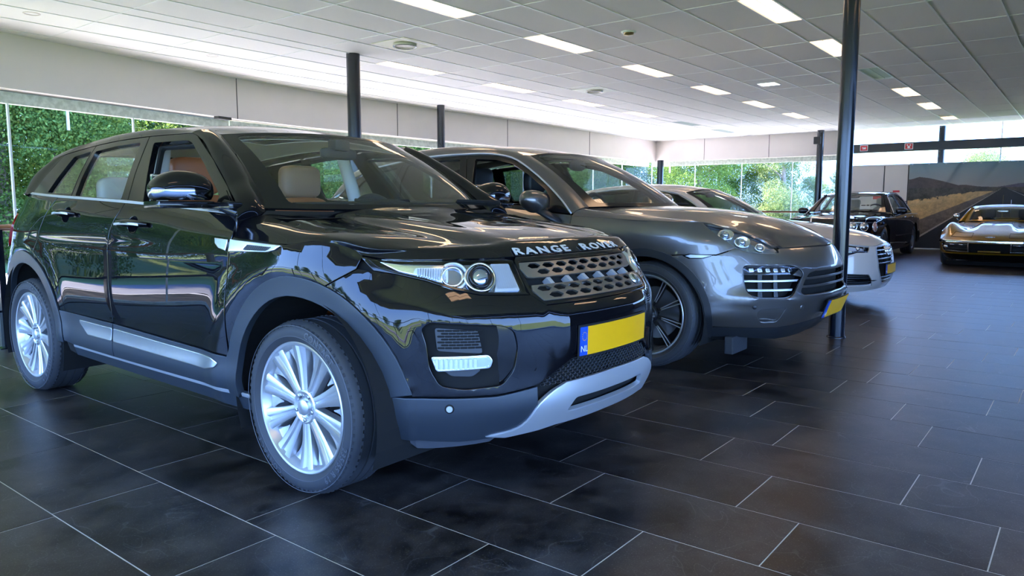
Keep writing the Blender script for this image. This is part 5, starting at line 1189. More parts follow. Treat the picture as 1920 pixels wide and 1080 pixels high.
# ================================================================ grey SUV
CP=[(0,.87),(.2,.865),(.4,.835),(.58,.765),(.72,.655),(.83,.49),(.90,.31),(.945,.12),(.965,-.08),(.97,-.4),(.965,-1.0),(.965,-1.8),(.965,-2.4),(.97,-2.9),(.965,-3.2),(.93,-3.6),(.82,-3.88),(.6,-4.02),(.3,-4.08),(0,-4.1)]
CZ=[.20,.32,.42,.52,.60,.70,.78,.84,.90,.97,1.04,1.10,1.16,1.30]
CO={0:[.22,.10,.03,.0,.0,.0,.03,.065,.12,.20,.30,.4,.5,.7],
 .5:[.20,.08,.02,.0,.01,.02,.05,.09,.15,.24,.34,.44,.54,.7],
 .9:[.16,.05,.01,.0,.015,.03,.045,.06,.09,.14,.24,.34,.44,.6],
 1.2:[.12,.04,.0,.0,.005,.01,.015,.02,.025,.06,.14,.24,.34,.5],
 1.45:[.08,.03,.0,.0,.0,.0,.0,.0,.002,.012,.045,.11,.2,.4],
 2.0:[.07,.03,.0,.0,.012,.008,.0,.0,.0,.008,.03,.06,.10,.2],
 3.0:[.07,.03,.0,.005,.02,.01,.0,.0,.0,.005,.022,.05,.085,.2],
 4.2:[.07,.03,.0,.0,.0,.0,.0,.0,.0,.004,.02,.04,.07,.18],
 4.9:[.09,.04,.0,.0,.0,.0,.0,.005,.01,.02,.04,.07,.1,.2],
 -0.01:[.14,.06,.0,.0,.02,.06,.09,.1,.1,.12,.15,.2,.25,.4]}
def grey_suv():
    B = Body(CP, CZ, CO); F_ = SY(B); S2 = F_.conv
    car = empty('car', (5.62, 2.3, 0), math.pi); tag(car, 'metallic grey SUV with rounded nose and dark multi-spoke wheels, second from the camera', 'car', 'cars on the showroom floor')
    P = M['grey_paint'] = mat('grey_paint', (.150, .140, .134), .30, .7, coat=1, coat_r=.015)
    cl = M['arch_plastic'] = mat('arch_plastic', (.022, .024, .028), .42)
    AF, AR = (-.165, .36), (-3.06, .36)
    arc_ = lambda c, r, a0, a1, n=18: [(c[0]+r*math.cos(t), c[1]+r*math.sin(t)) for t in np.radians(np.linspace(a0, a1, n))]
    seam = [(1.378, .814), (1.144, .818), (1.07, .845), (1.02, .868)]
    top = [(1.08, .906), (1.178, .969), (1.228, 1.006), (1.262, 1.034)] + S2([(-.11, 1.037), (-.42, 1.049), (-.797, 1.068)])
    panel(B, seam + top + S2([(-.80, .60), (-.72, .45)] + arc_(AF, .483, 169, 68, 16)), 'front_fender', P, car, .05, mirror=True)
    panel(B, S2([(-.805, 1.072), (-.806, .60), (-.81, .42), (-1.96, .42), (-1.96, 1.0), (-1.87, 1.143), (-1.4, 1.122)]), 'front_door', P, car, .08, mirror=True)
    panel(B, S2([(-1.876, 1.143), (-1.966, 1.0), (-1.966, .42)] + arc_(AR, .483, 10, 70, 10) + [(-2.86, .92), (-2.80, 1.175), (-2.3, 1.16)]), 'rear_door', P, car, .08, mirror=True)
    panel(B, S2([(-2.806, 1.175), (-2.866, .92)] + arc_(AR, .483, 71, 165, 12)) + [(B.L-.003, .45), (B.L-.003, 1.20), (F_.S(-3.6), 1.23)], 'rear_quarter_panel', P, car, .08, mirror=True)
    # bumper
    inn = [(.968, .748), (.60, .748), (.53, .720), (.505, .690), (.56, .610), (.615, .545), (.67, .527), (.868, .530), (.935, .560), (.965, .64)]
    inn = [tuple(p) for p in rnd(inn, .03)]
    cg = [tuple(p) for p in rnd([(.445, .690), (.485, .655), (.545, .565), (.52, .546), (-.52, .546), (-.545, .565), (-.485, .655), (-.445, .690), (-.34, .706), (.34, .706)], .02)]
    half = [(0, .858), (.266, .858), (.467, .858), (.645, .857), (.686, .852), (.684, .830), (.785, .824), (.927, .833), (1.012, .862)] + [(1.065, .84), (1.144, .812), (1.376, .808)] + S2(arc_(AF, .483, 66, -4, 16)) + [(1.15, .328), (.843, .325), (.70, .325), (.40, .345), (0, .36)]
    full = half + [(-a, b) for a, b in half[::-1] if a > 0]
    led = lambda s, z: .018/(1+np.exp(-(z-.498)/.006))/(1+np.exp((z-.53)/.02))*np.clip((1.15-abs(s))/.2, 0, 1) + .012*np.exp(-(((abs(s)-.03)/.6)**2))*np.exp(-((z-.52)/.02)**2)
    pk = [tuple(p) for p in rnd([(.868, .415), (.852, .455), (.66, .466), (.70, .385), (.72, .366), (.835, .364)], .02)]
    mk = [(1.368, .806), (1.328, .821), (1.152, .816), (1.227, .788), (1.328, .786)]
    panel(B, full, 'front_bumper', P, car, .035, holes=[inn, [(-a, b) for a, b in inn], cg, pk, [(-a, b) for a, b in pk]], offf=led)
    panel(B, [(0, .352), (.40, .337), (.70, .317), (1.15, .320)] + S2(arc_(AF, .483, -6, -14, 3)) + [(1.0, .25), (.6, .22), (0, .22), (-.6, .22), (-1.0, .25)] + [(-a, b) for a, b in S2(arc_(AF, .483, -14, -6, 3))] + [(-1.15, .320), (-.70, .317), (-.40, .337)], 'lower_bumper', cl, car, .06, -.004, .02)
    for sg in (1, -1):
        fl = dict(flip=sg < 0)
        bk = panel(B, [(1.0, .50), (1.0, .77), (.48, .77), (.48, .50)], 'air_intake', M['dark'], car, .05, -.06, .01, **fl)
        panel(B, inn, 'intake_rim', M['gloss_black'], bk, .03, -.002, .06, holes=[[tuple(p) for p in (np.array(inn)-[.74, .64])*[.965, .92]+[.74, .64]]], **fl)
        for z_ in (.645, .586): panel(B, [(.962, z_+.007), (.545 if z_ > .6 else .60, z_+.007), (.56 if z_ > .6 else .61, z_-.007), (.955 if z_ > .6 else .935, z_-.007)], 'intake_slat', M['silver_trim'], bk, .04, -.012, .02, bev=.003, **fl)
        for s_ in (.84, .72): panel(B, [(s_+.016, .54), (s_+.016, .74), (s_-.016, .74), (s_-.016, .54)], 'intake_strut', M['arch_plastic'], bk, .04, -.04, .01, **fl)
        lb = panel(B, [tuple(p) for p in rnd([(.962, .742), (.605, .742), (.55, .715), (.535, .690), (.962, .688)], .012)], 'daytime_light', M['gloss_black'], car, .03, -.012, .03, **fl)
        for k in range(6): s_ = .93 - k*.058; panel(B, [tuple(p) for p in rnd([(s_-.006, .730), (s_-.036, .730), (s_-.040, .706), (s_-.010, .704)], .006)], 'light_cell', M['lamp_chrome'], lb, .02, -.006, .01, **fl)
        panel(B, [tuple(p) for p in rnd([(.966, .746), (.602, .746), (.545, .718), (.528, .686), (.966, .684)], .014)], 'light_cover', M['lens_glass'], lb, .04, .0, .004, **fl)
        panel(B, [(.53, .668), (.51, .694), (.54, .718), (.60, .684)], 'light_wing', P, bk, .03, -.002, .02, **fl)
        panel(B, [(.89, .35), (.89, .48), (.63, .48), (.66, .35)], 'bumper_pocket', P, car, .04, -.03, .01, offf=lambda s, z: .028*np.clip((.78-s)/.12, 0, 1), **fl)
        fm_ = panel(B, mk, 'side_marker', M['gloss_black'], car, .02, .004, .01, **fl); panel(B, (np.array(mk)-[1.26, .803]).dot(np.diag([.82, .62]))+[1.26, .803], 'marker_lens', M['lamp_satin'], fm_, .03, .007, .006, **fl)
        # headlight
        HLc = [(1.253, 1.030), (1.186, 1.012), (.993, .971), (.801, .916), (.690, .858), (.676, .838), (.690, .829), (.785, .829), (.927, .838), (1.077, .907), (1.177, .969), (1.228, 1.004)]
        HLc = [tuple(p) for p in curve(HLc + HLc[:1], 3)[:-1]]
        hl = panel(B, (np.array(HLc)-[.95, .92])*[1.03, 1.06]+[.95, .92], 'headlight', M['lamp_tray'], car, .04, -.022, .01, **fl)
        for (s_, z_, r_, nm) in ((1.085, .955, .050, 'projector'), (.965, .905, .052, 'beam'), (.835, .868, .036, 'beam')):
            t = np.linspace(0, 2*math.pi, 26, endpoint=False); V = []
            for rr, oo in ((1.04, -.020), (.96, -.006), (.82, -.006), (.70, -.017), (.05, -.019)): V.append(B(s_+r_*rr*np.cos(t)*1.15, z_+r_*rr*np.sin(t)*.78, np.full(26, oo))*[sg, 1, 1])
            mesh_obj(nm + '_bowl', np.vstack(V), [(a*26+i, a*26+(i+1) % 26, (a+1)*26+(i+1) % 26, (a+1)*26+i) for a in range(4) for i in range(26)], M['lamp_chrome'], hl)
            c = B([s_], [z_], [-.018])[0]*[sg, 1, 1]; v, f = superblob(c, (.028, .024, .026), (18, 12), (1, 1)); MB().add(v, f).build('projector_lens' if nm == 'projector' else 'bulb_cap', bpy.data.materials['projector_glass'], hl, True)
        panel(B, [(1.02, .935), (.99, .948), (.80, .895), (.74, .858), (.86, .878), (.97, .915)], 'lamp_blade', P, hl, .03, -.018, .02, **fl)
        panel(B, HLc, 'lamp_cover', M['lens_glass'], hl, .035, .001, .004, **fl)
        panel(B, S2(arc_(AF, .486, -14, 173, 34) + arc_(AF, .432, -14, 173, 34)[::-1]), 'wheel_arch_cladding', cl, car, .03, .008, .03, **fl)
        panel(B, S2(arc_(AR, .486, 0, 178, 30) + arc_(AR, .432, 0, 178, 30)[::-1]), 'wheel_arch_cladding', cl, car, .04, .008, .03, **fl)
        panel(B, S2([(-.64, .40), (-2.56, .40), (-2.56, .24), (-.62, .24)]), 'side_sill', cl, car, .08, .0, .02, **fl)
        for c in (AF, AR): arch_liner(car, c[0], .445, sg*.52, sg*.935, .36, M['dark'])
        disc = lambda s, z, r, m, nm: disc_on(B, s*sg, z, r, r, .003, .005, nm, m, car, 20)
        disc(.885, .472, .014, cl, 'parking_sensor'); disc(.525, .459, .020, P, 'tow_cover')
    gb = panel(B, [(.56, .53), (.56, .72), (-.56, .72), (-.56, .53)], 'grille', M['dark'], car, .06, -.06)
    for z_, a in ((.655, .475), (.60, .515)):
        panel(B, [(a, z_+.008), (-a, z_+.008), (-a-.008, z_-.008), (a+.008, z_-.008)], 'grille_slat', P, gb, .05, -.004, .03, bev=.003)
    panel(B, [(.36, .70), (.34, .707), (-.34, .707), (-.36, .70)], 'grille_slat', P, gb, .05, -.002, .02, bev=.002)
    pf = lambda a, b, o: B(np.asarray(a), np.asarray(b)+.44, np.asarray(o)+.035)
    plate(car, pf, .51, .108); MB().box((-.20, .80, .40), (.20, .87, .48)).build('plate_bracket', M['dark'], car)
    panel(B, [(.02, .30), (.02, .84), (1.0, .80), (1.2, .93)] + S2([(-.1, 1.0), (-.8, 1.04), (-2.8, 1.13), (-3.5, 1.15)]) + [(B.L-.02, 1.1), (B.L-.02, .3)] + S2(arc_(AR, .45, 190, -10, 16) + arc_(AF, .45, 190, -12, 16)), 'inner_body', M['dark'], car, .1, -.065, .005, mirror=True)
    MB().box((-.74, -3.9, .22), (.74, .35, .26)).box((-.5, -.3, .22), (.5, .3, .75)).build('underbody', M['dark'], car)
    for sg in (1, -1): MB().box((sg*.55, .38, .14), (sg*.82, .44, .26), .01).build('air_deflector', M['rubber'], car)
    # bonnet + fender tops
    Bp = lambda s, z: list(B([s], [z])[0]); S = F_.S
    r0 = [Bp(s, z) for s, z in ((0, .866), (.2, .866), (.4, .866), (.52, .866), (.60, .865), (.65, .864), (.68, .860), (.69, .858))]
    rows = [r0, [(0, .715, .908), (.2, .705, .907), (.36, .675, .902), (.45, .645, .896), (.52, .62, .890), (.56, .61, .886), (.60, .60, .884), Bp(.765, .899)],
      [(0, .56, .980), (.2, .555, .977), (.40, .53, .967), (.50, .49, .958), (.575, .47, .949), (.625, .462, .947), (.67, .46, .945), Bp(.90, .950)],
      [(0, .36, 1.050), (.2, .355, 1.047), (.42, .34, 1.032), (.55, .31, 1.016), (.655, .30, 1.004), (.705, .30, 1.003), (.76, .31, .999), Bp(1.09, .997)],
      [(0, .15, 1.095), (.22, .145, 1.09), (.46, .13, 1.073), (.61, .12, 1.050), (.72, .12, 1.035), (.77, .12, 1.036), (.82, .14, 1.036), Bp(1.262, 1.037)],
      [(0, -.10, 1.125), (.24, -.1, 1.12), (.50, -.11, 1.10), (.655, -.11, 1.074), (.765, -.11, 1.057), (.81, -.11, 1.060), (.87, -.11, 1.054), Bp(S(-.11), 1.040)],
      [(0, -.35, 1.140), (.25, -.36, 1.135), (.53, -.38, 1.117), (.69, -.40, 1.093), (.80, -.42, 1.083), (.84, -.42, 1.085), (.885, -.42, 1.075), Bp(S(-.42), 1.052)],
      [(0, -.46, 1.145), (.27, -.50, 1.142), (.56, -.62, 1.13), (.72, -.70, 1.118), (.815, -.76, 1.118), (.845, -.78, 1.118), (.885, -.79, 1.105), Bp(S(-.80), 1.070)]]
    H = sgn_net(rows, True, 2, True); v5 = H.vs[5]/H.vs[-1] - .02
    panel(H, [(0.001, -v5), (.999, -v5), (.999, v5), (.001, v5)], 'hood', P, car, .03, thick=.02)
    panel(H, [(.02, v5+.006), (.999, v5+.006), (.999, 1), (.02, 1)], 'fender_top', P, car, .04, mirror=True)
    g = lambda y, z: .895 - .40*(z-1.12) - .18*np.clip(z-1.32, 0, 1)**1.4 - .035*np.clip(-y-2.5, 0, 2)**1.5 - .01*np.clip(y+1.0, 0, 1)
    rr = lambda p, r=.02: [tuple(q) for q in rnd(p, r)]
    wins = [('front', [(-.812, 1.086), (-.93, 1.178), (-1.08, 1.288), (-1.32, 1.432), (-1.515, 1.522), (-1.72, 1.566), (-2.062, 1.580), (-1.97, 1.35), (-1.872, 1.148), (-1.4, 1.125)], rr([(-.98, 1.128), (-1.10, 1.262), (-1.33, 1.402), (-1.52, 1.488), (-1.71, 1.530), (-1.953, 1.545), (-1.90, 1.35), (-1.819, 1.168), (-1.49, 1.152)]), 'car_glass', True),
            ('rear', [(-1.878, 1.148), (-1.977, 1.35), (-2.068, 1.580), (-2.5, 1.574), (-2.85, 1.548), (-2.87, 1.35), (-2.80, 1.183)], rr([(-1.98, 1.175), (-2.06, 1.36), (-2.13, 1.550), (-2.5, 1.542), (-2.78, 1.52), (-2.80, 1.35), (-2.74, 1.20)]), 'tint_glass', False),
            ('quarter', [(-2.806, 1.183), (-2.876, 1.35), (-2.856, 1.548), (-3.3, 1.488), (-3.5, 1.38), (-3.68, 1.232)], rr([(-2.87, 1.21), (-2.92, 1.35), (-2.91, 1.50), (-3.24, 1.455), (-3.38, 1.36), (-3.48, 1.24)]), 'tint_glass', False)]
    drip = [(-.806, 1.088), (-.93, 1.180), (-1.08, 1.290), (-1.32, 1.434), (-1.515, 1.526)]
    G, WS, RFn, gp = greenhouse(car, P, g, wins, [(0, -.48, 1.14), (.3, -.52, 1.14), (.6, -.64, 1.14), (.775, -.745, 1.135)], [(0, -1.36, 1.600), (.25, -1.375, 1.596), (.45, -1.40, 1.585), (.60, -1.44, 1.562)], drip,
        [(-1.515, 1.526), (-1.75, 1.572), (-2.1, 1.586), (-2.7, 1.567), (-3.25, 1.498), (-3.62, 1.395)], [(-1.44, 1.562), (-1.75, 1.628), (-2.2, 1.662), (-2.7, 1.652), (-3.2, 1.595), (-3.6, 1.50)], [(-1.36, 1.60), (-1.8, 1.672), (-2.3, 1.700), (-2.8, 1.695), (-3.3, 1.655), (-3.72, 1.60)],
        [[(0, -3.73, 1.598), (.3, -3.71, 1.59), (.62, -3.61, 1.498)], [(0, -3.9, 1.4), (.36, -3.87, 1.395), (.72, -3.72, 1.36)], [(0, -4.03, 1.21), (.4, -4.0, 1.21), (.82, -3.78, 1.215)]], [(-3.62, 1.395), (-3.60, 1.32), (-3.70, 1.225)],
        trim=[(-.815, 1.082), (-.93, 1.184), (-1.08, 1.294), (-1.32, 1.438), (-1.515, 1.530), (-1.75, 1.578), (-2.1, 1.592), (-2.7, 1.573), (-3.2, 1.51)], glass='car_glass')
    sc_ = sgn_net([[tuple(p) for p in H([.985]*5, [0, .25, .5, .75, .93])], [tuple(p) for p in WS([0]*5, [0, .25, .5, .75, 1.0])]], True, 2, True) if False else None
    MB().tube([(0, -2.95, 1.70), (0, -3.06, 1.80)], [.008, .002], 8).build('roof_antenna', M['dark'], car, True)
    for x0, x1 in ((.66, .05), (-.08, -.68)): wp = MB(); wp.tube([(x1, -.60, 1.158), ((x0+x1)/2, -.64, 1.165), (x0, -.76, 1.155)], .008, 8).build('wiper', M['dark'], car, True)
    for sg in (1, -1):
        mr = empty('door_mirror', (sg*1.08, -1.05, 1.175), 0, car)
        def sq(p): u = max(0, p[0]*sg)/.13; return [p[0], p[1]*(1-.25*u), p[2]*(1 - .35*u*(p[2] < 0)) + .012*u]
        v, f = superblob((0, 0, 0), (.135, .095, .085), (28, 18), (.9, .8), sq); MB().add(v, f).build('mirror_cap', P, mr, True)
        MB().tube([(-sg*.02, .03, -.055), (-sg*.09, .10, -.115), (-sg*.14, .16, -.155)], [.05, .045, .035], 12, flat=.5).build('mirror_arm', cl, mr, True)
        panel(G, rr([(-.84, 1.10), (-1.06, 1.265), (-1.03, 1.14), (-1.03, 1.12)], .005), 'mirror_sail', M['gloss_black'], car, .05, .003, .01, flip=sg < 0)
        hd = MB(); pts = [F_([y], [1.0], [.02+.02*math.sin((y+1.75)/.25*math.pi)])[0]*[sg, 1, 1] for y in np.linspace(-1.75, -1.50, 9)]; hd.tube(pts, .014, 10).build('door_handle', P, car, True)
    bl = M['black_leather']
    for x_ in (.42, -.42): seat(car, x_, -1.72, .58, bl, M['nut'], rec=.32); seat(car, x_, -2.65, .60, bl, M['nut'], name='rear_seat', rec=.28)
    v, f = superblob((0, -1.02, 1.0), (.76, .28, .12), (28, 12), (.5, .35)); MB().add(v, f).build('dashboard', M['dash'], car, True)
    stw = empty('steering_wheel', (-.40, -1.36, 1.09), 0, car); stw.rotation_euler = (R(-65), 0, 0)
    MB().lathe([(.018*math.sin(a), .18+.018*math.cos(a)) for a in np.linspace(0, 6.2832, 10, endpoint=False)], 36, 'z', close=True).build('rim', bl, stw, True); MB().box((-.17, -.02, -.008), (.17, .02, .008)).lathe([(-.01, .06), (.02, .05), (.025, 0)], 20, 'z').build('spokes', bl, stw)
    v, f = superblob((0, -1.36, 1.50), (.12, .03, .05), (18, 10), (.8, .7)); MB().add(v, f).build('rear_view_mirror', M['dash'], car, True)
    MB().box((-.80, -3.4, .45), (.80, -.9, .48)).build('cabin_floor', M['dash'], car)
    for sg in (1, -1): panel(F_, [(-.9, .62), (-.9, 1.06), (-1.9, 1.10), (-2.7, 1.12), (-2.7, .62)], 'door_lining', M['dash'], car, .12, -.10, .01, flip=sg < 0)
    for x_, y_, sd in ((.825, -.155, 1), (.825, -3.06, 1), (-.825, -.155, -1), (-.825, -3.06, -1)): wheel(car, (x_, y_, .376), .376, .27, .285, (10, 'twin'), WM, sd, None, .1)
    return car
grey_suv()
# ================================================================ smaller cars
def build_small(name_label, loc, rz, paint, plan, zs, offs, hood, winspec, wheels, arch, panels, trunk=None, detail=None, group='cars on the showroom floor', trim_m=None):
    B = Body(plan, zs, offs, detail); F_ = SY(B); car = empty('car', loc, rz); tag(car, name_label, 'car', group)
    (fa, ra, ar, hub) = arch
    arc_ = lambda c, r, a0, a1, n=14: [(c+r*math.cos(t), hub+r*math.sin(t)) for t in np.radians(np.linspace(a0, a1, n))]
    zt, zb, sd, door = panels['top'], panels['bottom'], panels['side_top'], panels['door']
    top = lambda y: float(np.interp(-y, [-q[0] for q in sd], [q[1] for q in sd]))
    S2 = F_.conv; d0, d1, d2 = door
    tp = lambda a, b, n=5: [(y, top(y)) for y in np.linspace(a, b, n)]
    panel(B, zt + S2(tp(fa+ar*.9, d0+.003, 6) + [(d0+.003, zb)] + arc_(fa, ar, 185, 60, 12)) + panels['seam'], 'front_fender', paint, car, .06, mirror=True)
    panel(B, S2(tp(d0-.003, d1+.003) + [(d1+.003, zb), (d0-.003, zb)]), 'front_door', paint, car, .09, mirror=True)
    if d2: panel(B, S2(tp(d1-.003, d2+.003) + [(d2+.003, max(zb, hub+ar*.9))] + arc_(ra, ar, 60, 0, 8) + [(d1-.003, zb)]), 'rear_door', paint, car, .09, mirror=True)
    d2 = d2 or d1
    endt = panels['rear_top']
    panel(B, S2(tp(d2-.003, panels['ry'])) + [(B.L-.003, endt), (B.L-.003, zb)] + S2([(ra-ar-.02, zb)] + (arc_(ra, ar, 180, 62 if panels['door'][2] else 0, 12) + ([(d1-.003, zb)] if not panels['door'][2] else [(d2-.003, hub+ar*.92)]))), 'rear_quarter_panel', paint, car, .09, mirror=True)
    panel(B, S2([(fa-ar-.0, zb-.004), (ra+ar, zb-.004), (ra+ar, zb-.08), (fa-ar, zb-.08)]), 'side_sill', panels.get('sillm', paint), car, .1, -.01, .02, mirror=True)
    panel(B, [(.02, .24), (.02, zt[0][1]-.04)] + S2([(fa, top(fa)-.05), (d0, top(d0)-.04), (d2, top(d2)-.04)]) + [(B.L-.02, endt-.04), (B.L-.02, .24)] + S2(arc_(ra, ar*.93, 190, -10) + arc_(fa, ar*.93, 190, -10)), 'inner_body', M['dark'], car, .12, -.05, .004, mirror=True)
    wx, wr, ww, rr, st, wm = wheels
    for y_ in (fa, ra):
        for sg in (1, -1):
            arch_liner(car, y_, ar*.95, sg*.5, sg*(wx+.07), hub, M['dark']); wheel(car, (sg*wx, y_, wr), wr, ww, rr, st, wm, sg)
    MB().box((-wx+.05, ra-.9, .17), (wx-.05, fa+.3, .21)).box((-.45, fa-.4, .17), (.45, fa+.3, .6)).build('underbody', M['dark'], car)
    H = sgn_net(hood, True, 2, True); hv = panels.get('hoodv', 1); panel(H, [(0.001, -hv), (.999, -hv), (.999, hv), (.001, hv)], 'hood', paint, car, .04, thick=.02)
    if hv < 1: panel(H, [(.001, hv+.006), (.999, hv+.006), (.999, 1), (.001, 1)], 'fender_top', paint, car, .05, mirror=True)
    if trunk: T = sgn_net(trunk, True, 2, True); panel(T, FR, 'boot_lid', paint, car, .08, thick=.02)
    G, WS, RFn, gp = greenhouse(car, paint, *winspec['args'], **winspec['kw'])
    return car, B, F_, G, H, gp, WS
def simple_mirrors(car, x, y, z, m, r=(.11, .06, .06)):
    for sg in (1, -1):
        mr = empty('door_mirror', (sg*x, y, z), 0, car); v, f = superblob((0, 0, 0), r, (20, 12), (.7, .7)); MB().add(v, f).build('mirror_cap', m, mr, True); MB().tube([(-sg*.03, 0, -r[2]*.6), (-sg*.14, .03, -r[2]*1.3)], [.025, .02], 8).build('mirror_arm', m, mr, True)
def lamp_round(car, B, s, z, r, name, m_ring, m_lens, off=.01, sx=1.0):
    for sg in (1, -1):
        t = np.linspace(0, 2*math.pi, 22, endpoint=False); V = []
        for q, o in ((1.12, off-.012), (1.08, off+.008), (.98, off+.008), (.92, off-.008), (.5, off-.028), (.05, off-.032)): V.append(B(s+r*sx*q*np.cos(t), z+r*q*np.sin(t), np.full(22, o))*[sg, 1, 1])
        o_ = mesh_obj(name, np.vstack(V), [(a*22+i, a*22+(i+1) % 22, (a+1)*22+(i+1) % 22, (a+1)*22+i) for a in range(5) for i in range(22)], m_ring, car)
        V = [];
        for q, o in ((.95, off), (.7, off+.014), (.35, off+.022), (.04, off+.025)): V.append(B(s+r*sx*q*np.cos(t), z+r*q*np.sin(t), np.full(22, o))*[sg, 1, 1])
        mesh_obj(name + '_lens', np.vstack(V), [(a*22+i, a*22+(i+1) % 22, (a+1)*22+(i+1) % 22, (a+1)*22+i) for a in range(3) for i in range(22)], m_lens, o_)
rr_ = lambda p, r=.02: [tuple(q) for q in rnd(p, r)]
M['white_paint'] = mat('white_paint', (.66, .62, .58), .3, 0, coat=1, coat_r=.015)
M['navy_paint'] = mat('navy_paint', (.004, .005, .012), .3, 0, coat=1, coat_r=.015, spec=0.)
M['gold_paint'] = mat('gold_paint', (.32, .17, .005), .32, .4, coat=1, coat_r=.02)
M['cream'] = mat('cream_leather', (.60, .52, .40), .5)
# ---------------------------------------------------------------- white saloon
QP=[(0,.90),(.25,.885),(.45,.84),(.62,.75),(.75,.60),(.84,.40),(.89,.2),(.925,-.05),(.935,-.4),(.935,-1.2),(.935,-2.8),(.92,-3.3),(.88,-3.7),(.78,-3.93),(.5,-4.02),(0,-4.05)]
QZ=[.16,.26,.36,.48,.58,.66,.72,.78,.85,.92,1.0,1.1]
QO={0:[.10,.03,.0,.0,.01,.035,.07,.13,.22,.35,.5,.7],.6:[.10,.03,.0,.0,.01,.03,.06,.11,.18,.3,.42,.6],.95:[.08,.02,.0,.0,.01,.02,.035,.06,.10,.18,.3,.5],1.3:[.07,.02,.0,.0,.0,.0,.005,.012,.03,.08,.2,.4],
 1.9:[.07,.02,.005,.01,.01,.0,.0,.005,.012,.035,.055,.25],3.5:[.07,.02,.005,.012,.012,.0,.0,.003,.010,.03,.055,.22],-0.01:[.14,.06,.0,.0,.02,.03,.04,.05,.06,.08,.2,.4]}
Bq = Body(QP, QZ, QO); Fq = SY(Bq); bq = lambda s, z: list(Bq([s], [z])[0])
hood = [[bq(0, .722), bq(.2, .718), bq(.40, .702), bq(.56, .706), bq(.75, .722), bq(.90, .742)],
        [(0, .70, .795), (.22, .69, .79), (.44, .64, .778), (.58, .56, .775), (.68, .47, .782), bq(1.05, .79)],
        [(0, .40, .880), (.24, .39, .875), (.48, .35, .858), (.63, .28, .850), (.74, .22, .845), bq(Fq.S(.10), .835)],
        [(0, .0, .940), (.26, -.01, .935), (.52, -.05, .918), (.68, -.10, .905), (.80, -.16, .892), bq(Fq.S(-.25), .865)],
        [(0, -.40, .975), (.28, -.42, .972), (.55, -.50, .96), (.70, -.58, .95), (.82, -.65, .932), bq(Fq.S(-.62), .90)],
        [(0, -.53, .985), (.28, -.56, .983), (.56, -.68, .978), (.72, -.80, .970), (.84, -.84, .958), bq(Fq.S(-.85), .93)]]
sdp = [(.15, .835), (-.25, .862), (-.62, .897), (-.85, .928), (-1.5, .965), (-2.8, .985), (-3.9, .96)]
g_q = lambda y, z: .885 - .62*(z-.98) - .05*np.clip(-y-2.4, 0, 2)**1.5
fq = [(-.88, .955), (-1.10, 1.12), (-1.42, 1.283), (-1.72, 1.330), (-2.05, 1.345), (-2.01, .985)]; rq_ = [(-2.016, .985), (-2.056, 1.345), (-2.6, 1.315), (-2.95, 1.22), (-3.16, 1.02), (-3.1, .995)]
ins_ = lambda P, k=.9: (lambda A: [tuple(q) for q in rnd([tuple(x) for x in (A-A.mean(0))*k+A.mean(0)], .02)])(np.array(P))
car, B, F_, G, H, gp, WS = build_small('white saloon with slatted chrome grille, parked beyond the grey SUV', (9.34, 2.70, 0), math.pi, M['white_paint'], QP, QZ, QO, hood,
    dict(args=(g_q, [('front', fq, ins_(fq), 'tint_glass', False), ('rear', rq_, ins_(rq_, .88), 'tint_glass', False)], [(0, -.56, .985), (.28, -.59, .985), (.56, -.70, .985), (.745, -.85, .975)], [(0, -1.28, 1.362), (.22, -1.29, 1.358), (.42, -1.32, 1.342), (.575, -1.37, 1.312)],
        [(-.88, .955), (-1.06, 1.09), (-1.24, 1.20), (-1.42, 1.285)], [(-1.42, 1.285), (-1.72, 1.333), (-2.1, 1.352), (-2.6, 1.320), (-2.98, 1.225)], [(-1.37, 1.312), (-1.72, 1.375), (-2.1, 1.400), (-2.6, 1.372), (-3.0, 1.30)], [(-1.28, 1.362), (-1.7, 1.420), (-2.1, 1.437), (-2.6, 1.415), (-3.02, 1.355)],
        [[(0, -3.03, 1.353), (.28, -3.02, 1.345), (.56, -2.99, 1.298)], [(0, -3.35, 1.18), (.32, -3.33, 1.175), (.64, -3.22, 1.14)], [(0, -3.62, 1.02), (.36, -3.58, 1.02), (.72, -3.45, .995)]], [(-2.98, 1.225), (-3.08, 1.12), (-3.18, 1.0)]), kw=dict(trim=[(-.90, .985), (-1.10, 1.135), (-1.42, 1.29), (-1.72, 1.337), (-2.1, 1.355), (-2.6, 1.323), (-2.96, 1.23)])),
    (.80, .335, .235, .24, (10, 'plain'), WM), (-.02, -2.93, .385, .345),
    dict(top=[(0, .718), (.20, .714), (.40, .698), (.56, .702), (.75, .718), (.90, .738), (1.05, .786)][5:], bottom=.27, side_top=sdp, door=(-.98, -2.01, -3.0), seam=[(1.12, .64), (1.0, .74)][:1], ry=-3.8, rear_top=.95),
    trunk=[[(0, -3.63, 1.015), (.36, -3.59, 1.015), (.72, -3.46, .99), (.84, -3.35, .965)], [(0, -3.85, 1.0), (.38, -3.82, 1.0), (.70, -3.72, .98), (.85, -3.6, .96)], [(0, -4.0, .95), (.38, -3.97, .95), (.66, -3.88, .95), (.82, -3.72, .95)]])
sal = car
P = M['white_paint']
grl = rr_([(.395, .690), (.425, .60), (.40, .46), (.33, .335), (.24, .262), (0, .255), (-.24, .262), (-.33, .335), (-.40, .46), (-.425, .60), (-.395, .690), (0, .706)], .02)
inq = rr_([(.885, .375), (.845, .402), (.56, .390), (.50, .33), (.45, .255), (.875, .250)], .012)
bh = [(0, .715), (.20, .711), (.40, .695), (.50, .697), (.56, .632), (.72, .630), (.82, .600), (1.12, .612), (1.13, .60)] + F_.conv([(-.02+.388*math.cos(t), .345+.388*math.sin(t)) for t in np.radians(np.linspace(48, -25, 12))]) + [(1.0, .20), (.84, .188), (.4, .205), (0, .208)]
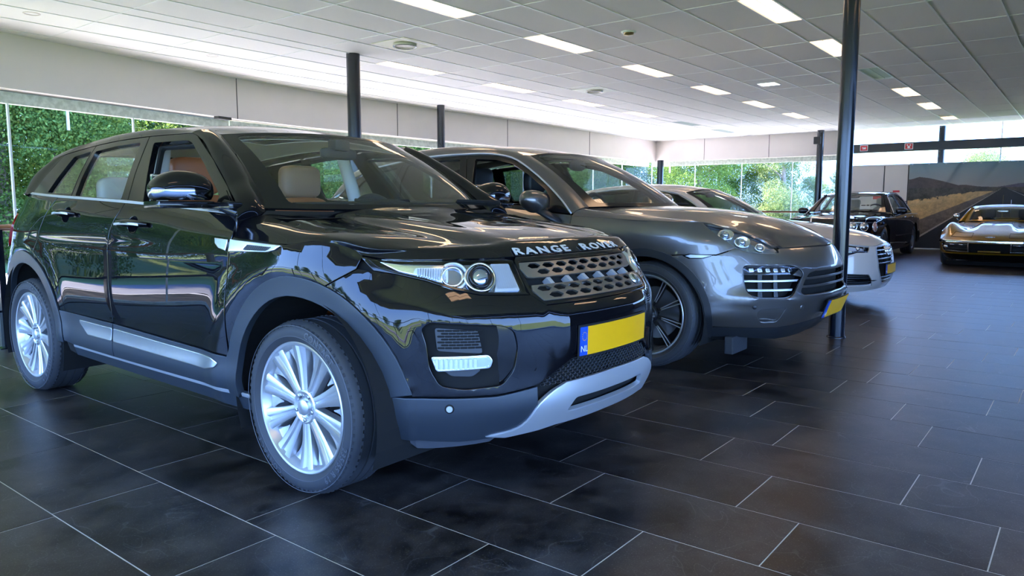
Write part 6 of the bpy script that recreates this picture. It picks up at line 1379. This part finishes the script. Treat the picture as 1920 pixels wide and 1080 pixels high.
panel(B, bh + [(-a, b) for a, b in bh[::-1] if a > 0], 'front_bumper', P, car, .04, holes=[grl, inq, [(-a, b) for a, b in inq]], offf=lambda s, z: .012*np.exp(-((z-.41)/.02)**2)*np.clip(abs(s)-.4, 0, .1)*10)
gb = panel(B, [(.46, .24), (.46, .71), (-.46, .71), (-.46, .24)], 'grille', M['dark'], car, .06, -.06)
panel(B, grl, 'grille_frame', M['silver_trim'], gb, .03, .004, .03, holes=[[tuple(p) for p in (np.array(grl)-[0, .48])*[.955, .955]+[0, .48]]], bev=.003)
for z_, a in ((.655, .395), (.605, .405), (.555, .402), (.505, .392), (.345, .31), (.305, .27)):
    panel(B, [(a, z_+.007), (-a, z_+.007), (-a, z_-.007), (a, z_-.007)], 'grille_slat', M['bright_trim'], gb, .06, -.010, .025, bev=.003)
for k in (-.25, -.15, .15, .25): panel(B, [(k+.006, .50), (k+.006, .66), (k-.006, .66), (k-.006, .50)], 'grille_strut', M['dark'], gb, .06, -.02, .02)
plate(car, lambda a, b, o: B(np.asarray(a), np.asarray(b)+.435, np.asarray(o)+.02), .50, .10)
for k in range(4):
    s0 = -.105 + k*.070; t = np.linspace(0, 2*math.pi, 30, endpoint=False); V = [B(s0+(.050+r_)*np.cos(t), .638+(.050+r_)*np.sin(t), np.full(30, o_)) for r_, o_ in ((.006, .0), (.006, .014), (-.006, .014), (-.006, .0))]
    mesh_obj('grille_ring', np.vstack(V), [(a*30+i, a*30+(i+1) % 30, (a+1)*30+(i+1) % 30, (a+1)*30+i) for a in range(3) for i in range(30)], M['chrome'], gb)
for sg in (1, -1):
    fl = dict(flip=sg < 0)
    ai = panel(B, [(.92, .24), (.92, .41), (.42, .41), (.42, .24)], 'air_intake', M['dark'], car, .05, -.05, **fl)
    for k in range(5): z_ = .265 + k*.027; panel(B, [(.875, z_+.004), (.47+.3*max(0, z_-.33), z_+.004), (.47+.3*max(0, z_-.33), z_-.004), (.875, z_-.004)], 'intake_slat', M['mesh_grey'], ai, .06, -.025, .02, **fl)
    panel(B, [(.87, .336), (.46, .325), (.40, .322), (.46, .315), (.87, .326)], 'intake_blade', M['gloss_black'], ai, .05, .006, .03, **fl)
    L_ = rr_([(.515, .692), (.75, .712), (.92, .738), (1.12, .76), (1.10, .635), (.89, .607), (.82, .604), (.72, .636), (.56, .636)], .01)
    hl = panel(B, L_, 'headlight', M['gloss_black'], car, .04, -.05, **fl)
    panel(B, rr_([(.60, .688), (.98, .725), (.98, .665), (.60, .650)], .01), 'lamp_module', M['lamp_satin'], hl, .03, -.03, .02, **fl)
    for s_ in (.68, .82, .95):
        v, f = superblob(B([s_], [.682 + (s_-.68)*.06], [-.03])[0]*[sg, 1, 1], (.028, .028, .024), (14, 8), (1, 1)); MB().add(v, f).build('lamp_lens', M['lamp_chrome'], hl, True)
    panel(B, [(.57, .700), (.60, .690), (.605, .655), (1.06, .655), (1.06, .640), (.575, .642)], 'light_strip', M['lamp_chrome'], hl, .03, -.015, .01, **fl)
    panel(B, L_, 'lamp_cover', M['lens_glass'], hl, .05, .001, .003, **fl)
simple_mirrors(car, 1.02, -1.12, 1.02, P)
for x_ in (.40, -.40): seat(car, x_, -1.95, .38, M['black_leather'], M['nut']); 
v, f = superblob((0, -1.15, .90), (.74, .24, .08), (24, 10), (.5, .35)); MB().add(v, f).build('dashboard', M['dash'], car, True)
v, f = superblob((0, -1.30, 1.285), (.12, .02, .035), (14, 8), (.6, .6)); MB().add(v, f).build('rear_view_mirror', M['dash'], car, True)
# ---------------------------------------------------------------- dark blue classic saloon
BP_=[(0,.88),(.3,.87),(.55,.83),(.74,.74),(.86,.58),(.93,.35),(.96,.1),(.965,-.3),(.965,-1.5),(.965,-3.0),(.955,-3.6),(.90,-4.05),(.75,-4.28),(.4,-4.35),(0,-4.37)]
BZ=[.16,.26,.38,.48,.56,.64,.74,.84,.90,.95,1.0,1.1]
BO={0:[.10,.03,.0,.0,.04,.06,.07,.08,.10,.16,.3,.5],.7:[.10,.03,.0,.0,.04,.05,.06,.07,.09,.16,.3,.5],1.15:[.08,.02,.0,.0,.02,.02,.02,.03,.05,.10,.2,.4],1.5:[.07,.02,.005,.0,.0,.0,.0,.008,.025,.06,.15,.3],
 2.3:[.07,.03,.012,.008,.004,.0,.0,.006,.018,.045,.075,.2],4.0:[.07,.03,.012,.008,.004,.0,.0,.006,.018,.045,.075,.2],-.01:[.1,.04,.0,.0,.04,.05,.06,.08,.1,.14,.2,.4]}
Bb = Body(BP_, BZ, BO); Fb = SY(Bb); bb = lambda s, z: list(Bb([s], [z])[0])
hood = [[bb(0, .895), bb(.25, .895), bb(.48, .885), bb(.68, .868), bb(.88, .87), bb(1.05, .872)],
        [(0, .55, .945), (.22, .54, .943), (.42, .50, .925), (.60, .46, .895), (.76, .40, .915), bb(Fb.S(.28), .885)],
        [(0, .20, .975), (.25, .20, .972), (.50, .15, .950), (.66, .10, .925), (.82, .05, .935), bb(Fb.S(0), .895)],
        [(0, -.25, 1.0), (.28, -.26, .998), (.56, -.32, .975), (.70, -.36, .950), (.84, -.40, .945), bb(Fb.S(-.4), .905)],
        [(0, -.58, 1.02), (.28, -.60, 1.018), (.58, -.66, 1.0), (.73, -.74, .985), (.86, -.80, .968), bb(Fb.S(-.80), .93)]]
sdp = [(.30, .880), (0, .890), (-.4, .90), (-.80, .926), (-1.5, .955), (-2.8, .965), (-4.0, .945)]
g_b = lambda y, z: .905 - .60*(z-.98) - .20*np.clip(z-1.25, 0, 1)**1.3 - .04*np.clip(-y-2.3, 0, 2)**1.5
fb = [(-.83, .962), (-1.02, 1.14), (-1.28, 1.340), (-1.60, 1.385), (-1.96, 1.395), (-1.96, .975)]; rb_ = [(-1.968, .975), (-1.968, 1.395), (-2.55, 1.38), (-2.82, 1.27), (-2.98, .995)]
car, B, F_, G, H, gp, WS = build_small('dark blue classic saloon with cream seats and a paper notice in its windscreen', (16.85, 4.30, 0), math.pi/2, M['navy_paint'], BP_, BZ, BO, hood,
    dict(args=(g_b, [('front', fb, ins_(fb, .86), 'car_glass', False), ('rear', rb_, ins_(rb_, .86), 'car_glass', False)], [(0, -.62, 1.02), (.28, -.64, 1.02), (.56, -.72, 1.015), (.76, -.84, 1.0)], [(0, -1.20, 1.420), (.22, -1.21, 1.418), (.42, -1.24, 1.408), (.60, -1.29, 1.385)],
        [(-.83, .962), (-.98, 1.11), (-1.13, 1.24), (-1.30, 1.352)], [(-1.30, 1.352), (-1.6, 1.392), (-2.0, 1.402), (-2.5, 1.388), (-2.82, 1.285)], [(-1.29, 1.385), (-1.6, 1.425), (-2.0, 1.445), (-2.5, 1.430), (-2.9, 1.36)], [(-1.20, 1.42), (-1.6, 1.462), (-2.0, 1.482), (-2.5, 1.470), (-2.95, 1.41)],
        [[(0, -2.96, 1.408), (.28, -2.95, 1.40), (.56, -2.89, 1.355)], [(0, -3.22, 1.20), (.32, -3.2, 1.195), (.64, -3.1, 1.17)], [(0, -3.42, 1.0), (.36, -3.4, 1.0), (.74, -3.25, .985)]], [(-2.82, 1.285), (-2.90, 1.15), (-3.0, .985)]),
        kw=dict(trim=[(-.83, .968), (-.98, 1.115), (-1.13, 1.245), (-1.30, 1.358), (-1.6, 1.398), (-2.0, 1.408), (-2.5, 1.394), (-2.80, 1.30), (-2.98, 1.0)], glass='car_glass', bulge=.018)),
    (.80, .345, .24, .23, (5, 'plain'), dict(WM, rim=mat('dark_polished', (.30, .30, .32), .3, .8))), (0, -3.11, .40, .35),
    dict(top=[(1.05, .868)], bottom=.26, side_top=sdp, door=(-.86, -1.96, -2.85), seam=[(1.18, .56), (1.14, .84)][:1], ry=-4.0, rear_top=.93),
    trunk=[[(0, -3.43, .995), (.36, -3.41, .995), (.74, -3.27, .98), (.86, -3.2, .965)], [(0, -3.9, .965), (.38, -3.88, .965), (.72, -3.8, .955), (.87, -3.7, .94)], [(0, -4.25, .90), (.4, -4.23, .90), (.70, -4.13, .905), (.86, -3.95, .915)]])
P = M['navy_paint']
bh = [(0, .888), (.25, .888), (.48, .878), (.68, .862), (.88, .864), (1.05, .866), (1.14, .84), (1.17, .56), (1.19, .50)] + F_.conv([(.40*math.cos(t), .35+.40*math.sin(t)) for t in np.radians(np.linspace(20, -15, 6))]) + [(1.0, .20), (.6, .19), (0, .19)]
panel(B, bh + [(-a, b) for a, b in bh[::-1] if a > 0], 'front_bumper', P, car, .05)
gg = panel(B, rr_([(.34, .885), (.34, .52), (-.34, .52), (-.34, .885)], .02), 'grille', M['gloss_black'], car, .05, .012, .03)
panel(B, rr_([(.355, .90), (.355, .51), (-.355, .51), (-.355, .90)], .02), 'grille_frame', M['chrome'], gg, .04, .018, .03, holes=[rr_([(.325, .872), (.325, .54), (-.325, .54), (-.325, .872)], .015)])
for k in range(-5, 6): panel(B, [(k*.058+.007, .54), (k*.058+.007, .87), (k*.058-.007, .87), (k*.058-.007, .54)], 'grille_bar', M['gloss_black'], gg, .06, .016, .02)
for s_, r_, m_ in ((.50, .085, M['lamp_chrome']), (.73, .085, M['lamp_chrome'])): lamp_round(car, B, s_, .72, r_, 'headlight', M['chrome'], m_)
lamp_round(car, B, .99, .715, .095, 'indicator', M['chrome'], mat('indicator_pink', (.75, .42, .34), .15, coat=1), sx=.62)
for sg in (1, -1):
    fl = dict(flip=sg < 0)
    panel(B, [(.44, .815), (1.03, .805), (1.05, .79), (.44, .80)], 'lamp_brow', M['chrome'], car, .05, .012, .01, **fl)
    panel(F_, [(-.95, .508), (-2.62, .508), (-2.62, .49), (-.95, .49)], 'side_moulding', M['chrome'], car, .08, .008, .01, **fl)
    panel(F_, [(.3, .893), (-.85, .905), (-.85, .897), (.3, .885)], 'belt_line', M['silver_trim'], car, .08, .002, .004, **fl)
    panel(F_, [(-.86, .935), (-1.5, .96), (-2.8, .97), (-3.9, .950), (-3.9, .942), (-2.8, .962), (-1.5, .952), (-.86, .927)], 'belt_line', M['silver_trim'], car, .08, .002, .004, **fl)
    for y_ in (-1.78, -2.62): MB().tube([F_([y], [.885], [.02+.015*math.sin((y-y_+.09)/.18*3.14)])[0]*[sg, 1, 1] for y in np.linspace(y_-.09, y_+.09, 7)], .012, 8).build('door_handle', M['chrome'], car, True)
    MB().lathe([(0, .028), (.012, .022), (.014, 0)], 14, 'x').build('side_repeater', M['chrome'], car, True).location = F_([-.55], [.80], [0])[0]*[sg, 1, 1]
    panel(B, [(1.12, .50), (1.12, .38), (.0, .38), (.0, .50)], 'bumper_bar', P, car, .08, .03, .03, **fl); panel(B, [(1.12, .508), (1.12, .495), (.0, .495), (.0, .508)], 'bumper_strip', M['chrome'], car, .08, .034, .01, **fl)
plate(car, lambda a, b, o: B(np.asarray(a), np.asarray(b)+.44, np.asarray(o)+.045), .50, .10)
simple_mirrors(car, 1.03, -.98, 1.03, P, (.115, .06, .07))
for x_ in (.42, -.42): seat(car, x_, -1.72, .42, M['cream'], M['nut'], wd=.27); seat(car, x_, -2.60, .40, M['cream'], M['nut'], name='rear_seat', wd=.27)
v, f = superblob((0, -1.02, .92), (.76, .26, .09), (24, 10), (.5, .35)); MB().add(v, f).build('dashboard', M['dash'], car, True)
v, f = superblob((0, -1.20, 1.345), (.13, .02, .035), (14, 8), (.6, .6)); MB().add(v, f).build('rear_view_mirror', M['dash'], car, True)
MB().box((-.80, -3.1, .36), (.80, -.8, .39)).build('cabin_floor', M['dash'], car)
stw = empty('steering_wheel', (-.42, -1.33, 1.0), 0, car); stw.rotation_euler = (R(-65), 0, 0)
MB().lathe([(.014*math.sin(a), .19+.014*math.cos(a)) for a in np.linspace(0, 6.2832, 8, endpoint=False)], 30, 'z', close=True).build('rim', M['black_leather'], stw, True); MB().box((-.18, -.02, -.008), (.18, .02, .008)).build('spokes', M['black_leather'], stw)
for x0, x1 in ((.60, .05), (-.08, -.62)): MB().tube([(x1, -.67, 1.045), ((x0+x1)/2, -.73, 1.06), (x0, -.82, 1.04)], .007, 8).build('wiper', M['dark'], car, True)
# notice in the windscreen
M['paper'] = mat('paper', (.82, .80, .76), .7); M['ink'] = mat('ink', (.02, .02, .02), .6)
nt_ = empty('price_notice', (16.85 + .93, 4.30 - .30, 1.035), math.pi/2); nt_.rotation_euler = (0, R(20), 0); tag(nt_, 'white paper notice with black heading standing behind the dark saloon windscreen', 'sign')
MB().box((-.001, -.105, 0), (.001, .105, .15)).build('sheet', M['paper'], nt_); MB().box((-.003, -.01, .112), (-.0005, .08, .132)).box((-.003, -.085, .108), (-.0005, -.03, .136)).build('printed_heading', M['ink'], nt_)
# ---------------------------------------------------------------- gold sports car
VP_=[(0,.95),(.3,.935),(.55,.88),(.72,.76),(.82,.58),(.865,.35),(.878,.05),(.865,-.4),(.80,-.9),(.79,-1.4),(.84,-2.0),(.875,-2.5),(.85,-3.0),(.75,-3.35),(.5,-3.48),(0,-3.5)]
VZ=[.12,.20,.28,.38,.46,.50,.55,.62,.70,.78,.86,.95]
VO={0:[.22,.14,.06,.02,.0,.0,.05,.16,.3,.5,.7,.8],.6:[.20,.12,.05,.02,.0,.0,.04,.12,.24,.4,.6,.7],.95:[.15,.08,.03,.01,.0,.0,.02,.06,.12,.22,.4,.6],1.3:[.10,.05,.02,.0,.0,.0,.005,.015,.035,.08,.2,.4],
 1.8:[.10,.06,.03,.01,.0,.0,.0,.01,.03,.06,.15,.3],2.8:[.10,.07,.04,.02,.005,.0,.0,.01,.03,.06,.12,.3],3.6:[.10,.06,.03,.0,.0,.0,.0,.01,.02,.04,.08,.2],-.01:[.2,.1,.05,.02,.0,.0,.02,.04,.06,.1,.2,.4]}
Bv = Body(VP_, VZ, VO); Fv = SY(Bv); bv = lambda s, z: list(Bv([s], [z])[0])
hood = [[bv(0, .512), bv(.25, .512), bv(.50, .512), bv(.72, .512), bv(.90, .514), bv(1.02, .52)],
        [(0, .78, .590), (.25, .765, .588), (.46, .71, .588), (.62, .62, .600), (.735, .50, .63), bv(1.22, .585)],
        [(0, .50, .665), (.25, .49, .662), (.43, .46, .660), (.58, .40, .690), (.745, .30, .745), bv(Fv.S(.22), .66)],
        [(0, .20, .730), (.25, .20, .728), (.40, .18, .705), (.54, .14, .735), (.735, .05, .818), bv(Fv.S(.02), .71)],
        [(0, -.05, .785), (.24, -.05, .783), (.34, -.06, .735), (.52, -.10, .748), (.72, -.16, .822), bv(Fv.S(-.2), .72)],
        [(0, -.45, .815), (.24, -.46, .813), (.34, -.47, .770), (.50, -.50, .768), (.69, -.50, .800), bv(Fv.S(-.5), .72)],
        [(0, -.80, .84), (.26, -.83, .838), (.36, -.86, .815), (.50, -.92, .812), (.64, -.98, .815), bv(Fv.S(-.98), .74)]]
sdp = [(.20, .655), (.0, .705), (-.2, .715), (-.5, .715), (-.98, .735), (-1.7, .75), (-2.4, .80), (-3.3, .76)]
g_v = lambda y, z: .745 - .62*(z-.80) - .05*np.clip(-y-1.9, 0, 2)
fv = [(-.99, .775), (-1.14, .92), (-1.38, 1.075), (-1.75, 1.10), (-1.95, .80)]; rv_ = [(-1.957, .80), (-1.757, 1.10), (-2.1, 1.06), (-2.35, .86)]
car, B, F_, G, H, gp, WS = build_small('metallic gold low sports car with chrome bumper in front of the desert banner', (16.8, 1.45, 0), math.pi/2, M['gold_paint'], VP_, VZ, VO, hood,
    dict(args=(g_v, [('front', fv, ins_(fv, .88), 'tint_glass', False), ('rear', rv_, ins_(rv_, .6), 'tint_glass', False)], [(0, -.84, .842), (.25, -.87, .842), (.48, -.95, .838), (.635, -1.04, .825)], [(0, -1.32, 1.120), (.2, -1.33, 1.118), (.38, -1.36, 1.108), (.52, -1.40, 1.09)],
        [(-1.0, .775), (-1.14, .92), (-1.26, 1.0), (-1.40, 1.075)], [(-1.40, 1.078), (-1.6, 1.10), (-1.8, 1.10), (-2.05, 1.065)], [(-1.40, 1.09), (-1.6, 1.135), (-1.85, 1.14), (-2.15, 1.10)], [(-1.32, 1.120), (-1.6, 1.168), (-1.9, 1.172), (-2.2, 1.13)],
        [[(0, -2.21, 1.128), (.22, -2.2, 1.122), (.44, -2.14, 1.095)], [(0, -2.5, 1.0), (.24, -2.49, .99), (.50, -2.4, .96)], [(0, -2.8, .86), (.3, -2.78, .86), (.62, -2.6, .845)]], [(-2.05, 1.065), (-2.2, .96), (-2.4, .84)]),
        kw=dict(glass='car_glass', bulge=.03, roof_r=.50, frit=M['gold_paint'], trim=[(-1.0, .785), (-1.14, .928), (-1.26, 1.008), (-1.40, 1.086), (-1.6, 1.108), (-1.8, 1.108), (-2.05, 1.073)])),
    (.745, .335, .23, .20, (5, 'plain'), WM), (0, -2.49, .365, .34),
    dict(top=[(1.04, .522), (1.22, .580)], bottom=.22, side_top=sdp, door=(-1.0, -1.95, None), seam=[(1.23, .46), (1.10, .50)], ry=-3.2, rear_top=.74),
    trunk=[[(0, -2.82, .855), (.3, -2.80, .855), (.62, -2.62, .84), (.76, -2.4, .82)], [(0, -3.1, .83), (.34, -3.08, .83), (.62, -2.95, .83), (.80, -2.85, .80)], [(0, -3.4, .75), (.36, -3.38, .75), (.6, -3.28, .76), (.78, -3.15, .77)]])
P = M['gold_paint']
bh = [(0, .505), (.50, .505), (.90, .508), (1.09, .50), (1.22, .455)] + F_.conv([(.372*math.cos(t), .34+.372*math.sin(t)) for t in np.radians(np.linspace(18, -12, 6))]) + [(.95, .255), (.6, .248), (0, .248)]
opn = [(.90, .455), (.94, .41), (.86, .30), (.80, .275), (0, .27)]; opf = rr_(opn + [(-a, b) for a, b in opn[::-1] if a > 0], .02)
panel(B, bh + [(-a, b) for a, b in bh[::-1] if a > 0], 'front_valance', P, car, .05, holes=[opf])
panel(B, [(1.10, .25), (.95, .25), (0, .243), (-.95, .25), (-1.10, .25), (-1.0, .15), (-.6, .13), (0, .13), (.6, .13), (1.0, .15)], 'lower_valance', M['gloss_black'], car, .06, -.01)
gv = panel(B, [(.98, .26), (.98, .47), (-.98, .47), (-.98, .26)], 'grille', M['dark'], car, .08, -.08)
for sg in (1, -1):
    fl = dict(flip=sg < 0)
    panel(B, rr_([(.95, .42), (.88, .30), (.33, .285), (.33, .305), (.85, .318), (.91, .415)], .004), 'lower_chrome', M['chrome'], gv, .04, -.004, .02, **fl)
    panel(B, [(.345, .285), (.325, .285), (.325, .45), (.345, .45)], 'grille_upright', M['chrome'], gv, .04, -.006, .02, **fl)
    for k in range(5): z_ = .33 + k*.024; panel(B, [(.88, z_+.003), (.36, z_+.003), (.36, z_-.003), (.88, z_-.003)], 'grille_bar', M['silver_trim'] if k == 4 else M['mesh_grey'], gv, .06, -.03, .02, **fl)
    v, f = superblob(B([.78], [.38], [-.02])[0]*[sg, 1, 1], (.045, .03, .038), (16, 10), (1, 1)); MB().add(v, f).build('fog_lamp', M['lamp_chrome'], gv, True)
    for s_ in (.62, .45): v, f = superblob(B([s_], [.425], [-.02])[0]*[sg, 1, 1], (.04, .02, .014), (14, 8), (.8, .8)); MB().add(v, f).build('grille_lamp', M['lamp_chrome'], gv, True)
cb = [(1.28, .475), (1.20, .500), (.90, .508), (0, .508), (-.90, .508), (-1.20, .500), (-1.28, .475), (-1.20, .462), (-.90, .464), (0, .464), (.90, .464), (1.20, .462)]
panel(B, cb, 'chrome_bumper', M['chrome'], car, .04, .020, .03, bev=.008, drop=.008)
MB().tube([tuple(B([s], [.292], [-.03])[0]) for s in np.linspace(-.18, .18, 9)], .017, 10).build('gold_bar', P, gv, True)
pw = [(0.02, .13), (.98, .13), (.98, .05), (0.02, .05)]
panel(B, [(1.0, .17), (.9, .10), (0, .09), (-.9, .10), (-1.0, .17)], 'chin_spoiler', M['dark'], car, .08, -.08)
for sg in (1, -1):   # hidden headlamp doors: thin dark shut lines on the nose
    for (a, b) in (((.075, .30), (.20, .30)), ((.20, .30), (.20, .62)), ((.20, .62), (.075, .62)), ((.075, .62), (.075, .30))):
        q = MB(); pts = [H([a[0]+(b[0]-a[0])*t], [(a[1]+(b[1]-a[1])*t)*1.0], [.0008])[0]*[sg, 1, 1] for t in np.linspace(0, 1, 8)]; q.tube(pts, .004, 4).build('lamp_door_line', M['dark'], car)
c0 = H([.075], [.0], [.004])[0]; q = MB()
q.box((-.075, c0[1]-.004, c0[2]-.004), (.075, c0[1]+.006, c0[2]+.006), .003).box((-.035, c0[1]-.004, c0[2]-.012), (.035, c0[1]+.008, c0[2]+.014), .003).build('nose_emblem', M['chrome'], car)
MB().box((-.735, .30, .02), (.735, .42, .10), .01).build('front_tray', M['dark'], car)
mr = empty('door_mirror', (.80, -1.15, .93), 0, car); v, f = superblob((0, 0, 0), (.062, .03, .05), (18, 12), (.9, .9)); MB().add(v, f).build('mirror_cap', M['chrome'], mr, True); MB().tube([(0, 0, -.04), (-.07, -.03, -.13)], .010, 8).build('mirror_arm', M['chrome'], mr, True)
MB().tube([(0, -2.95, .84), (0, -2.98, 1.27)], .004, 6).build('aerial', M['chrome'], car, True)
v, f = superblob((0, -1.27, 1.03), (.10, .015, .028), (14, 8), (.6, .6)); MB().add(v, f).build('rear_view_mirror', M['lamp_chrome'], car, True)
for x_ in (.34, -.34): seat(car, x_, -1.78, .18, M['black_leather'], M['nut'], wd=.22, rec=.4)
v, f = superblob((0, -1.12, .76), (.60, .2, .08), (20, 10), (.5, .35)); MB().add(v, f).build('dashboard', M['dash'], car, True)
# ================================================================ desert banner and wall signs
def banner():
    y0, y1, z0, z1 = 3.87, -1.35, .04, 2.235; nx, nz = 560, 250
    YY, ZZ = np.meshgrid(np.linspace(y0, y1, nx), np.linspace(z0, z1, nz), indexing='ij'); rg = np.random.RandomState(4)
    def noise(fx, fz, seed):
        r_ = np.random.RandomState(seed); g = r_.rand(int(fx)+3, int(fz)+3); u = (YY-y1)/(y0-y1)*fx; v = (ZZ-z0)/(z1-z0)*fz; i, j = u.astype(int), v.astype(int); a, b = u-i, v-j; a = a*a*(3-2*a); b = b*b*(3-2*b)
        return (g[i, j]*(1-a)+g[i+1, j]*a)*(1-b)+(g[i, j+1]*(1-a)+g[i+1, j+1]*a)*b
    n1 = noise(90, 50, 1)*.4+noise(260, 120, 2)*.35+noise(28, 18, 3)*.4-.08; vy, vz = 1.77, 1.60
    C = np.zeros(YY.shape+(4,)); C[..., 3] = 1
    t = np.clip((ZZ-vz)/(z1-vz), 0, 1)[..., None]; sky = np.array([.36, .33, .31])*(1-t)+np.array([.17, .28, .33])*t; C[..., :3] = sky
    def put(m, c, amp=.35): k = (1-amp+2*amp*np.clip(n1, 0, 1))[m][:, None]; C[m, :3] = np.array(c)*k
    ridge = np.interp(-YY, [-4, -3.80, -3.62, -3.40, -3.1, -2.75, -2.6, -2.3, -1.9, 2], [1.82, 1.83, 1.885, 1.85, 1.77, 1.66, 1.67, 1.62, 1.60, 1.60]); put((ZZ > vz-.02) & (ZZ < ridge), (.085, .062, .055))
    ridge = np.interp(-YY, [-4, -1.95, -1.7, -1.45, -1.2, -.8, -.3, .3, 1.4], [1.5, 1.6, 1.64, 1.69, 1.70, 1.74, 1.72, 1.8, 1.75]); put((ZZ > vz-.02) & (ZZ < ridge), (.13, .10, .13))
    g_ = ZZ <= vz; dz = np.maximum(vz-ZZ, 1e-4)
    put(g_, (.075, .065, .045), .7)                      # scrub
    le = vy+dz*1.42; out = (YY-vy)/dz                    # distance from the road axis in perspective
    put(g_ & (out > 1.42) & (out < 6.5) & (dz > .10+.0*YY) & (n1+ .9*np.clip(1-(out-1.42)/3.5, -1, 1) > .25), (.62, .40, .17), .4)
    put(g_ & (out > 4.2) & (dz > .32), (.66, .45, .21), .35)
    put(g_ & (out > 6.5) & (dz < .3), (.07, .06, .045), .8)
    put(g_ & (out > 1.45) & (out < 2.2) & (dz > .1), (.17, .13, .10), .5)
    put(g_ & (out <= 1.45) & (out > -2.6), (.022, .020, .021), .3)
    put(g_ & (abs(out-1.42) < .03+.006/dz*0), (.55, .48, .42), .1); put(g_ & (abs(out+2.0) < .06), (.45, .40, .35), .1)
    put(g_ & (out < -2.6), (.10, .075, .05), .6); put(g_ & (abs(out) < .02) & (dz > .2), (.20, .14, .04), .1)
    wr = .012*np.sin(YY*9+ZZ*3)+.018*np.exp(-((YY-3.55+(2.2-ZZ)*.35)/.05)**2)*np.clip((ZZ-1.7)/.5, 0, 1)+.020*np.exp(-((YY-2.75-(ZZ-2.2)*-.55+0)/.06)**2)*np.clip((ZZ-1.55)/.5, 0, 1)-.016*np.exp(-((YY-1.9+(2.2-ZZ)*-.6)/.08)**2)*np.clip((ZZ-1.6)/.5, 0, 1)
    X = 21.83-wr; V = np.stack([X, YY, ZZ], -1).reshape(-1, 3); idx = np.arange(nx*nz).reshape(nx, nz); F = np.stack([idx[:-1, :-1], idx[:-1, 1:], idx[1:, 1:], idx[1:, :-1]], -1).reshape(-1, 4)
    m = bpy.data.materials.new('banner_print'); m.use_nodes = True; nt = m.node_tree; at = nt.nodes.new('ShaderNodeAttribute'); at.attribute_name = 'print'; b = nt.nodes['Principled BSDF']; nt.links.new(at.outputs['Color'], b.inputs['Base Color']); b.inputs['Roughness'].default_value = .45
    root = empty('desert_banner', (0, 0, 0)); tag(root, 'large printed banner of a desert road and mountains hanging on the end wall', 'banner')
    me = np_mesh('printed_sheet', V, F, m); ca = me.color_attributes.new('print', 'FLOAT_COLOR', 'POINT'); ca.data.foreach_set('color', C.reshape(-1).astype(np.float32)); me.polygons.foreach_set('use_smooth', [True]*len(me.polygons))
    o = bpy.data.objects.new('printed_sheet', me); COL.objects.link(o); o.parent = root
    for k in range(14): MB().lathe([(0, .016), (-.012, .015), (-.012, .008)], 12, 'x', (21.815, 3.80-k*.38, 2.205)).build('eyelet', M['nut'], root, True)
    MB().tube([(21.80, y0, .03), (21.80, y1, .03)], .014, 8).build('bottom_rod', M['white_frame'], root, True)
banner()
for (y_, z_, w_, h_, lb) in ((4.62, 1.36, .26, .12, 'red and white sticker sign on the end wall, seen through the dark saloon windscreen'), (4.17, 1.52, .16, .05, 'small red plate on the end wall above the dark saloon roof')):
    r_ = empty('wall_sign', (XE, y_, z_)); tag(r_, lb, 'sign'); MB().box((-.012, -w_/2, -h_/2), (0, w_/2, h_/2)).build('plate', M['signwhite'] if w_ > .2 else M['red'], r_)
    if w_ > .2: MB().box((-.016, -w_/2+.02, -h_/2+.015), (-.011, w_/2-.02, h_/2-.02)).build('field', M['red'], r_)
